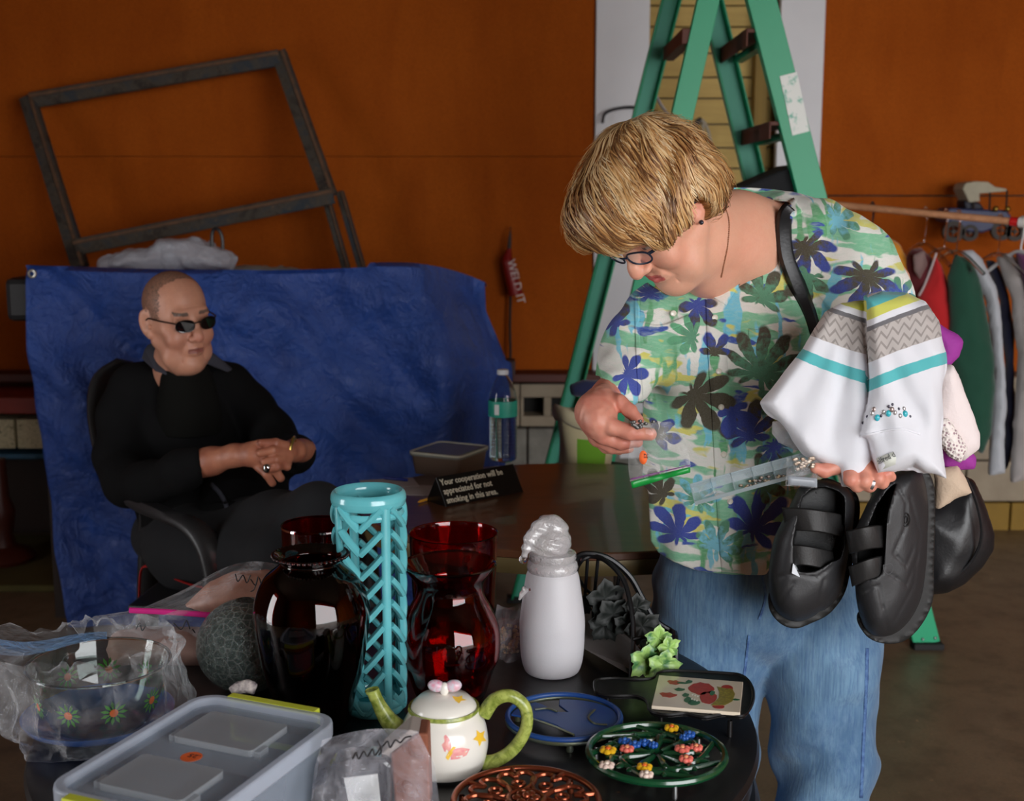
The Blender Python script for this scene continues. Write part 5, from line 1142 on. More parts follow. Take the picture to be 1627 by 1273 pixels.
M_IVD = mat('dark_ivy_leaf', (10, 17, 13), .6)
def ivy(px, py, Y, r, ang, mt=M_IVY, tilt=.3, name='leaf'):
    c0 = P(px, py, Y); k1 = S(Y, py)*r; n = 30; V = []
    for ring_ in (1.0, .55):
        for i in range(n):
            a = 2*PI*i/n; rr1 = k1*ring_*1.25*(1+.15*math.cos(5*a)+.06*math.cos(15*a))*(1.12 if abs(a) < 1.3 else 1)
            x, z = rr1*math.cos(a+ang), rr1*math.sin(a+ang); V.append(c0+Vector((x, tilt*x-.25*(rr1**2)/k1+.003*math.cos(5*a), z)))
    V.append(c0+Vector((0, -.002, 0))); return MB().add(V, [(i, (i+1) % n, n+(i+1) % n, n+i) for i in range(n)]+[(n+i, n+(i+1) % n, 2*n) for i in range(n)]).build(name, mt, wk, solid=.0008)
for a_ in ((1046, 1014, 2.08, 15, 1.5), (1062, 1028, 2.075, 13, .5), (1025, 1048, 2.07, 19, -2.4), (1053, 1056, 2.06, 19, -1.2), (1040, 1034, 2.085, 14, 2.2)): ivy(*a_)
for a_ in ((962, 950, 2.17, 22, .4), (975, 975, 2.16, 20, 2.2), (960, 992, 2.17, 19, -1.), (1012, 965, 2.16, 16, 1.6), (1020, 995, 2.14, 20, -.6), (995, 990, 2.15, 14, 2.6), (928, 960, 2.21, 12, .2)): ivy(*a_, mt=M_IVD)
MB().tube(spline([P(1025, 1040, 2.08), P(1018, 1022, 2.08), P(1026, 1016, 2.08), P(1032, 1024, 2.08)], 14), .0012, 6).build('tendril', M_WI, wk)
# ================================================================ human heads (canonical frame: y forward, z up)
def sample(s, p):
    q = (np.asarray(p)-s.lo)/s.h; i = np.clip(np.floor(q).astype(int), 0, s.n-2); f = q-i; d = s.d; r = 0
    for a in (0, 1):
        for b in (0, 1):
            for c in (0, 1):
                w_ = (f[:, 0] if a else 1-f[:, 0])*(f[:, 1] if b else 1-f[:, 1])*(f[:, 2] if c else 1-f[:, 2]); r = r+w_*d[i[:, 0]+a, i[:, 1]+b, i[:, 2]+c]
    return r
def head_sdf(age=0, wide=1.0, h=.0021, ear=1.0, jowl=.5, lo=(-.12, -.13, -.2), hi=(.12, .14, .15), mouth=0.0, flare=.35):
    s = SDF(lo, hi, h)
    s.ell((0, -.012, .042), (.074*wide, .094, .083), 0)
    s.ell((0, .028, -.025), (.062*wide, .062, .088), .03)
    for e in (-1, 1):
        s.rc((e*.052*wide, -.005, -.05), (e*.018, .068, -.103), .018, .016, .03)       # jaw
        s.ell((e*.040*wide, .066, -.034), (.024, .022, .026), .02)                      # cheek
        s.rc((e*.055*wide, .045, -.008), (e*.062*wide, .0, -.012), .012, .01, .02)      # cheekbone
        if jowl: s.ell((e*.040*wide, .045, -.086), (.020+.006*jowl, .026, .022+.006*jowl), .02)
    s.ell((0, .074, -.108), (.020, .018, .017), .02)
    s.rc((-.036, .079, .030), (.036, .079, .030), .013, .013, .018)                     # brow ridge
    for e in (-1, 1): s.ell((e*.032, .104, .009), (.020, .018, .0135), .014, 's')       # sockets
    for e in (-1, 1):
        s.ell((e*.0315, .0755, .009), (.0135, .0135, .0125), .002)
        s.rc((e*.018, .0815, .0135), (e*.046, .076, .0135), .0045, .0045, .004)          # upper lid
        s.rc((e*.020, .083, .001), (e*.044, .077, .002), .004, .004, .005)               # lower lid
        s.rc((e*.022, .085, -.004), (e*.046, .074, -.008), .004, .003, .008)             # bag
    s.chain([(0, .083, .022, .009), (0, .096, .0, .0095), (0, .109, -.020, .0105), (0, .112, -.029, .0125)], .010)   # nose
    for e in (-1, 1): s.ell((e*.0125, .099, -.033), (.0085, .011, .0075), .006)
    for e in (-1, 1): s.ell((e*.0065, .1035, -.0415), (.0035, .005, .003), .002, 's')
    s.ell((0, .083, -.062), (.027, .012, .020), .014)                                    # muzzle
    s.rc((-.019, .0885, -.0600), (0, .0935, -.0585), .0048, .0056, .005); s.rc((.019, .0885, -.0600), (0, .0935, -.0585), .0048, .0056, .005)
    s.rc((-.016, .0885, -.0715), (0, .092, -.0725), .005, .0062, .005); s.rc((.016, .0885, -.0715), (0, .092, -.0725), .005, .0062, .005)
    s.chain([(-.024, .083, -.0665, .0012), (-.010, .0955, -.0655-mouth*.2, .0012+mouth), (.010, .0955, -.0655-mouth*.2, .0012+mouth), (.024, .083, -.0665, .0012)], .003, 's')
    if age:
        for e in (-1, 1):
            s.chain([(e*.022, .091, -.038, .0015), (e*.031, .088, -.054, .002), (e*.034, .080, -.078, .0015)], .006, 's')     # nasolabial
            s.chain([(e*.030, .082, -.082, .001), (e*.030, .078, -.098, .0016)], .006, 's')
        for z in (.048, .058, .068): s.chain([(-.03, .083-(z-.05)*.25, z, .0006), (0, .0865-(z-.05)*.25, z+.001, .0009), (.03, .083-(z-.05)*.25, z, .0006)], .003, 's')
    for e in (-1, 1):                                                                      # ears
        x0 = .076*wide; R = Matrix.Rotation(e*flare, 3, 'Z') @ Matrix.Rotation(.18, 3, 'X')
        s.ell((e*x0, -.012, -.002), (.007, .019*ear, .032*ear), .006, R=R)
        s.ell((e*(x0+.007), -.008, .002), (.006, .0115*ear, .020*ear), .004, 's', R=R)
        s.ell((e*(x0-.001), -.004, -.027*ear), (.006, .009, .010), .006)
        s.ell((e*(x0+.003), .004, -.008), (.004, .004, .007), .003)
    return s
def skin_mat(name, base, red, ink=None):
    t = NT(name); v = t.coord(); a = t.attr('Col'); n = t.noise(v, 55, 5, .65); n2 = t.noise(v, 260, 3)
    c = t.mix(t.math('MULTIPLY_ADD', n, 1.1, -.35, clamp=True), a, t.mix(.45, a, lin(red)))
    c = t.mix(t.math('MULTIPLY_ADD', n2, .5, -.18, clamp=True), c, t.mix(.25, c, lin((120, 70, 50))))
    t.set(Base_Color=c, Roughness=.48); t.b.inputs['Subsurface Weight'].default_value = .12; t.b.inputs['Subsurface Radius'].default_value = (.012, .005, .003)
    t.b.inputs['Subsurface Scale'].default_value = .6; t.bump(t.mix(.5, n, n2), .22, .0018); return t.m
def gauss(p, c, r): return np.exp(-(((p-np.array(c))/np.array(r))**2).sum(-1))
def mixc(c, m, col): return c+(np.array(lin(col))-c)*np.clip(m, 0, 1)[:, None]
def strands(s, center, whorl, count, name, mt, parent, M, cols, reach, seed=1, r0=.0011, lift=.0015, wav=.003, flow=None, keep=None, npt=11):
    """combed hair: curved locks laid over the hair surface s, from the whorl outwards"""
    rng = np.random.RandomState(seed); w_ = np.array(whorl, float); w_ /= np.linalg.norm(w_)
    a1 = np.cross(w_, [1, 0, 0]); a1 /= np.linalg.norm(a1); a2 = np.cross(w_, a1); c = np.array(center)
    az = rng.uniform(0, 2*PI, count); st_ = rng.uniform(.02, 1.0, count)**.8*2.1; L = rng.uniform(*reach, count); tw = .25+.12*np.sin(az*3+1)+rng.normal(0, .035, count)
    ph = rng.uniform(0, 6.28, count); P_ = []
    for k in range(npt):
        u = k/(npt-1); th = st_+L*u; az_ = az+tw*u*(1.2)+.05*np.sin(az*7+st_*5+u*3); d = (np.cos(th)[:, None]*w_+np.sin(th)[:, None]*(np.cos(az_)[:, None]*a1+np.sin(az_)[:, None]*a2))
        if flow is not None: d = d+flow*u*.35*np.sin(th)[:, None]
        d /= np.linalg.norm(d, axis=1)[:, None]; lo_ = np.full(count, .02); hi_ = np.full(count, .17)
        for _ in range(14):
            mid = (lo_+hi_)/2; v_ = sample(s, c+d*mid[:, None]); lo_ = np.where(v_ < 0, mid, lo_); hi_ = np.where(v_ < 0, hi_, mid)
        rr = lo_+lift*(.2+rng.uniform(0, 1, count)*.0+u)+wav*np.sin(az*9+st_*6+u*5)*u; P_.append(c+d*rr[:, None])
    P_ = np.stack(P_, 1); ok = np.ones(count, bool)
    if keep is not None: ok = keep(P_[:, 0]) & keep(P_[:, npt//2])
    P_ = P_[ok]; n = len(P_); W = P_ @ np.array(M.to_3x3()).T+np.array(M.translation)
    t_ = np.gradient(W, axis=1); t_ /= np.linalg.norm(t_, axis=2, keepdims=True)+1e-9
    cw = np.array(M @ Vector(center)); nr = W-cw; nr /= np.linalg.norm(nr, axis=2, keepdims=True); sd = np.cross(t_, nr); sd /= np.linalg.norm(sd, axis=2, keepdims=True)+1e-9
    rad = r0*rng.uniform(.7, 1.7, n)[:, None]*np.sin(np.linspace(.25, 1, npt)*PI*.97)[None]**.6
    rad = rad[..., None]; V = np.stack([W-sd*rad*1.6, W+nr*rad*.9, W+sd*rad*1.6], 2).reshape(-1, 3)
    base = (np.arange(n)*npt*3)[:, None, None]; kk = (np.arange(npt-1)*3)[None, :, None]; j = np.arange(2)[None, None, :]
    a = base+kk+j; Fq = np.stack([a, a+3, a+4, a+1], -1).reshape(-1, 4)
    kz = vnoise(np.stack([np.cos(az[ok]), np.sin(az[ok]), st_[ok]*.6], -1), 5.0, seed)+.35*vnoise(np.stack([np.cos(az[ok]), np.sin(az[ok]), st_[ok]*.5], -1), 17.0, seed+3); kz = (np.argsort(np.argsort(kz+rng.normal(0, .10, n)))*len(cols)//n); lc_ = sorted([lin(q) for q in cols], key=sum); C = np.array(lc_)[kz]; C = np.repeat(C, npt*3, 0)
    return (V, list(map(tuple, Fq.tolist())), C)
t = NT('hair'); a = t.attr('Col'); v = t.coord(); t.set(Base_Color=t.mix(t.math('MULTIPLY', t.noise(v, 60, 4), .5), a, t.mix(.5, a, lin((120, 84, 50)))), Roughness=.42)
t.b.inputs['Specular IOR Level'].default_value = .55; M_HAIR = t.m
def hand_chain(s, fingers, k=.004):
    for f in fingers: s.chain(J(*f), k)
# ================================================================ the woman
al_, be_ = math.radians(36), math.radians(51)
hv_ = Vector((-math.cos(al_), -math.sin(al_), 0)); fw = hv_*math.cos(be_)-Vector((0, 0, math.sin(be_))); uw = hv_*math.sin(be_)+Vector((0, 0, math.cos(be_))); xw = fw.cross(uw)
oc = P(1047, 334, 2.18); MW = Matrix.Translation(oc) @ Matrix((xw, fw, uw)).transposed().to_4x4(); MWi = MW.inverted()
wz = empty('person', (P(1220, 900, 2.41).x, 2.41, 0), 'standing blonde woman in glasses, floral shirt and jeans, looking down at a small bag', 'person')
def Lw(px, py, Y, r): q = MWi @ P(px, py, Y); return (q.x, q.y, q.z, r*S(Y, py))
s = head_sdf(age=.4, wide=1.0, lo=(-.16, -.30, -.26), hi=(.20, .15, .14), jowl=1.0, mouth=.0016, ear=.92)
s.ell((0, .035, -.118), (.040, .045, .022), .03)   # soft chin
s.chain([Lw(1066, 384, 2.22, 56), Lw(1108, 382, 2.26, 60), Lw(1160, 392, 2.33, 70), Lw(1215, 425, 2.40, 72)], .03)
s.chain([Lw(1100, 424, 2.24, 26), Lw(1126, 440, 2.28, 30), Lw(1150, 470, 2.36, 52)], .03)
s.chain([Lw(1110, 345, 2.26, 40), Lw(1170, 360, 2.34, 50), Lw(1235, 368, 2.40, 50)], .03)
def colw(p):
    n = len(p); c = np.tile(np.array(lin((232, 176, 148))), (n, 1)); ax = np.abs(p[:, 0])
    q = np.stack([ax, p[:, 1], p[:, 2]], -1)
    c = mixc(c, .45*gauss(q, (.045, .07, -.04), (.03, .04, .03)), (226, 138, 116)); c = mixc(c, .5*gauss(q, (0, .115, -.03), (.016, .02, .016)), (222, 134, 116))
    c = mixc(c, .55*gauss(q, (.08, -.01, 0), (.02, .03, .04)), (226, 142, 120))
    lip = (ax < .021) & (p[:, 1] > .082) & (np.abs(p[:, 2]+.066) < .0115-.18*ax); c[lip] = lin((198, 96, 92))
    c = mixc(c, .5*gauss(q, (.032, .09, .004), (.016, .02, .010)), (190, 128, 108))
    brow = (ax > .016) & (ax < .048) & (p[:, 1] > .07) & (np.abs(p[:, 2]-.031-.08*(ax-.03)) < .003); c[brow] = lin((176, 130, 92))
    eye = np.hypot(np.hypot(ax-.0315, p[:, 1]-.0755), p[:, 2]-.009) < .0142
    m = eye & (p[:, 1] > .08) & (np.abs(p[:, 2]-.0075) < .0035) & (np.abs(ax-.0315) < .011); c[m] = lin((220, 208, 200)); c[m & (np.abs(ax-.0315) < .0045)] = lin((70, 80, 90))
    c = mixc(c, .5*gauss(p, (0, -.03, -.17), (.2, .1, .05)), (224, 150, 124))
    return c
headp = s.raw(MW, colw); HSD = s
# arms, hands
hr = [[(985, 612, 2.26, 30), (968, 628, 2.19, 25), (955, 640, 2.14, 23)], [(955, 640, 2.14, 24), (944, 655, 2.10, 27), (950, 668, 2.08, 25)], [(952, 650, 2.12, 24), (958, 680, 2.09, 22)],
      [(962, 634, 2.13, 17), (984, 640, 2.105, 13), (1000, 652, 2.095, 11), (1014, 668, 2.085, 9.5)],
      [(946, 662, 2.08, 17), (972, 678, 2.065, 13.5), (1004, 688, 2.055, 12), (1034, 690, 2.05, 10)],
      [(938, 674, 2.10, 15), (958, 694, 2.085, 12.5), (986, 704, 2.08, 11), (1012, 702, 2.075, 9.5)],
      [(936, 676, 2.125, 14), (950, 698, 2.11, 12), (974, 711, 2.10, 10.5), (998, 712, 2.10, 9)],
      [(938, 672, 2.15, 12), (946, 696, 2.14, 10.5), (964, 711, 2.13, 9.5), (984, 715, 2.13, 8)]]
a, b = bounds(sum([J(*f) for f in hr], []), .02); s = SDF(a, b, .0021)
s.chain(J(*hr[0]), .02); s.chain(J(*hr[1]), .02); s.chain(J(*hr[2]), .02)
for f in hr[3:]: s.chain(J(*f), .005)
def colh(p):
    c = np.tile(np.array(lin((216, 150, 128))), (len(p), 1)); n = vnoise(p, 40, 3)+.6*vnoise(p, 110, 5); c = mixc(c, .3+n, (196, 112, 96)); X, Y_ = proj(p)
    nail = np.hypot((X-1034)/9, (Y_-686)/5) < 1; c[nail & (p[:, 2] > P(1034, 690, 2.05).z)] = lin((226, 170, 156)); return c
s.d += (.0009*np.sin(s.pts()[..., 0]*260+vnoise(s.pts(), 60, 2)*8)*.5).astype(np.float32)
handR = s.raw(None, colh)
hl = [[(1425, 560, 2.22, 38), (1400, 640, 2.12, 33), (1372, 715, 2.03, 25)], [(1372, 715, 2.03, 28), (1362, 745, 2.0, 26)],
      [(1352, 748, 1.985, 13), (1352, 762, 1.97, 11), (1362, 772, 1.98, 10), (1368, 766, 2.0, 9)], [(1372, 750, 1.985, 13), (1374, 764, 1.97, 11), (1382, 772, 1.98, 10), (1386, 764, 2.0, 9)],
      [(1390, 746, 1.99, 12), (1395, 760, 1.975, 10.5), (1402, 767, 1.985, 9.5), (1404, 760, 2.0, 8)], [(1404, 740, 2.0, 11), (1410, 752, 1.985, 9), (1416, 758, 1.99, 8)],
      [(1350, 730, 2.01, 15), (1328, 742, 2.0, 12), (1310, 748, 1.995, 11), (1296, 744, 1.99, 9)]]
a, b = bounds(sum([J(*f) for f in hl], []), .02); s = SDF(a, b, .0024); s.chain(J(*hl[0]), .02); s.chain(J(*hl[1]), .02)
for f in hl[2:]: s.chain(J(*f), .005)
handL = s.raw(None, colh)
# torso and legs under the clothes, coarse
tj = J((1215, 440, 2.36, 70), (1170, 560, 2.34, 100), (1155, 700, 2.36, 95), (1160, 840, 2.39, 105)); a, b = bounds(tj, .25); a[2] = 0.06; s = SDF(a, b, .012)
s.chain(tj, .05, sq=(1, .8)); s.chain(J((1250, 400, 2.34, 38), (1345, 405, 2.32, 42), (1400, 455, 2.26, 40), (1425, 560, 2.2, 34)), .03); s.chain(J((1100, 490, 2.34, 50), (1030, 535, 2.32, 36), (1000, 600, 2.26, 28)), .03)
JJ = lambda *a: [(x, y-.04, z, r) for x, y, z, r in J(*a)]
LG1 = JJ((1126, 930, 2.42, 70), (1122, 1080, 2.43, 48), (1130, 1250, 2.45, 40), (1158, 1385, 2.47, 34)); LG2 = JJ((1285, 930, 2.41, 66), (1302, 1080, 2.40, 56), (1303, 1260, 2.38, 48), (1310, 1395, 2.38, 36))
s.chain(LG1, .03); s.chain(LG2, .03)
body_c = s.raw(None, lambda p: np.tile(np.array(lin((226, 170, 146))), (len(p), 1)))
M_SKW = skin_mat('fair_skin', (232, 176, 148), (214, 128, 104))
body = mesh_np('body', M_SKW, [headp, handR, handL, body_c], wz)
# hair
s = SDF((-.16, -.18, -.16), (.16, .16, .20), .003)
s.ell((0, -.022, .046), (.098, .116, .108), 0); s.ell((0, .050, .088), (.086, .066, .058), .03); s.ell((-.01, .088, .096), (.074, .050, .040), .03); s.ell((0, .112, .066), (.064, .024, .034), .02)
for e in (-1, 1): s.ell((e*.074, .028, .035), (.024, .062, .052), .02); s.ell((e*.074, -.045, .005), (.022, .045, .05), .02)
s.ell((0, -.085, -.02), (.070, .045, .058), .03); s.ell((0, -.09, -.065), (.045, .028, .035), .02)
s.ell((0, .13, -.025), (.080, .086, .074), .008, 's')                     # face opening
for e in (-1, 1): s.ell((e*.092, -.001, -.020), (.034, .0225, .048), .008, 's'); s.ell((e*.085, .055, -.03), (.04, .05, .040), .008, 's')
pp_ = s.pts(); s.d += (.012*vnoise(pp_*np.array([1, .45, .6]), 26, 4)+.006*vnoise(pp_*np.array([1, .4, .5]), 60, 6)).astype(np.float32)
HC = [(222, 176, 118), (206, 156, 98), (186, 134, 78), (240, 206, 154), (232, 190, 134), (150, 102, 60), (214, 170, 112), (120, 80, 48)]
def colhair(p):
    c = np.tile(np.array(lin((182, 132, 80))), (len(p), 1)); return mixc(c, .5+vnoise(p, 26, 2)*1.4, (128, 86, 50))
base = s.raw(MW, colhair)
facekeep = lambda q: ~((q[:, 1] > .075) & (q[:, 2] < .040)) & ~((np.abs(q[:, 0]) > .055) & (np.abs(q[:, 1]+.008) < .026) & (q[:, 2] < .018))
st1 = strands(s, (0, -.01, .03), (.10, -.62, .78), 9000, 'hair', M_HAIR, None, MW, HC, (.5, 1.0), 3, .0009, .0012, .0016, flow=np.array([0, .3, 0]), keep=facekeep)
st2 = strands(s, (0, .0, .03), (.25, -.3, .9), 1500, 'hair', M_HAIR, None, MW, [(240, 210, 164), (236, 200, 148), (250, 224, 180)], (.4, .8), 9, .0007, .003, .002, flow=np.array([0, .4, 0]), keep=facekeep)
st3 = strands(s, (0, .02, .03), (.05, -.2, .98), 900, 'hair', M_HAIR, None, MW, HC, (.7, 1.25), 21, .0009, .006, .004, flow=np.array([0, .5, -.1]), keep=lambda q: q[:, 1] > .02)
st4 = strands(s, (0, -.01, .03), (.10, -.62, .78), 1300, 'hair', M_HAIR, None, MW, HC, (.35, .7), 33, .0006, .009, .005, flow=np.array([0, .3, 0]), keep=facekeep)
mesh_np('hair', M_HAIR, [base, st1, st2, st3, st4], wz)
# glasses
M_GF = mat('dark_glasses_frame', (38, 44, 62), .3, .2); gl = empty('glasses', oc, None); gl.parent = wz; gl.matrix_parent_inverse = Matrix.Translation(-wloc(wz))
def lens_path(cx_, e, w_=.024, hh=.0145, n=28):
    out = []
    for i in range(n):
        a = 2*PI*i/n; x = cx_+w_*math.copysign(abs(math.cos(a))**.75, math.cos(a)); z = .006+hh*math.copysign(abs(math.sin(a))**.8, math.sin(a)); y = .110-.010*(abs(x)/.055)**2
        out.append(MW @ Vector((x, y, z)))
    return out
M_LENS = film('spectacle_lens', (220, 226, 230), .03, .02)
for e in (-1, 1):
    pts = lens_path(e*.031, e); MB().tube(pts, .0017, 8, True).build('frame_rim', M_GF, gl)
    MB().add(pts+[sum(pts, Vector())/len(pts)], [(i, (i+1) % 28, 28) for i in range(28)]).build('lens', M_LENS, gl)
    MB().tube([MW @ Vector(p) for p in ((e*.056, .1, .012), (e*.068, .093, .014), (e*.077, .06, .016), (e*.079, .0, .014), (e*.08, -.02, .0))], .0024, 8, flat=1.3).build('temple', M_GF, gl)
MB().tube(spline([MW @ Vector(p) for p in ((-.010, .111, .010), (0, .114, .013), (.010, .111, .010))], 8), .0017, 8).build('bridge', M_GF, gl)
MB().sphere(MW @ Vector((-.0815, .002, -.029)), .0042, 12, 8).build('earring', mat('dark_pearl_stud', (60, 60, 72), .15, .5), wz)
# necklace chain
def neck_at(px, py):
    ys = np.arange(2.0, 2.5, .0015); pts = np.array([MWi @ P(px, py, y) for y in ys]); v_ = sample(HSD, np.clip(pts, HSD.lo+.004, HSD.lo+HSD.h*(HSD.n-3))); k = np.argmax(v_ < 0); return P(px, py, ys[k]-.0015)
npth = [neck_at(x, y) for x, y, _ in spline([(1133, 312, 0), (1147, 322, 0), (1158, 350, 0), (1156, 390, 0), (1150, 420, 0), (1146, 440, 0)], 70)]
m = MB()
for q in npth: m.sphere(q, .0016, 6, 5)
m.build('necklace', mat('bronze_chain', (120, 74, 48), .35, .8), wz)['kind'] = 'stuff'
# ---------------------------------------------------------------- the floral shirt
a = P(940, 300, 2.3); b = P(1470, 925, 2.3); s = SDF((a.x-.03, 1.98, b.z-.06), (b.x+.02, 2.62, a.z+.03), .0042)
s.chain(J((1218, 408, 2.40, 84), (1180, 520, 2.36, 112), (1158, 640, 2.35, 118), (1150, 740, 2.36, 116), (1150, 830, 2.37, 122), (1150, 940, 2.37, 128)), .06, sq=(1, .82))
s.chain(J((1095, 480, 2.36, 66), (1050, 510, 2.34, 58), (1008, 552, 2.32, 48), (994, 596, 2.26, 42), (980, 622, 2.20, 37)), .03)
s.chain(J((1230, 372, 2.38, 54), (1300, 388, 2.34, 60), (1352, 424, 2.30, 60), (1392, 480, 2.24, 50), (1410, 560, 2.2, 44), (1400, 630, 2.12, 42)), .05)
s.chain(J((1180, 372, 2.44, 60), (1260, 376, 2.44, 58)), .05); s.chain(J((1260, 480, 2.38, 70), (1230, 640, 2.38, 70), (1210, 800, 2.40, 80), (1215, 930, 2.40, 80)), .06)
s.ell(tuple(P(1115, 560, 2.27)), (.075, .06, .075), .06); s.ell(tuple(P(1235, 560, 2.26)), (.075, .06, .075), .06)
p3 = s.pts(); PX, PY = proj(p3)
# folds
s.d += (.010*vnoise(p3*np.array([1.6, 1, .55]), 11, 3)+.006*vnoise(p3*np.array([1.5, 1.2, .8]), 24, 8)).astype(np.float32)
s.d += (.0045*np.sin((PX+PY*.35)*.085+4*vnoise(p3, 6, 2))*np.clip((PY-640)/200, 0, 1)).astype(np.float32)
s.d += (.0035*np.sin((PX*.9-PY*.75)*.11+3*vnoise(p3, 8, 6))*np.clip(1-np.hypot(PX-1010, PY-590)/120, 0, 1)).astype(np.float32)
front = p3[..., 1] < 2.45
hem = [(900, 250), (1600, 250), (1600, 900), (1300, 890), (1226, 914), (1170, 914), (1110, 908), (1070, 893), (1046, 878), (1034, 860), (1030, 780), (900, 640)]
s.d = np.maximum(s.d, (polyd(PX, PY, hem)*.0012).astype(np.float32))
cuff = polyd(PX, PY, [(900, 596), (952, 597), (1000, 640), (1012, 672), (940, 760), (860, 700)])
s.d = np.where(p3[..., 1] < 2.29, np.maximum(s.d, -(cuff*.0011)), s.d).astype(np.float32)
neck = polyd(PX, PY, [(1000, 200), (1128, 200), (1134, 306), (1150, 312), (1200, 316), (1262, 322), (1238, 340), (1212, 364), (1176, 408), (1154, 442), (1137, 470), (1118, 460), (1098, 449), (1060, 470), (1000, 430)])
s.d = np.where(p3[..., 1] < 2.46, np.maximum(s.d, -(neck*.0011)), s.d).astype(np.float32)
# floral print
t = NT('floral_cotton'); oc_ = t.coord(); xyz = t.sep(oc_)
v2 = t.comb(xyz[0], xyz[2], 0.0); wob = t.n.new('ShaderNodeTexNoise'); t.put(wob.inputs['Vector'], v2); wob.inputs['Scale'].default_value = 38; wob.inputs['Detail'].default_value = 2
v2 = t.vmath('ADD', v2, t.vmath('SCALE', t.vmath('SUBTRACT', wob.outputs[1], (.5, .5, .5)), scale=.012))
def streak(rot, scale, lo_, seed):
    scale = (scale[0]*.62, scale[1]*.55, 1)
    n = t.noise(t.mapping(v2, scale=scale, rot=(0, 0, rot), loc=(seed, seed*.7, 0)), 1.0, 2, .5, .3); return t.math('MULTIPLY_ADD', n, 30, -30*lo_, clamp=True)
big = t.noise(v2, 7.5, 1); dirn = t.math('GREATER_THAN', big, .5)
c = lin((238, 236, 228))
c = t.mix(t.math('MULTIPLY', streak(.8, (14, 60, 1), .50, 1), .95), c, lin((116, 196, 150)))
c = t.mix(t.math('MULTIPLY', streak(-.7, (62, 14, 1), .57, 3), .95), c, lin((110, 204, 228)))
c = t.mix(streak(1.2, (18, 64, 1), .59, 5), c, lin((222, 216, 104)))
c = t.mix(streak(-.3, (50, 16, 1), .60, 7), c, lin((94, 176, 116)))
c = t.mix(streak(-1.1, (20, 80, 1), .645, 11), c, lin((34, 74, 170)))
fine = t.noise(t.mapping(v2, scale=(60, 200, 1), rot=(0, 0, .6)), 1, 2); c = t.mix(t.math('MULTIPLY_ADD', fine, 1.2, -.55, clamp=True), c, lin((206, 226, 206)))
# one reusable node group for a fan-petalled flower
g = bpy.data.node_groups.new('fan_flower', 'ShaderNodeTree')
for nm, ty in (('Vector', 'NodeSocketVector'), ('Center', 'NodeSocketVector'), ('Radius', 'NodeSocketFloat'), ('Petals', 'NodeSocketFloat'), ('Phase', 'NodeSocketFloat'), ('Spread', 'NodeSocketFloat')): g.interface.new_socket(nm, in_out='INPUT', socket_type=ty)
for nm in ('Mask', 'Dist'): g.interface.new_socket(nm, in_out='OUTPUT', socket_type='NodeSocketFloat')
gi = g.nodes.new('NodeGroupInput'); go = g.nodes.new('NodeGroupOutput')
class GG(NT):
    def __init__(s): s.t = g; s.n = g.nodes; s.l = g.links
G = GG(); d = G.vmath('SUBTRACT', gi.outputs['Vector'], gi.outputs['Center']); dx, dy, _ = G.sep(d)
r_ = G.math('DIVIDE', G.vmath('LENGTH', d), gi.outputs['Radius']); an = G.math('ARCTAN2', dy, dx); an = G.math('SUBTRACT', an, gi.outputs['Phase'])
pet = G.math('ABSOLUTE', G.math('SINE', G.math('MULTIPLY', an, G.math('MULTIPLY', gi.outputs['Petals'], .5))))
edge = G.math('MULTIPLY_ADD', G.math('POWER', pet, .55), .80, .20)
sprd = G.math('MULTIPLY_ADD', G.math('COSINE', an), .5, .5); edge = G.math('MULTIPLY', edge, G.math('POWER', sprd, gi.outputs['Spread']))
# slit toward the heart: petals separate once past the centre
slit = G.math('GREATER_THAN', G.math('MULTIPLY', pet, r_), G.math('MULTIPLY', G.math('SUBTRACT', r_, .28), .62))
mk = G.math('MULTIPLY', G.math('MULTIPLY', G.math('SUBTRACT', edge, r_), 14, clamp=True), slit)
mk = G.math('MAXIMUM', mk, G.math('LESS_THAN', r_, .14)); g.links.new(mk, go.inputs['Mask']); g.links.new(r_, go.inputs['Dist'])
OL, BL_, GRN = (62, 54, 26), (30, 60, 160), (80, 146, 110)
FL = [(1372, 436, 58, 9, -1.57, .35, BL_, OL), (1215, 478, 52, 8, 1.3, .5, OL, GRN), (1204, 590, 70, 11, 1.2, .3, OL, GRN), (1104, 628, 66, 8, -.6, .45, OL, OL), (1192, 694, 58, 8, 1.8, .5, OL, BL_),
      (1165, 652, 42, 5, -1.2, .6, BL_, BL_), (1112, 486, 40, 6, -1.4, .5, OL, BL_), (1288, 392, 50, 8, -1.2, .4, BL_, OL), (1246, 338, 30, 6, 0, .4, BL_, OL), (984, 520, 40, 7, 2.2, .4, OL, BL_),
      (992, 588, 36, 7, -.6, .3, BL_, BL_), (1200, 842, 66, 8, 1.0, .35, BL_, BL_), (1082, 858, 48, 8, 1.9, .3, BL_, BL_), (1060, 800, 40, 7, 2.4, .5, OL, OL), (1214, 770, 52, 8, .6, .35, OL, GRN),
      (1294, 442, 44, 7, -2.0, .5, OL, GRN), (1040, 470, 34, 9, 1.6, .3, (84, 176, 190), BL_), (1135, 560, 34, 6, 1.5, .6, BL_, OL), (1052, 702, 34, 6, .4, .5, BL_, OL), (1340, 350, 34, 8, 0, .3, GRN, (120, 200, 220)),
      (1200, 415, 30, 6, -.3, .5, BL_, OL), (1250, 640, 46, 8, 2.4, .4, GRN, OL), (1110, 800, 40, 9, 1.2, .3, (120, 206, 228), GRN), (1232, 712, 44, 8, -1.0, .4, GRN, BL_), (1418, 470, 34, 7, .3, .3, GRN, BL_), (1140, 872, 44, 9, .9, .3, GRN, (126, 206, 226)), (1150, 420, 24, 6, 1, .3, GRN, OL), (1100, 535, 36, 8, 3.0, .4, (96, 178, 128), GRN), (965, 640, 30, 7, 1.4, .3, (110, 200, 226), GRN)]
jit = t.noise(v2, 90, 2)
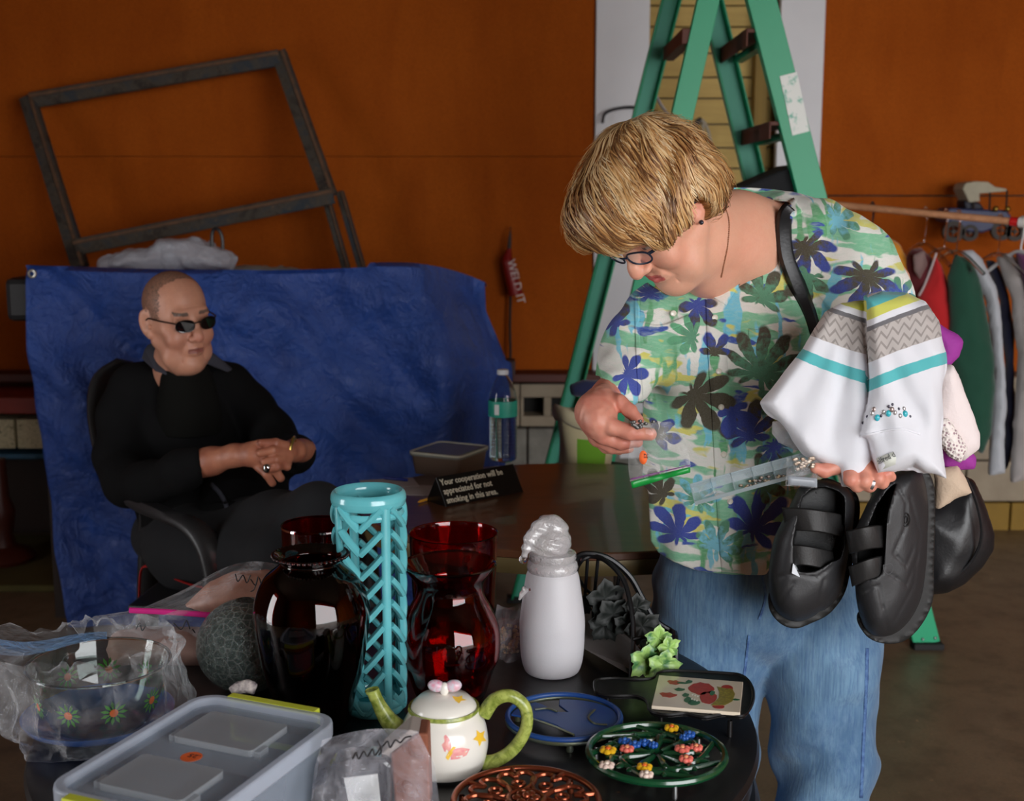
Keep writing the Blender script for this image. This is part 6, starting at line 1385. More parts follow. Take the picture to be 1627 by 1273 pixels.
for px, py, r, np_, ph, spd, c1, c2 in FL:
    q = P(px, py, 2.22); n = t.n.new('ShaderNodeGroup'); n.node_tree = g; t.put(n.inputs['Vector'], v2); n.inputs['Center'].default_value = (q.x, q.z, 0)
    n.inputs['Radius'].default_value = r*S(2.22, py)*1.12; n.inputs['Petals'].default_value = np_; n.inputs['Phase'].default_value = ph+PI/2 if False else ph; n.inputs['Spread'].default_value = spd
    cc_ = t.mix(t.math('MULTIPLY_ADD', t.math('ADD', n.outputs['Dist'], t.math('MULTIPLY_ADD', jit, 1.4, -.7)), 2.2, -.6, clamp=True), lin(c2), lin(c1)); c = t.mix(n.outputs['Mask'], c, cc_)
wv = t.noise(oc_, 420, 2); t.set(Base_Color=t.mix(t.math('MULTIPLY', wv, .15), c, lin((200, 200, 196))), Roughness=.85); t.b.inputs['Sheen Weight'].default_value = .15
t.bump(t.mix(.3, t.noise(oc_, 24, 4, .6, 1), wv), .5, .006); M_SHIRT = t.m
sh = s.mesh('shirt', M_SHIRT, wz); DS = s
def snap(s, px, py, off=.001, ylo=1.9, yhi=2.5):
    """first point of the modelled surface met along the sight line"""
    ys = np.arange(ylo, yhi, .0015); pts = np.array([P(px, py, y) for y in ys]); v_ = sample(s, pts); k = np.argmax(v_ < 0)
    return P(px, py, ys[k]-off) if v_[k] < 0 else P(px, py, 2.25)
def strip_on(s, path, wpx, name, mt, parent, th=.002, n=40, off=.002, wfun=None):
    c = spline([(x, y, 0) for x, y in path], n); V = []; 
    for i in range(n):
        a_ = np.array(c[min(i+1, n-1)])-np.array(c[max(i-1, 0)]); nx, ny = -a_[1], a_[0]; L = math.hypot(nx, ny); w_ = wpx*(wfun(i/(n-1)) if wfun else 1)/2
        for k in (-1, -.4, .4, 1): V.append(snap(s, c[i][0]+nx/L*w_*k, c[i][1]+ny/L*w_*k, off))
    return MB().add(V, [(i*4+k, i*4+k+1, (i+1)*4+k+1, (i+1)*4+k) for i in range(n-1) for k in range(3)]).build(name, mt, parent, solid=th, off=0)
strip_on(s, [(1137, 476), (1140, 560), (1146, 650), (1151, 740), (1156, 830), (1162, 910)], 30, 'placket', M_SHIRT, sh, .0025, off=.003)
strip_on(s, [(1012, 470), (1014, 560), (1018, 640)], 7, 'side_seam', M_SHIRT, sh, .002, off=.002)
for pts, nm in (([(1010, 515), (1050, 522), (1096, 506)], 'pocket_flap'), ([(1190, 528), (1235, 532), (1282, 526)], 'pocket_flap')): strip_on(s, pts, 12, nm, M_SHIRT, sh, .002, off=.0025)
# collar: far wing behind the neck and near wing lying on the shoulder
def ribbon(path, name, mt, parent, wpx, Ys, th=.003, n=30, tilt=0, yw=0):
    c = spline([(x, y, yy) for (x, y), yy in zip(path, Ys)], n); V = []
    for i in range(n):
        a_ = np.array(c[min(i+1, n-1)])-np.array(c[max(i-1, 0)]); nx, ny = -a_[1], a_[0]; L = math.hypot(nx, ny)+1e-6; w_ = wpx/2*(math.sin((i+.6)/n*PI)**.4)
        for k in (-1, 0, 1): V.append(P(c[i][0]+nx/L*w_*k, c[i][1]+ny/L*w_*k, c[i][2]+k*yw))
    return MB().add(V, [(i*3+k, i*3+k+1, (i+1)*3+k+1, (i+1)*3+k) for i in range(n-1) for k in range(2)]).build(name, mt, parent, solid=th, off=0)
ribbon([(1128, 314), (1160, 306), (1215, 308), (1262, 314), (1284, 320)], 'collar', M_SHIRT, sh, 15, [2.42, 2.46, 2.45, 2.40, 2.36], yw=.01)
strip_on(s, [(1268, 326), (1232, 350), (1196, 400), (1168, 440), (1143, 478)], 26, 'collar', M_SHIRT, sh, .003, off=.005)
M_BTN = mat('pearl_button', (226, 220, 204), .25, coat=.4)
for x, y in ((1166, 411), (1136, 505), (1070, 498), (1142, 590), (1146, 647), (1150, 722), (1140, 788), (1160, 797), (1018, 412)):
    if x == 1018: continue
    q = snap(s, x, y, .005); MB().lathe([(0, -.001), (.0052, -.001), (.0056, .0005), (.0045, .0018), (.003, .0012), (0, .0012)], q, 18, R=Matrix.Rotation(PI/2, 3, 'X')).build('button', M_BTN, sh)
# ---------------------------------------------------------------- jeans
jj = J((1160, 880, 2.40, 120)); a = np.array(P(1010, 860, 2.4)); b = np.array(P(1420, 1420, 2.4)); s = SDF((a[0]-.03, 2.14, .03), (b[0]+.03, 2.66, a[2]+.06), .0052)
s.chain(JJ((1165, 860, 2.40, 112), (1190, 930, 2.40, 118)), .04, sq=(1, .85))
s.chain(JJ((1126, 925, 2.42, 94), (1122, 1010, 2.42, 86), (1124, 1100, 2.43, 72), (1130, 1260, 2.45, 62), (1158, 1380, 2.47, 62), (1160, 1420, 2.48, 62)), .03)
s.chain(JJ((1285, 930, 2.41, 88), (1298, 1030, 2.40, 92), (1304, 1150, 2.39, 80), (1302, 1270, 2.38, 76), (1304, 1400, 2.38, 76)), .012)
p3 = s.pts(); PX, PY = proj(p3)
s.d += (.012*vnoise(p3*np.array([1, 1, .8]), 9, 4)+.010*vnoise(p3*np.array([1, 1, 1.5]), 19, 9)).astype(np.float32)
s.d += (.009*np.sin((PY+PX*.55)*.05+3*vnoise(p3, 5, 3))*np.clip((PY-1080)/160, 0, 1)).astype(np.float32)
s.d += (.004*np.sin((PY-PX*.4)*.07+3*vnoise(p3, 5, 5))*np.clip(1-np.hypot(PX-1210, PY-960)/140, 0, 1)).astype(np.float32)
t = NT('blue_denim'); v = t.coord(); wa = t.wave(v, 340, .6, 'X', 2); wl = t.noise(t.mapping(v, scale=(260, 260, 12)), 1, 3); n = t.noise(v, 5, 4); n3 = t.noise(t.mapping(v, scale=(1, 1, .35)), 40, 4, .7)
c = t.ramp(n, [(.3, lin((64, 98, 130))), (.7, lin((104, 140, 168)))]); c = t.mix(t.math('MULTIPLY_ADD', wl, 1.8, -.65, clamp=True), c, lin((52, 84, 128)))
c = t.mix(t.math('MULTIPLY_ADD', n3, 1.1, -.50, clamp=True), c, lin((140, 172, 194))); t.set(Base_Color=c, Roughness=.85); t.b.inputs['Sheen Weight'].default_value = .2; t.bump(t.mix(.5, wl, t.noise(v, 30, 4)), .4, .004); M_DEN = t.m
jn = s.mesh('jeans', M_DEN, wz)
M_SEAM = mat('dark_denim_seam', (44, 70, 120), .85, var=1, vs=90, c2=(92, 128, 172))
strip_on(s, [(1190, 1010), (1184, 1060), (1178, 1110), (1172, 1160)], 4, 'inner_seam', M_SEAM, jn, .002, off=.0012)
strip_on(s, [(1378, 1030), (1376, 1100), (1372, 1180), (1368, 1268)], 5, 'outer_seam', M_SEAM, jn, .002, off=.0012)
strip_on(s, [(1212, 915), (1216, 950), (1206, 985)], 4, 'fly_seam', M_SEAM, jn, .002, off=.0012)
# her shoes on the floor below the picture
for jl, nm in ((LG1[-1], 'sneaker'), (LG2[-1], 'sneaker')):
    s2 = SDF((jl[0]-.1, jl[1]-.24, -.01), (jl[0]+.1, jl[1]+.12, .16), .006); s2.chain([(jl[0], jl[1]+.03, .06, .045), (jl[0], jl[1]-.06, .055, .045), (jl[0], jl[1]-.15, .045, .04)], .02); s2.chain([(jl[0], jl[1], .06, .04), (jl[0], jl[1], .12, .04)], .02)
    X, Y_, Zz = s2.ax; s2.d = np.maximum(s2.d, -(Zz[None, None, :]-.003)+0*s2.d).astype(np.float32); s2.mesh(nm, mat('grey_sneaker', (120, 120, 124), .7) if 'grey_sneaker' not in bpy.data.materials else bpy.data.materials['grey_sneaker'], wz)
# ================================================================ things she holds and carries
def leather(name, c=(20, 20, 22), rough=.38, scale=180):
    t = NT(name); v = t.coord(); n = t.noise(v, scale, 3); g_ = t.noise(v, 12, 4); t.set(Base_Color=t.mix(t.math('MULTIPLY', g_, .6), lin(c), tuple(x*1.9 for x in lin(c))), Roughness=t.math('MULTIPLY_ADD', g_, .25, rough-.1)); t.bump(n, .35, .001); return t.m
M_LEA = leather('black_leather'); M_LEA2 = leather('worn_black_leather', (26, 25, 25), .5, 260); M_RUB = mat('black_shoe_rubber', (20, 20, 20), .6, bump=.2, bs=120)
# handbag behind the shoes, strap over the shoulder
hb = empty('handbag', P(1520, 940, 2.36), 'black leather handbag hanging from her shoulder behind the shoes', 'handbag')
o = blob('bag_body', [(1440, 800), (1478, 790), (1500, 765), (1528, 752), (1546, 762), (1562, 800), (1578, 845), (1577, 872), (1560, 900), (1530, 928), (1500, 942), (1470, 944), (1440, 930)], 2.27, .06, M_LEA, None, None, h=.005, amp=.010, nsc=14, parent=hb)
MB().tube(spline([P(1535, 760, 2.205), P(1552, 800, 2.205), P(1560, 850, 2.205), P(1545, 890, 2.215), P(1510, 925, 2.225)], 24), .003, 6).build('piping', M_LEA, hb)
# strap follows the shirt surface
c = spline([(1258, 330, 0), (1249, 342, 0), (1246, 365, 0), (1250, 405, 0), (1262, 440, 0), (1276, 475, 0), (1288, 505, 0), (1298, 545, 0), (1310, 600, 0)], 44); m = MB(); V = []
ys_ = np.array([min(snap(DS, c[i][0]+d_, c[i][1], .004).y for d_ in (-6, 0, 6)) for i in range(44)]); ys_[:3] = np.median(ys_[3:9])+.006
ys_ = np.convolve(np.pad(ys_, 4, mode='edge'), np.ones(9)/9, 'valid')
for i in range(44):
    a_ = np.array(c[min(i+1, 43)])-np.array(c[max(i-1, 0)]); nx, ny = -a_[1], a_[0]; L = math.hypot(nx, ny); w_ = 13-5.5*max(0, (i-22)/22)
    for k, dy in ((-1, .003), (-.55, -.003), (.55, -.003), (1, .003)): V.append(P(c[i][0]+nx/L*w_*k, c[i][1]+ny/L*w_*k, ys_[i]+dy))
MB().add(V, [(i*4+k, i*4+k+1, (i+1)*4+k+1, (i+1)*4+k) for i in range(43) for k in range(3)]).build('strap', M_LEA, hb, solid=.003, off=0)
MB().tube(spline([P(1310, 600, 2.2), P(1380, 700, 2.3), P(1460, 770, 2.28), P(1500, 800, 2.27)], 20), .007, 8, flat=.5).build('strap_lower', M_LEA, hb)
# white knit top draped over her forearm
topL = [(1205, 640), (1222, 622), (1250, 585), (1275, 552), (1292, 520), (1310, 494), (1336, 478), (1372, 474), (1392, 500), (1396, 600), (1392, 700), (1388, 758), (1362, 768), (1338, 772), (1330, 748), (1306, 738), (1280, 722), (1258, 700), (1236, 668)]
topR = [(1372, 470), (1400, 464), (1440, 466), (1470, 480), (1490, 510), (1503, 560), (1500, 620), (1494, 690), (1500, 730), (1507, 765), (1470, 752), (1452, 740), (1420, 752), (1392, 756), (1380, 700), (1368, 690), (1378, 640), (1380, 600), (1376, 520)]
x0, x1 = P(1200, 600, 2.0).x-.03, P(1515, 600, 2.0).x+.03; z0, z1 = P(1300, 780, 2.0).z-.03, P(1300, 455, 2.0).z+.03
s = SDF((x0, 1.88, z0), (x1, 2.14, z1), .0032); p3 = s.pts(); PX, PY = proj(p3)
def lobe(poly, yc, th, R_):
    d2 = polyd(PX[:, ::1], PY, poly)*.00103; e = np.clip(1+d2/R_, 0, 1); hh = th*np.sqrt(np.clip(1-e*e, 0, 1)); return np.maximum((np.abs(p3[..., 1]-yc)-hh)*.8, d2)
ycL = 2.04+.0004*np.clip(1360-PX, 0, 200)*0+.05*np.clip((PY-600)/170, -.5, 1)*-.6; ycR = 2.00+.05*np.clip((PY-600)/170, -.7, 1)*-.5
def cspl(o_, n=90):
    q = [(*p, 0) for p in o_]; q = q[-2:]+q+q[:2]; c_ = spline(q, (len(q)-1)*6+1); return [(a_[0], a_[1]) for a_ in c_[12:-18]]
dL = lobe(topL, ycL, .038, .020); dR = lobe(topR, ycR, .044, .024)
d = np.minimum(dL, dR)
fan = np.arctan2(PX-1372, PY-440)
d = d+.010*vnoise(p3*np.array([1.2, 1, .45]), 15, 4)+.005*vnoise(p3*np.array([1.4, 1, .7]), 32, 6)+.0045*np.sin(fan*22+3*vnoise(p3, 8, 2))*np.clip((PY-500)/150, 0, 1)
s.d = d.astype(np.float32)
def stripe_attr(V):
    X, Y_ = proj(V); left = X < 1377
    tl = ((Y_-565)-(X-1275)*.36)*.94+((X-1325)/90)**2*6; tr_ = ((Y_-610)+(X-1380)*.36)*.94-((X-1440)/90)**2*5
    return np.stack([np.where(left, tl, tr_), X, Y_], -1)/100
t = NT('white_striped_knit'); at_ = t.sep(t.attr('stripe', 'Vector')); sv = at_[0]; v = t.coord()
wob = t.math('MULTIPLY_ADD', t.noise(v, 60, 2), .03, -.015); sv = t.math('ADD', sv, wob); f = t.math('MULTIPLY_ADD', sv, .5, .8)
W_, TE, GY, DG, YL = lin((228, 228, 234)), lin((88, 184, 188)), lin((188, 180, 176)), lin((110, 108, 112)), lin((206, 206, 96))
def st_(px): return max(0, min(1, px/100*.5+.8))
band_ = t.ramp(f, [(0, W_), (st_(-132), TE), (st_(-114), YL), (st_(-98), W_), (st_(-88), DG), (st_(-81), GY), (st_(-34), W_), (st_(-9), TE), (st_(9), W_)], 'CONSTANT')
tri_ = t.math('MULTIPLY', t.math('ABSOLUTE', t.math('SUBTRACT', t.math('FRACT', t.math('MULTIPLY', at_[1], 5.5)), .5)), 2)
zig = t.math('LESS_THAN', t.math('FRACT', t.math('MULTIPLY_ADD', tri_, .8, t.math('MULTIPLY', sv, 6.5))), .3)
lace = t.math('MULTIPLY', t.math('GREATER_THAN', f, st_(-81)), t.math('LESS_THAN', f, st_(-34)))
band_ = t.mix(t.math('MULTIPLY', t.math('MULTIPLY', zig, lace), .8), band_, lin((140, 132, 128)))
knit = t.math('ADD', t.wave(v, 420, 0, 'X'), t.wave(v, 420, 0, 'Z')); t.set(Base_Color=band_, Roughness=.85); t.b.inputs['Sheen Weight'].default_value = .2
t.bump(t.math('MULTIPLY_ADD', t.noise(v, 22, 4), 2.5, t.math('MULTIPLY', knit, .12)), .35, .004)
wt = s.mesh('knit_top', t.m, attrs={'stripe': stripe_attr}); tag(wt, 'white knit top with turquoise, grey and yellow stripes folded over her forearm', 'clothing', 'clothes draped over her forearm'); WS = s
snw = lambda x, y, o_=.002: snap(WS, x, y, o_, 1.85, 2.12)
for i, (x, y, kind) in enumerate([(1371, 672, 'd'), (1378, 662, 'd'), (1386, 657, 's'), (1394, 664, 't'), (1389, 651, 'r'), (1404, 655, 's'), (1412, 646, 'd'), (1418, 643, 'd'), (1412, 657, 't'), (1422, 656, 's'), (1428, 650, 'd'), (1438, 658, 't'), (1436, 650, 's'), (1446, 662, 'd'), (1417, 651, 'r'), (1430, 661, 's'), (1400, 661, 'd')]):
    nm = {'d': 'dark_stone', 's': 'silver_stud', 't': 'turquoise_stone', 'r': 'silver_ring'}[kind]
    m_ = bpy.data.materials.get(nm) or mat(nm, {'d': (70, 66, 80), 's': (190, 186, 186), 't': (60, 176, 190), 'r': (170, 150, 146)}[kind], .2, .6 if kind != 't' else 0)
    r = {'d': .0022, 's': .0034, 't': .0046, 'r': .004}[kind]; MB().sphere(snw(x, y, .001), (r, r*.6, r*1.2), 8, 6).build(nm, m_, wt)
def decal_on(fn, poly, name, mt, parent, th=.0006):
    c0 = (sum(a for a, b in poly)/len(poly), sum(b for a, b in poly)/len(poly)); n_ = len(poly); V = [fn(*p) for p in poly]+[fn(*c0)]
    return MB().add(V, [(i, (i+1) % n_, n_) for i in range(n_)]).build(name, mt, parent, solid=th, off=0)
decal_on(lambda x, y: snw(x, y, .003), [(1392, 728), (1406, 723), (1420, 718), (1424, 728), (1423, 738), (1408, 744), (1395, 748)], 'care_label', mat('pale_care_label', (214, 216, 206), .6), wt)
q0, q1 = snw(1396, 738, .0055), snw(1422, 726, .0055); text('lettering', 'alfred d', mat('label_ink', (60, 62, 66), .6), wt, q0, .013, frame3(q1-q0, Vector((0, -.1, 1))), .0002, sx=.8)
o = strip_on(WS, [(1366, 694), (1384, 690), (1410, 684), (1436, 682), (1462, 690)], 3, 'hem_seam', mat('white_hem', (230, 230, 236), .8), wt, .002, off=.0015)
# other garments behind it
def fray(name, out, Y, th, c, label, c2=None, hole=0, **kw):
    t = NT(name+'_cloth'); v = t.coord(); n = t.noise(v, 200, 3); g_ = t.noise(v, 8, 4); a_ = lin(c); t.set(Base_Color=t.mix(t.math('MULTIPLY', g_, .6), a_, tuple(x*.75 for x in a_)), Roughness=.8)
    if hole: d_ = t.vor(v, hole); t.set(Base_Color=t.mix(t.math('LESS_THAN', d_, .36), a_, lin(c2 or (170, 140, 140)))); t.bump(d_, .8, .003)
    else: t.bump(t.math('ADD', n, t.math('MULTIPLY', g_, 4)), .35, .003)
    return blob(name, out, Y, th, t.m, label, 'clothing', 'clothes draped over her forearm', h=.0045, **kw)
fray('magenta_top', [(1486, 512), (1520, 532), (1530, 542), (1524, 566), (1506, 586), (1494, 610), (1530, 700), (1552, 724), (1550, 746), (1520, 750), (1494, 742), (1480, 640), (1476, 520)], 2.11, .026, (156, 50, 150), 'magenta garment peeking out right of the striped top', amp=.008, nsc=20)
fray('crochet_top', [(1486, 590), (1512, 576), (1524, 596), (1540, 640), (1558, 690), (1558, 712), (1545, 722), (1530, 735), (1512, 722), (1498, 700), (1482, 660)], 2.075, .024, (236, 222, 220), 'off-white top with a crocheted edge hanging right of the striped top', amp=.007, nsc=22)
blob('crochet_edge', [(1490, 668), (1506, 664), (1524, 690), (1538, 712), (1526, 737), (1508, 726), (1494, 706)], 2.049, .012, bpy.data.materials.get('lace_cloth') or (lambda t: (t.set(Base_Color=t.mix(t.math('LESS_THAN', t.vor(t.coord(), 190), .4), lin((236, 226, 220)), lin((168, 140, 146))), Roughness=.8), t.bump(t.vor(t.coord(), 190), .9, .003), t.m)[2])(NT('lace_cloth')), None, None, parent=bpy.data.objects['crochet_top'], h=.004, amp=.003)
fray('lace_slip', [(1484, 748), (1520, 740), (1534, 760), (1545, 784), (1520, 792), (1486, 812)], 2.10, .018, (206, 182, 158), 'beige lace-trimmed garment hanging just above the black handbag', amp=.006, nsc=24)
blob('plastic_wrap', [(1232, 672), (1262, 664), (1300, 700), (1300, 722), (1262, 716), (1236, 706), (1228, 690)], 2.07, .02, film('cloudy_wrap', (225, 225, 228), .5, .2, .6, 30), 'cloudy white plastic wrapping tucked under the striped top', 'wrapping', h=.005, amp=.008, nsc=26)
# ---------------------------------------------------------------- pair of black velcro shoes
M_LIN = mat('dark_shoe_lining', (12, 12, 13), .8); M_TAGW = mat('white_shoe_tag', (216, 220, 226), .5)
def shoe(idx, out, sole, Y, label, opening, straps, tags, seams, tilt):
    xs = [p[0] for p in out+sole]; ys = [p[1] for p in out+sole]; a = P(min(xs), max(ys), Y); b = P(max(xs), min(ys), Y)
    out = cspl(out); sole = cspl(sole); opening = cspl(opening)
    e = empty('velcro_shoe', P(sum(xs)/len(xs), max(ys), Y), label, 'shoe', 'pair of black shoes in her hand')
    s = SDF((a.x-.02, Y-.075, a.z-.02), (b.x+.02, Y+.085, b.z+.02), .0032); p3 = s.pts(); PX, PY = proj(p3); sc = .00102
    d2 = polyd(PX, PY, out)*sc; R_ = .042; ee = np.clip(1+d2/R_, 0, 1); prof_ = np.sqrt(np.clip(1-ee*ee, 0, 1))
    yb = Y+.045+tilt*(PX-sum(xs)/len(xs))*.001
    front_ = yb-.018-.062*prof_; d = np.maximum(front_-p3[..., 1], p3[..., 1]-yb)*.85; d = np.maximum(d, d2)
    s.d = d.astype(np.float32)
    oc2 = polyd(PX, PY, opening)*sc; cav = np.maximum(oc2+.002, p3[..., 1]-(yb-.012)); s.d = np.maximum(s.d, -cav).astype(np.float32)
    for sm in seams:
        dd = np.full(PX.shape, 1e3, np.float32)
        for p_, q_ in zip(sm, sm[1:]):
            ex, ey = q_[0]-p_[0], q_[1]-p_[1]; tt = np.clip(((PX-p_[0])*ex+(PY-p_[1])*ey)/(ex*ex+ey*ey), 0, 1); dd = np.minimum(dd, np.hypot(PX-p_[0]-ex*tt, PY-p_[1]-ey*tt))
        s.d += (.0022*np.exp(-(dd/2.2)**2)).astype(np.float32)
    s.d += (.0012*vnoise(p3, 40, 3)).astype(np.float32)
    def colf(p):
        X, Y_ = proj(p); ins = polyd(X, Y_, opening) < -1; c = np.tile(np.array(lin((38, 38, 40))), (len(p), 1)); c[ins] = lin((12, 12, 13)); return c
    t = bpy.data.materials.get('shoe_leather')
    if t is None:
        T_ = NT('shoe_leather'); v = T_.coord(); T_.set(Base_Color=T_.attr('Col'), Roughness=T_.math('MULTIPLY_ADD', T_.noise(v, 14, 3), .3, .36)); T_.bump(T_.noise(v, 300, 3), .3, .001); t = T_.m
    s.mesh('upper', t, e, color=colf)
    s2 = SDF((a.x-.03, Y-.02, a.z-.03), (b.x+.03, Y+.11, b.z+.03), .0036); q3 = s2.pts(); QX, QY = proj(q3); d2 = polyd(QX, QY, sole)*sc
    yb2 = Y+.045+tilt*(QX-sum(xs)/len(xs))*.001; s2.d = (np.maximum(np.abs(q3[..., 1]-yb2-.008)-.019-.0015*np.sign(np.sin(QY*.5))*(d2 > -.006), d2)).astype(np.float32); s2.mesh('sole', M_RUB, e)
    fn = lambda x, y, o_=.004: (lambda q: q if q is not None else P(x, y, Y-.02))(snap(s, x, y, o_, Y-.085, Y+.03))
    for (p0, p1, w_) in straps:
        c = spline([(*p0, 0), ((p0[0]+p1[0])/2, (p0[1]+p1[1])/2-3, 0), (*p1, 0)], 16); V = []; ys_ = []
        P0, P1 = fn(*p0), fn(*p1)
        for i in range(16):
            u = i/15
            for k in (-1, -.9, .9, 1):
                Yb = Y+.045+tilt*(c[i][0]-sum(xs)/len(xs))*.001-.026-.050*math.sin(max(0, min(PI, .25+u*(PI-.5))))**.7; V.append(P(c[i][0]+.08*w_*k, c[i][1]+w_/2*k, Yb+(0.002 if abs(k) == 1 else 0)))
        MB().add(V, [(i*4+k, i*4+k+1, (i+1)*4+k+1, (i+1)*4+k) for i in range(15) for k in range(3)]).build('velcro_strap', M_LEA2, e, solid=.004, off=0)
    for tg in tags: 
        q = [P(x, y, fn(x, y).y-.004) for x, y in tg]; MB().add(q, [tuple(range(len(q)))]).build('inner_tag', M_TAGW, e, smooth=False, solid=.0008)
    return e, fn
e1, f1_ = shoe(0, [(1268, 776), (1300, 762), (1340, 772), (1358, 800), (1352, 860), (1344, 905), (1334, 945), (1306, 972), (1268, 988), (1240, 978), (1224, 950), (1222, 900), (1232, 850), (1250, 810)],
  [(1300, 766), (1350, 776), (1366, 800), (1362, 850), (1352, 905), (1341, 945), (1318, 975), (1290, 990), (1262, 999), (1236, 988), (1221, 962), (1230, 930), (1300, 880)], 2.04, 'left shoe of the black velcro pair, top facing us, white tags showing',
  [(1272, 790), (1300, 772), (1336, 782), (1344, 806), (1340, 880), (1320, 896), (1292, 910), (1262, 905), (1258, 860), (1262, 820)], [((1246, 824), (1342, 836), 34), ((1238, 880), (1324, 892), 30)],
  [[(1284, 852), (1296, 856), (1290, 876), (1280, 872)], [(1260, 896), (1274, 902), (1270, 917), (1258, 911)]], [[(1232, 918), (1262, 912), (1298, 918), (1322, 900)], [(1240, 955), (1262, 925)], [(1300, 960), (1310, 920)], [(1300, 975), (1330, 930), (1344, 880)]], .1)
e2, f2_ = shoe(1, [(1378, 800), (1400, 765), (1434, 745), (1462, 748), (1474, 790), (1474, 850), (1470, 910), (1460, 960), (1432, 1000), (1400, 1012), (1376, 1000), (1362, 960), (1356, 905), (1350, 860), (1352, 826)],
  [(1440, 745), (1466, 742), (1484, 770), (1486, 830), (1484, 900), (1482, 955), (1462, 996), (1434, 1020), (1400, 1022), (1374, 1008), (1362, 975), (1400, 940), (1440, 850)], 2.02, 'right shoe of the black velcro pair, tilted to show its thick sole edge',
  [(1392, 800), (1410, 776), (1424, 770), (1412, 820), (1408, 870), (1402, 912), (1382, 922), (1364, 912), (1360, 880), (1370, 830)], [((1348, 862), (1414, 852), 34), ((1352, 916), (1418, 896), 30)],
  [], [[(1424, 770), (1440, 800), (1438, 840), (1420, 880), (1440, 900), (1452, 870)], [(1414, 912), (1440, 930), (1460, 880)], [(1370, 940), (1396, 930), (1410, 1000)], [(1446, 790), (1462, 850), (1452, 930), (1420, 990)]], .3)
for e_, fn, x, y in ((e2, f2_, 1390, 857), (e2, f2_, 1410, 905)):
    q = fn(x, y, .022); pts = [q+Vector((a_*.001, 0, b_*.001)) for a_, b_ in ((-7, 7), (6, 9), (8, -2), (2, -8), (-5, -3))]; MB().tube(spline(pts+[pts[0]], 20)[:-1], .0008, 5, True).build('strap_stitching', mat('grey_stitch', (80, 80, 82), .6) if 'grey_stitch' not in bpy.data.materials else bpy.data.materials['grey_stitch'], e_)
q = f2_(1440, 826, .002); MB().tube([q+Vector((.006*math.cos(a), 0, .011*math.sin(a))) for a in np.linspace(0, 2*PI, 24, False)], .0012, 6, True).tube([q+Vector((.003*math.cos(a), 0, .006*math.sin(a))) for a in np.linspace(0, 2*PI, 20, False)], .0009, 6, True).build('side_emblem', M_LEA2, e2)
# ---------------------------------------------------------------- zip bag in her right hand
zbg = empty('zip_bag', P(1040, 775, 2.05), 'small clear zip bag with a green seal and orange sticker in her hand', 'bag')
zc = [(1006, 668), (1060, 664), (1084, 690), (1093, 720), (1097, 752), (1062, 770), (1004, 780), (1000, 740), (998, 706)]
C0 = [(1010, 672), (1066, 670), (1097, 750), (1003, 776)]
def zf(u, v, dy=0):
    x = (C0[0][0]*(1-u)+C0[1][0]*u)*(1-v)+(C0[3][0]*(1-u)+C0[2][0]*u)*v; y = (C0[0][1]*(1-u)+C0[1][1]*u)*(1-v)+(C0[3][1]*(1-u)+C0[2][1]*u)*v
    x += (-8 if u < .5 else 10)*math.sin(v*PI)*abs(2*u-1)
    return P(x, y, 2.045+.006*math.sin(u*8+v*5)+dy+.008*vnoise(np.array([[u*5, v*5, 0]]), 1, 3)[0])
M_ZB = film('zip_bag_film', (226, 228, 226), .08, .05, .8, 40)
MB().grid(zf, 26, 26).build('front_film', M_ZB, zbg); MB().grid(lambda u, v: zf(u, v, .012*math.sin(u*PI)*math.sin(v*PI)+.001), 26, 26).build('back_film', M_ZB, zbg)
def bandz(v0, v1, dy): return lambda u, v: zf(u*.98+.01, v0+(v1-v0)*v, dy)
MB().grid(bandz(.90, 1.0, -.001), 26, 3).build('green_seal', mat('green_seal', (24, 146, 60), .35), zbg, solid=.002)
MB().grid(bandz(.855, .872, -.001), 26, 3).build('purple_seal', mat('purple_seal', (128, 58, 130), .35), zbg, solid=.001)
o = decal_on(lambda x, y: P(x, y, 2.036), [(1022+6.5*math.cos(a), 727+11*math.sin(a)) for a in np.linspace(0, 2*PI, 20, False)], 'price_sticker', bpy.data.materials['orange_sticker'], zbg)
text('lettering', '25', bpy.data.materials['marker_ink'], zbg, P(1024, 720, 2.0345), .009, frame3(Vector((-.1, 0, -1)), Vector((1, 0, -.1))), .0002)
m = MB(); random.seed(8)
for i in range(14): m.sphere(P(1004+random.random()*34, 668+random.random()*12, 2.044), (.004, .002, .003), 6, 5)
m.build('silver_trinkets', M_STL, zbg)['kind'] = 'stuff'
# ---------------------------------------------------------------- compartment organiser held with the clothes
og = empty('organiser', P(1180, 770, 2.06), 'clear plastic organiser strip with square compartments held out under the white top', 'organiser')
A_, B_ = P(1096, 770, 2.05), P(1290, 716, 2.03); ax = (B_-A_).normalized(); L = (B_-A_).length; dn = Vector((.02, -.55, -.83)).normalized(); dn = (dn-ax*dn.dot(ax)).normalized(); bk = ax.cross(dn).normalized()
M_OGP = frosty('organiser_plastic', (206, 218, 220), .22, .2, .5)
wO, dO = .031, .016; m = MB(); R = Matrix((ax, dn, bk)).transposed()
def ob(x0, x1, y0, y1, z0_, z1_): m.box(A_+ax*(x0+x1)/2+dn*(y0+y1)/2+bk*(z0_+z1_)/2, (x1-x0, y1-y0, z1_-z0_), R)
ob(0, L, 0, wO, dO, dO+.001); ob(0, L, -.001, .0004, 0, dO); ob(0, L, wO, wO+.001, 0, dO)
m.build('tray', M_OGP, og, smooth=False)
ncell = 6
for i in range(ncell+1):
    m = MB(); x = L*i/ncell; ob(x-.0006, x+.0006, 0, wO, 0, dO); m.build('divider', M_OGP, og, smooth=False)
for i in range(ncell):
    m = MB(); x = L*i/ncell; ob(x+.001, x+L/ncell-.001, .0, wO*.55, -.0012, -.0002); ob(x+.001, x+L/ncell-.001, .0, .0012, -.003, .0); m.build('compartment_lid', M_OGP, og, smooth=False, bevel=.0003)
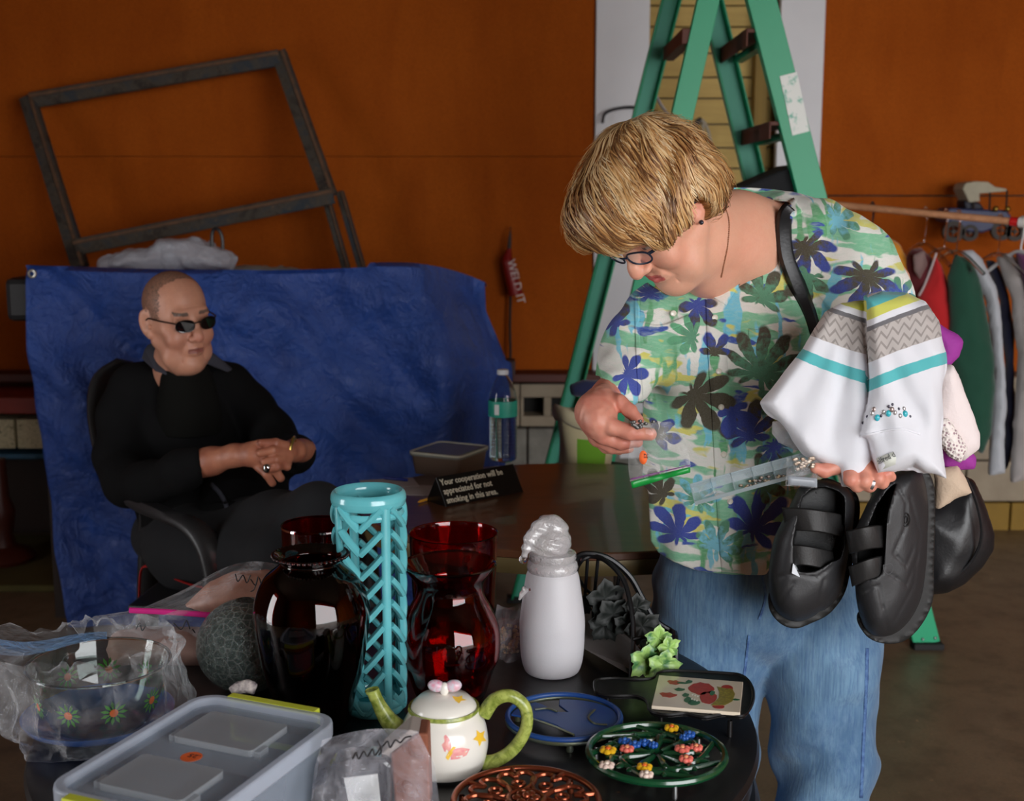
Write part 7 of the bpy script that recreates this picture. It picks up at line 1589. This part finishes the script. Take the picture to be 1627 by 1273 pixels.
m = MB()
for i in range(26):
    m.sphere(A_+ax*(L*(.38+.6*random.random()))+dn*(wO*(.6+.35*random.random()))+bk*(dO*.6), (.004, .0025, .003), 6, 5)
m.build('small_findings', mat('mixed_findings', (150, 126, 90), .4, .5, var=1.2, vs=200, c2=(60, 60, 70)), og)['kind'] = 'stuff'
zb2 = empty('small_packet', P(1275, 775, 2.0), 'tiny clear packet with a flat seal between her left hand and the black shoe', 'bag')
MB().grid(lambda u, v: P(1250+u*50-v*2, 728+v*44+u*4, 1.985+.006*math.sin(u*7+v*6)), 12, 12).build('packet_film', film('packet_film2', (224, 224, 226), .16, .06, 1, 50), zb2)
MB().grid(lambda u, v: P(1252+u*46, 756+v*14+u*4, 1.98), 8, 3).build('packet_seal', frosty('packet_seal', (170, 176, 184), .6, .2, .3), zb2, solid=.0015)
m = MB()
for i in range(22): m.sphere(P(1262+30*random.random(), 728+18*random.random(), 1.983), (.0045, .003, .003), 6, 5)
m.build('mixed_beads', mat('brown_beads', (120, 96, 76), .35, .4, var=1.2, vs=150, c2=(190, 176, 160)), zb2)['kind'] = 'stuff'
MB().tube([J((1377, 766, 1.975, 0))[0][:3] for _ in range(1)]+[J((1387, 768, 1.975, 0))[0][:3]], .0115, 14).build('ring', mat('silver_finger_ring', (190, 190, 196), .2, .9), wz)
# ================================================================ the seated man
mf = Vector((.68, -.73, -.12)).normalized(); mu = Vector((-.03, -.10, 1)); mu = (mu-mf*mu.dot(mf)).normalized(); mx = mf.cross(mu)
om = P(281, 507, 3.3); MM = Matrix.Translation(om) @ Matrix((mx, mf, mu)).transposed().to_4x4(); MMi = MM.inverted()
mz = empty('person', (P(330, 860, 3.3).x, 3.3, .45), 'seated elderly man in sunglasses and a black jacket, hands folded in his lap', 'person')
def Lm(px, py, Y, r): q = MMi @ P(px, py, Y); return (q.x, q.y, q.z, r*S(Y, py))
s = head_sdf(age=1, wide=1.04, lo=(-.16, -.16, -.24), hi=(.16, .15, .15), h=.0025, jowl=1.4, ear=1.2, flare=.55)
s.ell((0, .03, -.12), (.042, .042, .024), .03)
s.chain([Lm(285, 540, 3.32, 34), Lm(284, 575, 3.36, 36), Lm(286, 610, 3.4, 46)], .025)
s.chain([Lm(298, 560, 3.30, 24), Lm(294, 590, 3.34, 30)], .02)
for e in (-1, 1): s.chain([(e*.030, .045, -.118, .003), (e*.022, .035, -.150, .003)], .012)
def colm(p):
    n = len(p); c = np.tile(np.array(lin((200, 144, 118))), (n, 1)); ax = np.abs(p[:, 0]); q = np.stack([ax, p[:, 1], p[:, 2]], -1)
    c = mixc(c, .5*gauss(q, (.045, .07, -.04), (.03, .04, .03)), (176, 106, 88)); c = mixc(c, .6*gauss(q, (0, .115, -.03), (.018, .02, .018)), (182, 104, 88))
    lip = (ax < .022) & (p[:, 1] > .084) & (np.abs(p[:, 2]+.066) < .008-.14*ax); c[lip] = lin((146, 88, 78))
    # short grey stubble of hair: back and sides of the skull
    nz_ = vnoise(p, 120, 5)*.012+vnoise(p, 420, 8)*.014; p_ = p; p = p+np.stack([0*nz_, nz_, nz_], -1)
    fr = p[:, 1]
    hairm = ((p[:, 2] > .012) & (fr < .035-.55*np.clip(.115-p[:, 2], 0, 1)*(ax < .06)) | ((fr < .018) & (p[:, 2] > .018)) | ((fr < -.014) & (p[:, 2] > -.045)) | (p[:, 2] > .116-.0*fr) & (fr < .04)) & ~((ax > .077) & (np.abs(fr+.012) < .028) & (p[:, 2] < .036))
    p = p_
    g_ = vnoise(p, 500, 3); m = hairm.astype(float)*(.68+.7*g_); c = mixc(c, m, (84, 70, 60))
    brow = (ax > .014) & (ax < .05) & (p[:, 1] > .07) & (np.abs(p[:, 2]-.033-.1*(ax-.03)) < .0045); c[brow] = lin((92, 78, 68)); return c
mh = s.raw(MM, colm)
M_SKM = skin_mat('tanned_skin', (188, 134, 108), (156, 92, 74))
M_HAIR2 = None
# hands clasped in his lap
hm = [[(300, 742, 3.02, 24), (335, 733, 3.0, 21), (372, 724, 2.975, 18)], [(372, 724, 2.975, 18), (402, 722, 2.955, 19), (420, 728, 2.95, 16)],
      [(418, 720, 2.95, 9), (440, 716, 2.94, 7.5), (452, 722, 2.95, 6.5)], [(420, 728, 2.95, 9), (442, 732, 2.935, 7.5), (456, 742, 2.945, 6.5)],
      [(418, 736, 2.945, 9), (436, 746, 2.93, 7.5), (446, 760, 2.935, 6.5)], [(410, 740, 2.945, 8.5), (424, 754, 2.93, 7), (433, 768, 2.935, 6)],
      [(395, 712, 2.96, 9), (412, 706, 2.95, 7.5), (428, 708, 2.94, 6.5)],
      [(482, 716, 3.10, 20), (468, 716, 3.02, 17), (456, 718, 2.985, 17)],
      [(458, 710, 2.965, 8.5), (438, 704, 2.94, 7.5), (416, 704, 2.935, 6.3)], [(458, 718, 2.96, 8.5), (434, 716, 2.925, 7.5), (414, 720, 2.925, 6.3)],
      [(458, 728, 2.96, 8.5), (438, 730, 2.92, 7.5), (420, 734, 2.92, 6.3)], [(456, 736, 2.965, 8), (440, 742, 2.92, 7), (426, 746, 2.92, 6)]]
a, b = bounds(sum([J(*f) for f in hm], []), .02); s = SDF(a, b, .0024)
s.chain(J(*hm[0]), .02); s.chain(J(*hm[1]), .012); s.chain(J(*hm[7]), .012)
for f in hm[2:7]+hm[8:]: s.chain(J(*f), .0035)
p3 = s.pts(); s.d += (.0012*vnoise(p3, 70, 4)).astype(np.float32)
def colmh(p):
    c = np.tile(np.array(lin((184, 120, 92))), (len(p), 1)); return mixc(c, .35+1.2*vnoise(p, 55, 3), (146, 84, 64))
mhand = s.raw(None, colmh)
s = SDF((-1.15, 2.6, .03), (-.1, 3.75, 1.1), .013)
s.chain(J((290, 640, 3.42, 60), (295, 730, 3.40, 70), (315, 830, 3.34, 70)), .05)
s.chain(J((340, 860, 3.22, 46), (470, 845, 2.90, 38), (520, 850, 2.84, 34)), .03); s.chain(J((520, 850, 2.84, 32), (540, 1150, 2.86, 24)), .03)
s.chain(J((310, 872, 3.30, 40), (395, 883, 2.96, 36), (440, 890, 2.84, 34)), .03); s.chain(J((440, 890, 2.84, 32), (450, 1180, 2.86, 24)), .03)
mbody = s.raw(None, lambda p: np.tile(np.array(lin((180, 126, 100))), (len(p), 1)))
mesh_np('body', M_SKM, [mh, mhand, mbody], mz)
# jacket
t = NT('black_jacket'); v = t.coord(); n = t.noise(v, 7, 4); t.set(Base_Color=t.mix(n, lin((9, 9, 10)), lin((17, 17, 18))), Roughness=.9); t.b.inputs['Sheen Weight'].default_value = .0; t.b.inputs['Specular IOR Level'].default_value = .15; t.bump(t.mix(.4, t.noise(v, 16, 4), t.noise(v, 300, 2)), .4, .006); M_JK = t.m
s = SDF((-1.2, 2.85, .40), (-.42, 3.70, 1.10), .0058)
s.chain(J((288, 632, 3.42, 66), (292, 700, 3.40, 82), (306, 780, 3.37, 88), (325, 838, 3.34, 84), (335, 865, 3.32, 78)), .05, sq=(1, .85))
s.chain(J((255, 596, 3.40, 30), (215, 618, 3.38, 38), (196, 660, 3.36, 40), (190, 720, 3.30, 38), (203, 768, 3.20, 36), (240, 768, 3.10, 34), (290, 748, 3.02, 30), (314, 738, 3.0, 27)), .03)
s.chain(J((320, 596, 3.42, 28), (362, 612, 3.46, 34), (398, 650, 3.46, 36), (432, 692, 3.40, 36), (455, 722, 3.28, 32), (470, 722, 3.16, 27), (478, 718, 3.10, 24)), .03)
s.ell(tuple(P(390, 800, 3.2)), (.12, .12, .11), .06)
p3 = s.pts(); PX, PY = proj(p3); s.d += (.010*vnoise(p3*np.array([1, 1, 1.4]), 10, 4)+.006*vnoise(p3, 22, 9)).astype(np.float32)
s.d = np.maximum(s.d, np.where(p3[..., 1] < 3.12, -(polyd(PX, PY, [(314, 700), (322, 760), (322, 800), (470, 790), (470, 742), (466, 715), (468, 690), (400, 690)])*.0015), -1)).astype(np.float32)
s.d = np.maximum(s.d, np.where(p3[..., 1] < 3.4, -(polyd(PX, PY, [(250, 545), (262, 572), (292, 640), (330, 600), (352, 572), (360, 540)])*.0015)-.0, -1)).astype(np.float32)
jk = s.mesh('jacket', M_JK, mz); JS = s
sj = lambda x, y, o_=.003: snap(JS, x, y, o_, 2.9, 3.6)
s = SDF((-.95, 3.15, .78), (-.62, 3.60, 1.06), .005); s.chain(J((293, 584, 3.335, 30), (297, 610, 3.33, 38), (300, 650, 3.33, 46), (305, 690, 3.34, 50)), .03); s.mesh('undershirt', mat('black_shirt', (18, 18, 16), .95, bump=.3, spec=.1), mz)
# collar flaps in grey
M_GC = mat('grey_collar_cloth', (56, 58, 68), .85, bump=.3, bs=200)
slab_px([(234, 548), (246, 544), (262, 572), (284, 598), (280, 602), (246, 590), (224, 570), (228, 556)], 3.30, .02, 'collar', M_GC, jk, bevel=.004, Yf=[3.38, 3.36, 3.30, 3.28, 3.28, 3.28, 3.33, 3.36])
slab_px([(322, 556), (334, 560), (352, 574), (368, 588), (362, 592), (342, 584), (322, 576)], 3.36, .02, 'collar', M_GC, jk, bevel=.004, Yf=[3.34, 3.36, 3.38, 3.40, 3.38, 3.34, 3.32])
strip_on2 = lambda path, wpx, nm, mt, yl=2.9, yh=3.6: None
def strip_j(path, wpx, name, mt, n=24, off=.004):
    c = spline([(x, y, 0) for x, y in path], n); V = []
    for i in range(n):
        a_ = np.array(c[min(i+1, n-1)])-np.array(c[max(i-1, 0)]); nx, ny = -a_[1], a_[0]; L = math.hypot(nx, ny)
        for k in (-1, 1): V.append(sj(c[i][0]+nx/L*wpx*k/2, c[i][1]+ny/L*wpx*k/2, off))
    return MB().add(V, [(i*2, i*2+1, i*2+3, i*2+2) for i in range(n-1)]).build(name, mt, jk, solid=.002, off=0)
strip_j([(334, 768), (350, 785), (360, 805), (362, 828)], 7, 'side_piping', M_GC)
# trousers
s = SDF((-1.1, 2.62, .30), (-.05, 3.62, .80), .0072)
s.chain(J((330, 850, 3.34, 64), (440, 838, 2.98, 52), (506, 812, 2.80, 42)), .05); s.chain(J((310, 868, 3.30, 62), (385, 885, 2.98, 52), (445, 885, 2.80, 42)), .05)
s.chain(J((506, 812, 2.80, 42), (520, 900, 2.80, 38)), .03); s.chain(J((445, 885, 2.80, 42), (450, 960, 2.78, 38)), .03); s.chain(J((262, 850, 3.40, 52), (300, 872, 3.22, 60), (350, 880, 3.05, 54)), .05)
p3 = s.pts(); s.d += (.010*vnoise(p3, 11, 4)).astype(np.float32)
M_TR_ = cloth_mat('dark_trouser', (20, 22, 26), ns=280, sheen=.0); tr_ = s.mesh('trousers', M_TR_, mz)
for px, Y in ((522, 2.81), (450, 2.79)):
    a_, b_ = P(px, 900, Y), P(px, 900, Y); b_ = Vector((a_.x+.01, Y+.03, .06)); MB().tube([a_, a_.lerp(b_, .5), b_], [.060, .056, .054], 16).build('trouser_leg', M_TR_, mz)
    s3 = SDF((b_.x-.08, b_.y-.22, -.01), (b_.x+.08, b_.y+.1, .14), .007); s3.chain([(b_.x, b_.y+.03, .05, .04), (b_.x, b_.y-.06, .045, .042), (b_.x, b_.y-.14, .04, .036)], .02); s3.d = np.maximum(s3.d, .003-s3.ax[2][None, None, :]+0*s3.d).astype(np.float32); s3.mesh('boot', M_LEA2, mz)
# sunglasses, ring, watch
gl2 = empty('sunglasses', om, None); gl2.parent = mz; gl2.matrix_parent_inverse = Matrix.Translation(-wloc(mz))
M_SGL = mat('dark_sunglass_lens', (14, 10, 12), .12, coat=.3); M_SGF = mat('gunmetal_frame', (44, 40, 38), .3, .8)
for e in (-1, 1):
    pts = [MM @ Vector((x, .112-.012*(abs(x)/.055)**2, z)) for x, z in [(e*.033+.0235*math.copysign(abs(math.cos(a))**.8, math.cos(a)), .006+.0155*math.copysign(abs(math.sin(a))**.85, math.sin(a))) for a in np.linspace(0, 2*PI, 28, False)]]
    MB().add(pts, [tuple(range(28))]).build('lens', M_SGL, gl2, smooth=False, solid=.0018); MB().tube(pts, .0014, 6, True).build('frame_rim', M_SGF, gl2)
    MB().tube([MM @ Vector(p) for p in ((e*.056, .100, .014), (e*.064, .090, .016), (e*.074, .05, .015), (e*.080, .0, .014), (e*.081, -.018, .004))], .0020, 8).build('temple', M_SGF, gl2)
MB().tube(spline([MM @ Vector(p) for p in ((-.011, .112, .011), (0, .115, .014), (.011, .112, .011))], 8), .0016, 8).build('bridge', M_SGF, gl2)
MB().sphere(P(424, 744, 2.915), (.010, .008, .012), 14, 10).build('ring', mat('silver_signet_ring', (170, 172, 170), .15, 1.0), mz)
wr = MB().tube([tuple(P(464, 716, 2.985)+Vector((.006*math.cos(a), .03*math.sin(a), .031*math.cos(a+.1)))) for a in np.linspace(0, 2*PI, 28, False)], .004, 8, True, flat=1.6).build('watch_band', mat('gold_watch', (190, 160, 84), .25, .9), mz)
# ================================================================ lettering becomes plain mesh
bpy.context.view_layer.update(); dg = bpy.context.evaluated_depsgraph_get()
for o in TEXTS:
    me = bpy.data.meshes.new_from_object(o.evaluated_get(dg)); n = bpy.data.objects.new('lettering', me); COL.objects.link(n)
    n.parent = o.parent; n.matrix_parent_inverse = o.matrix_parent_inverse.copy(); n.matrix_basis = o.matrix_basis.copy()
    bpy.data.objects.remove(o)
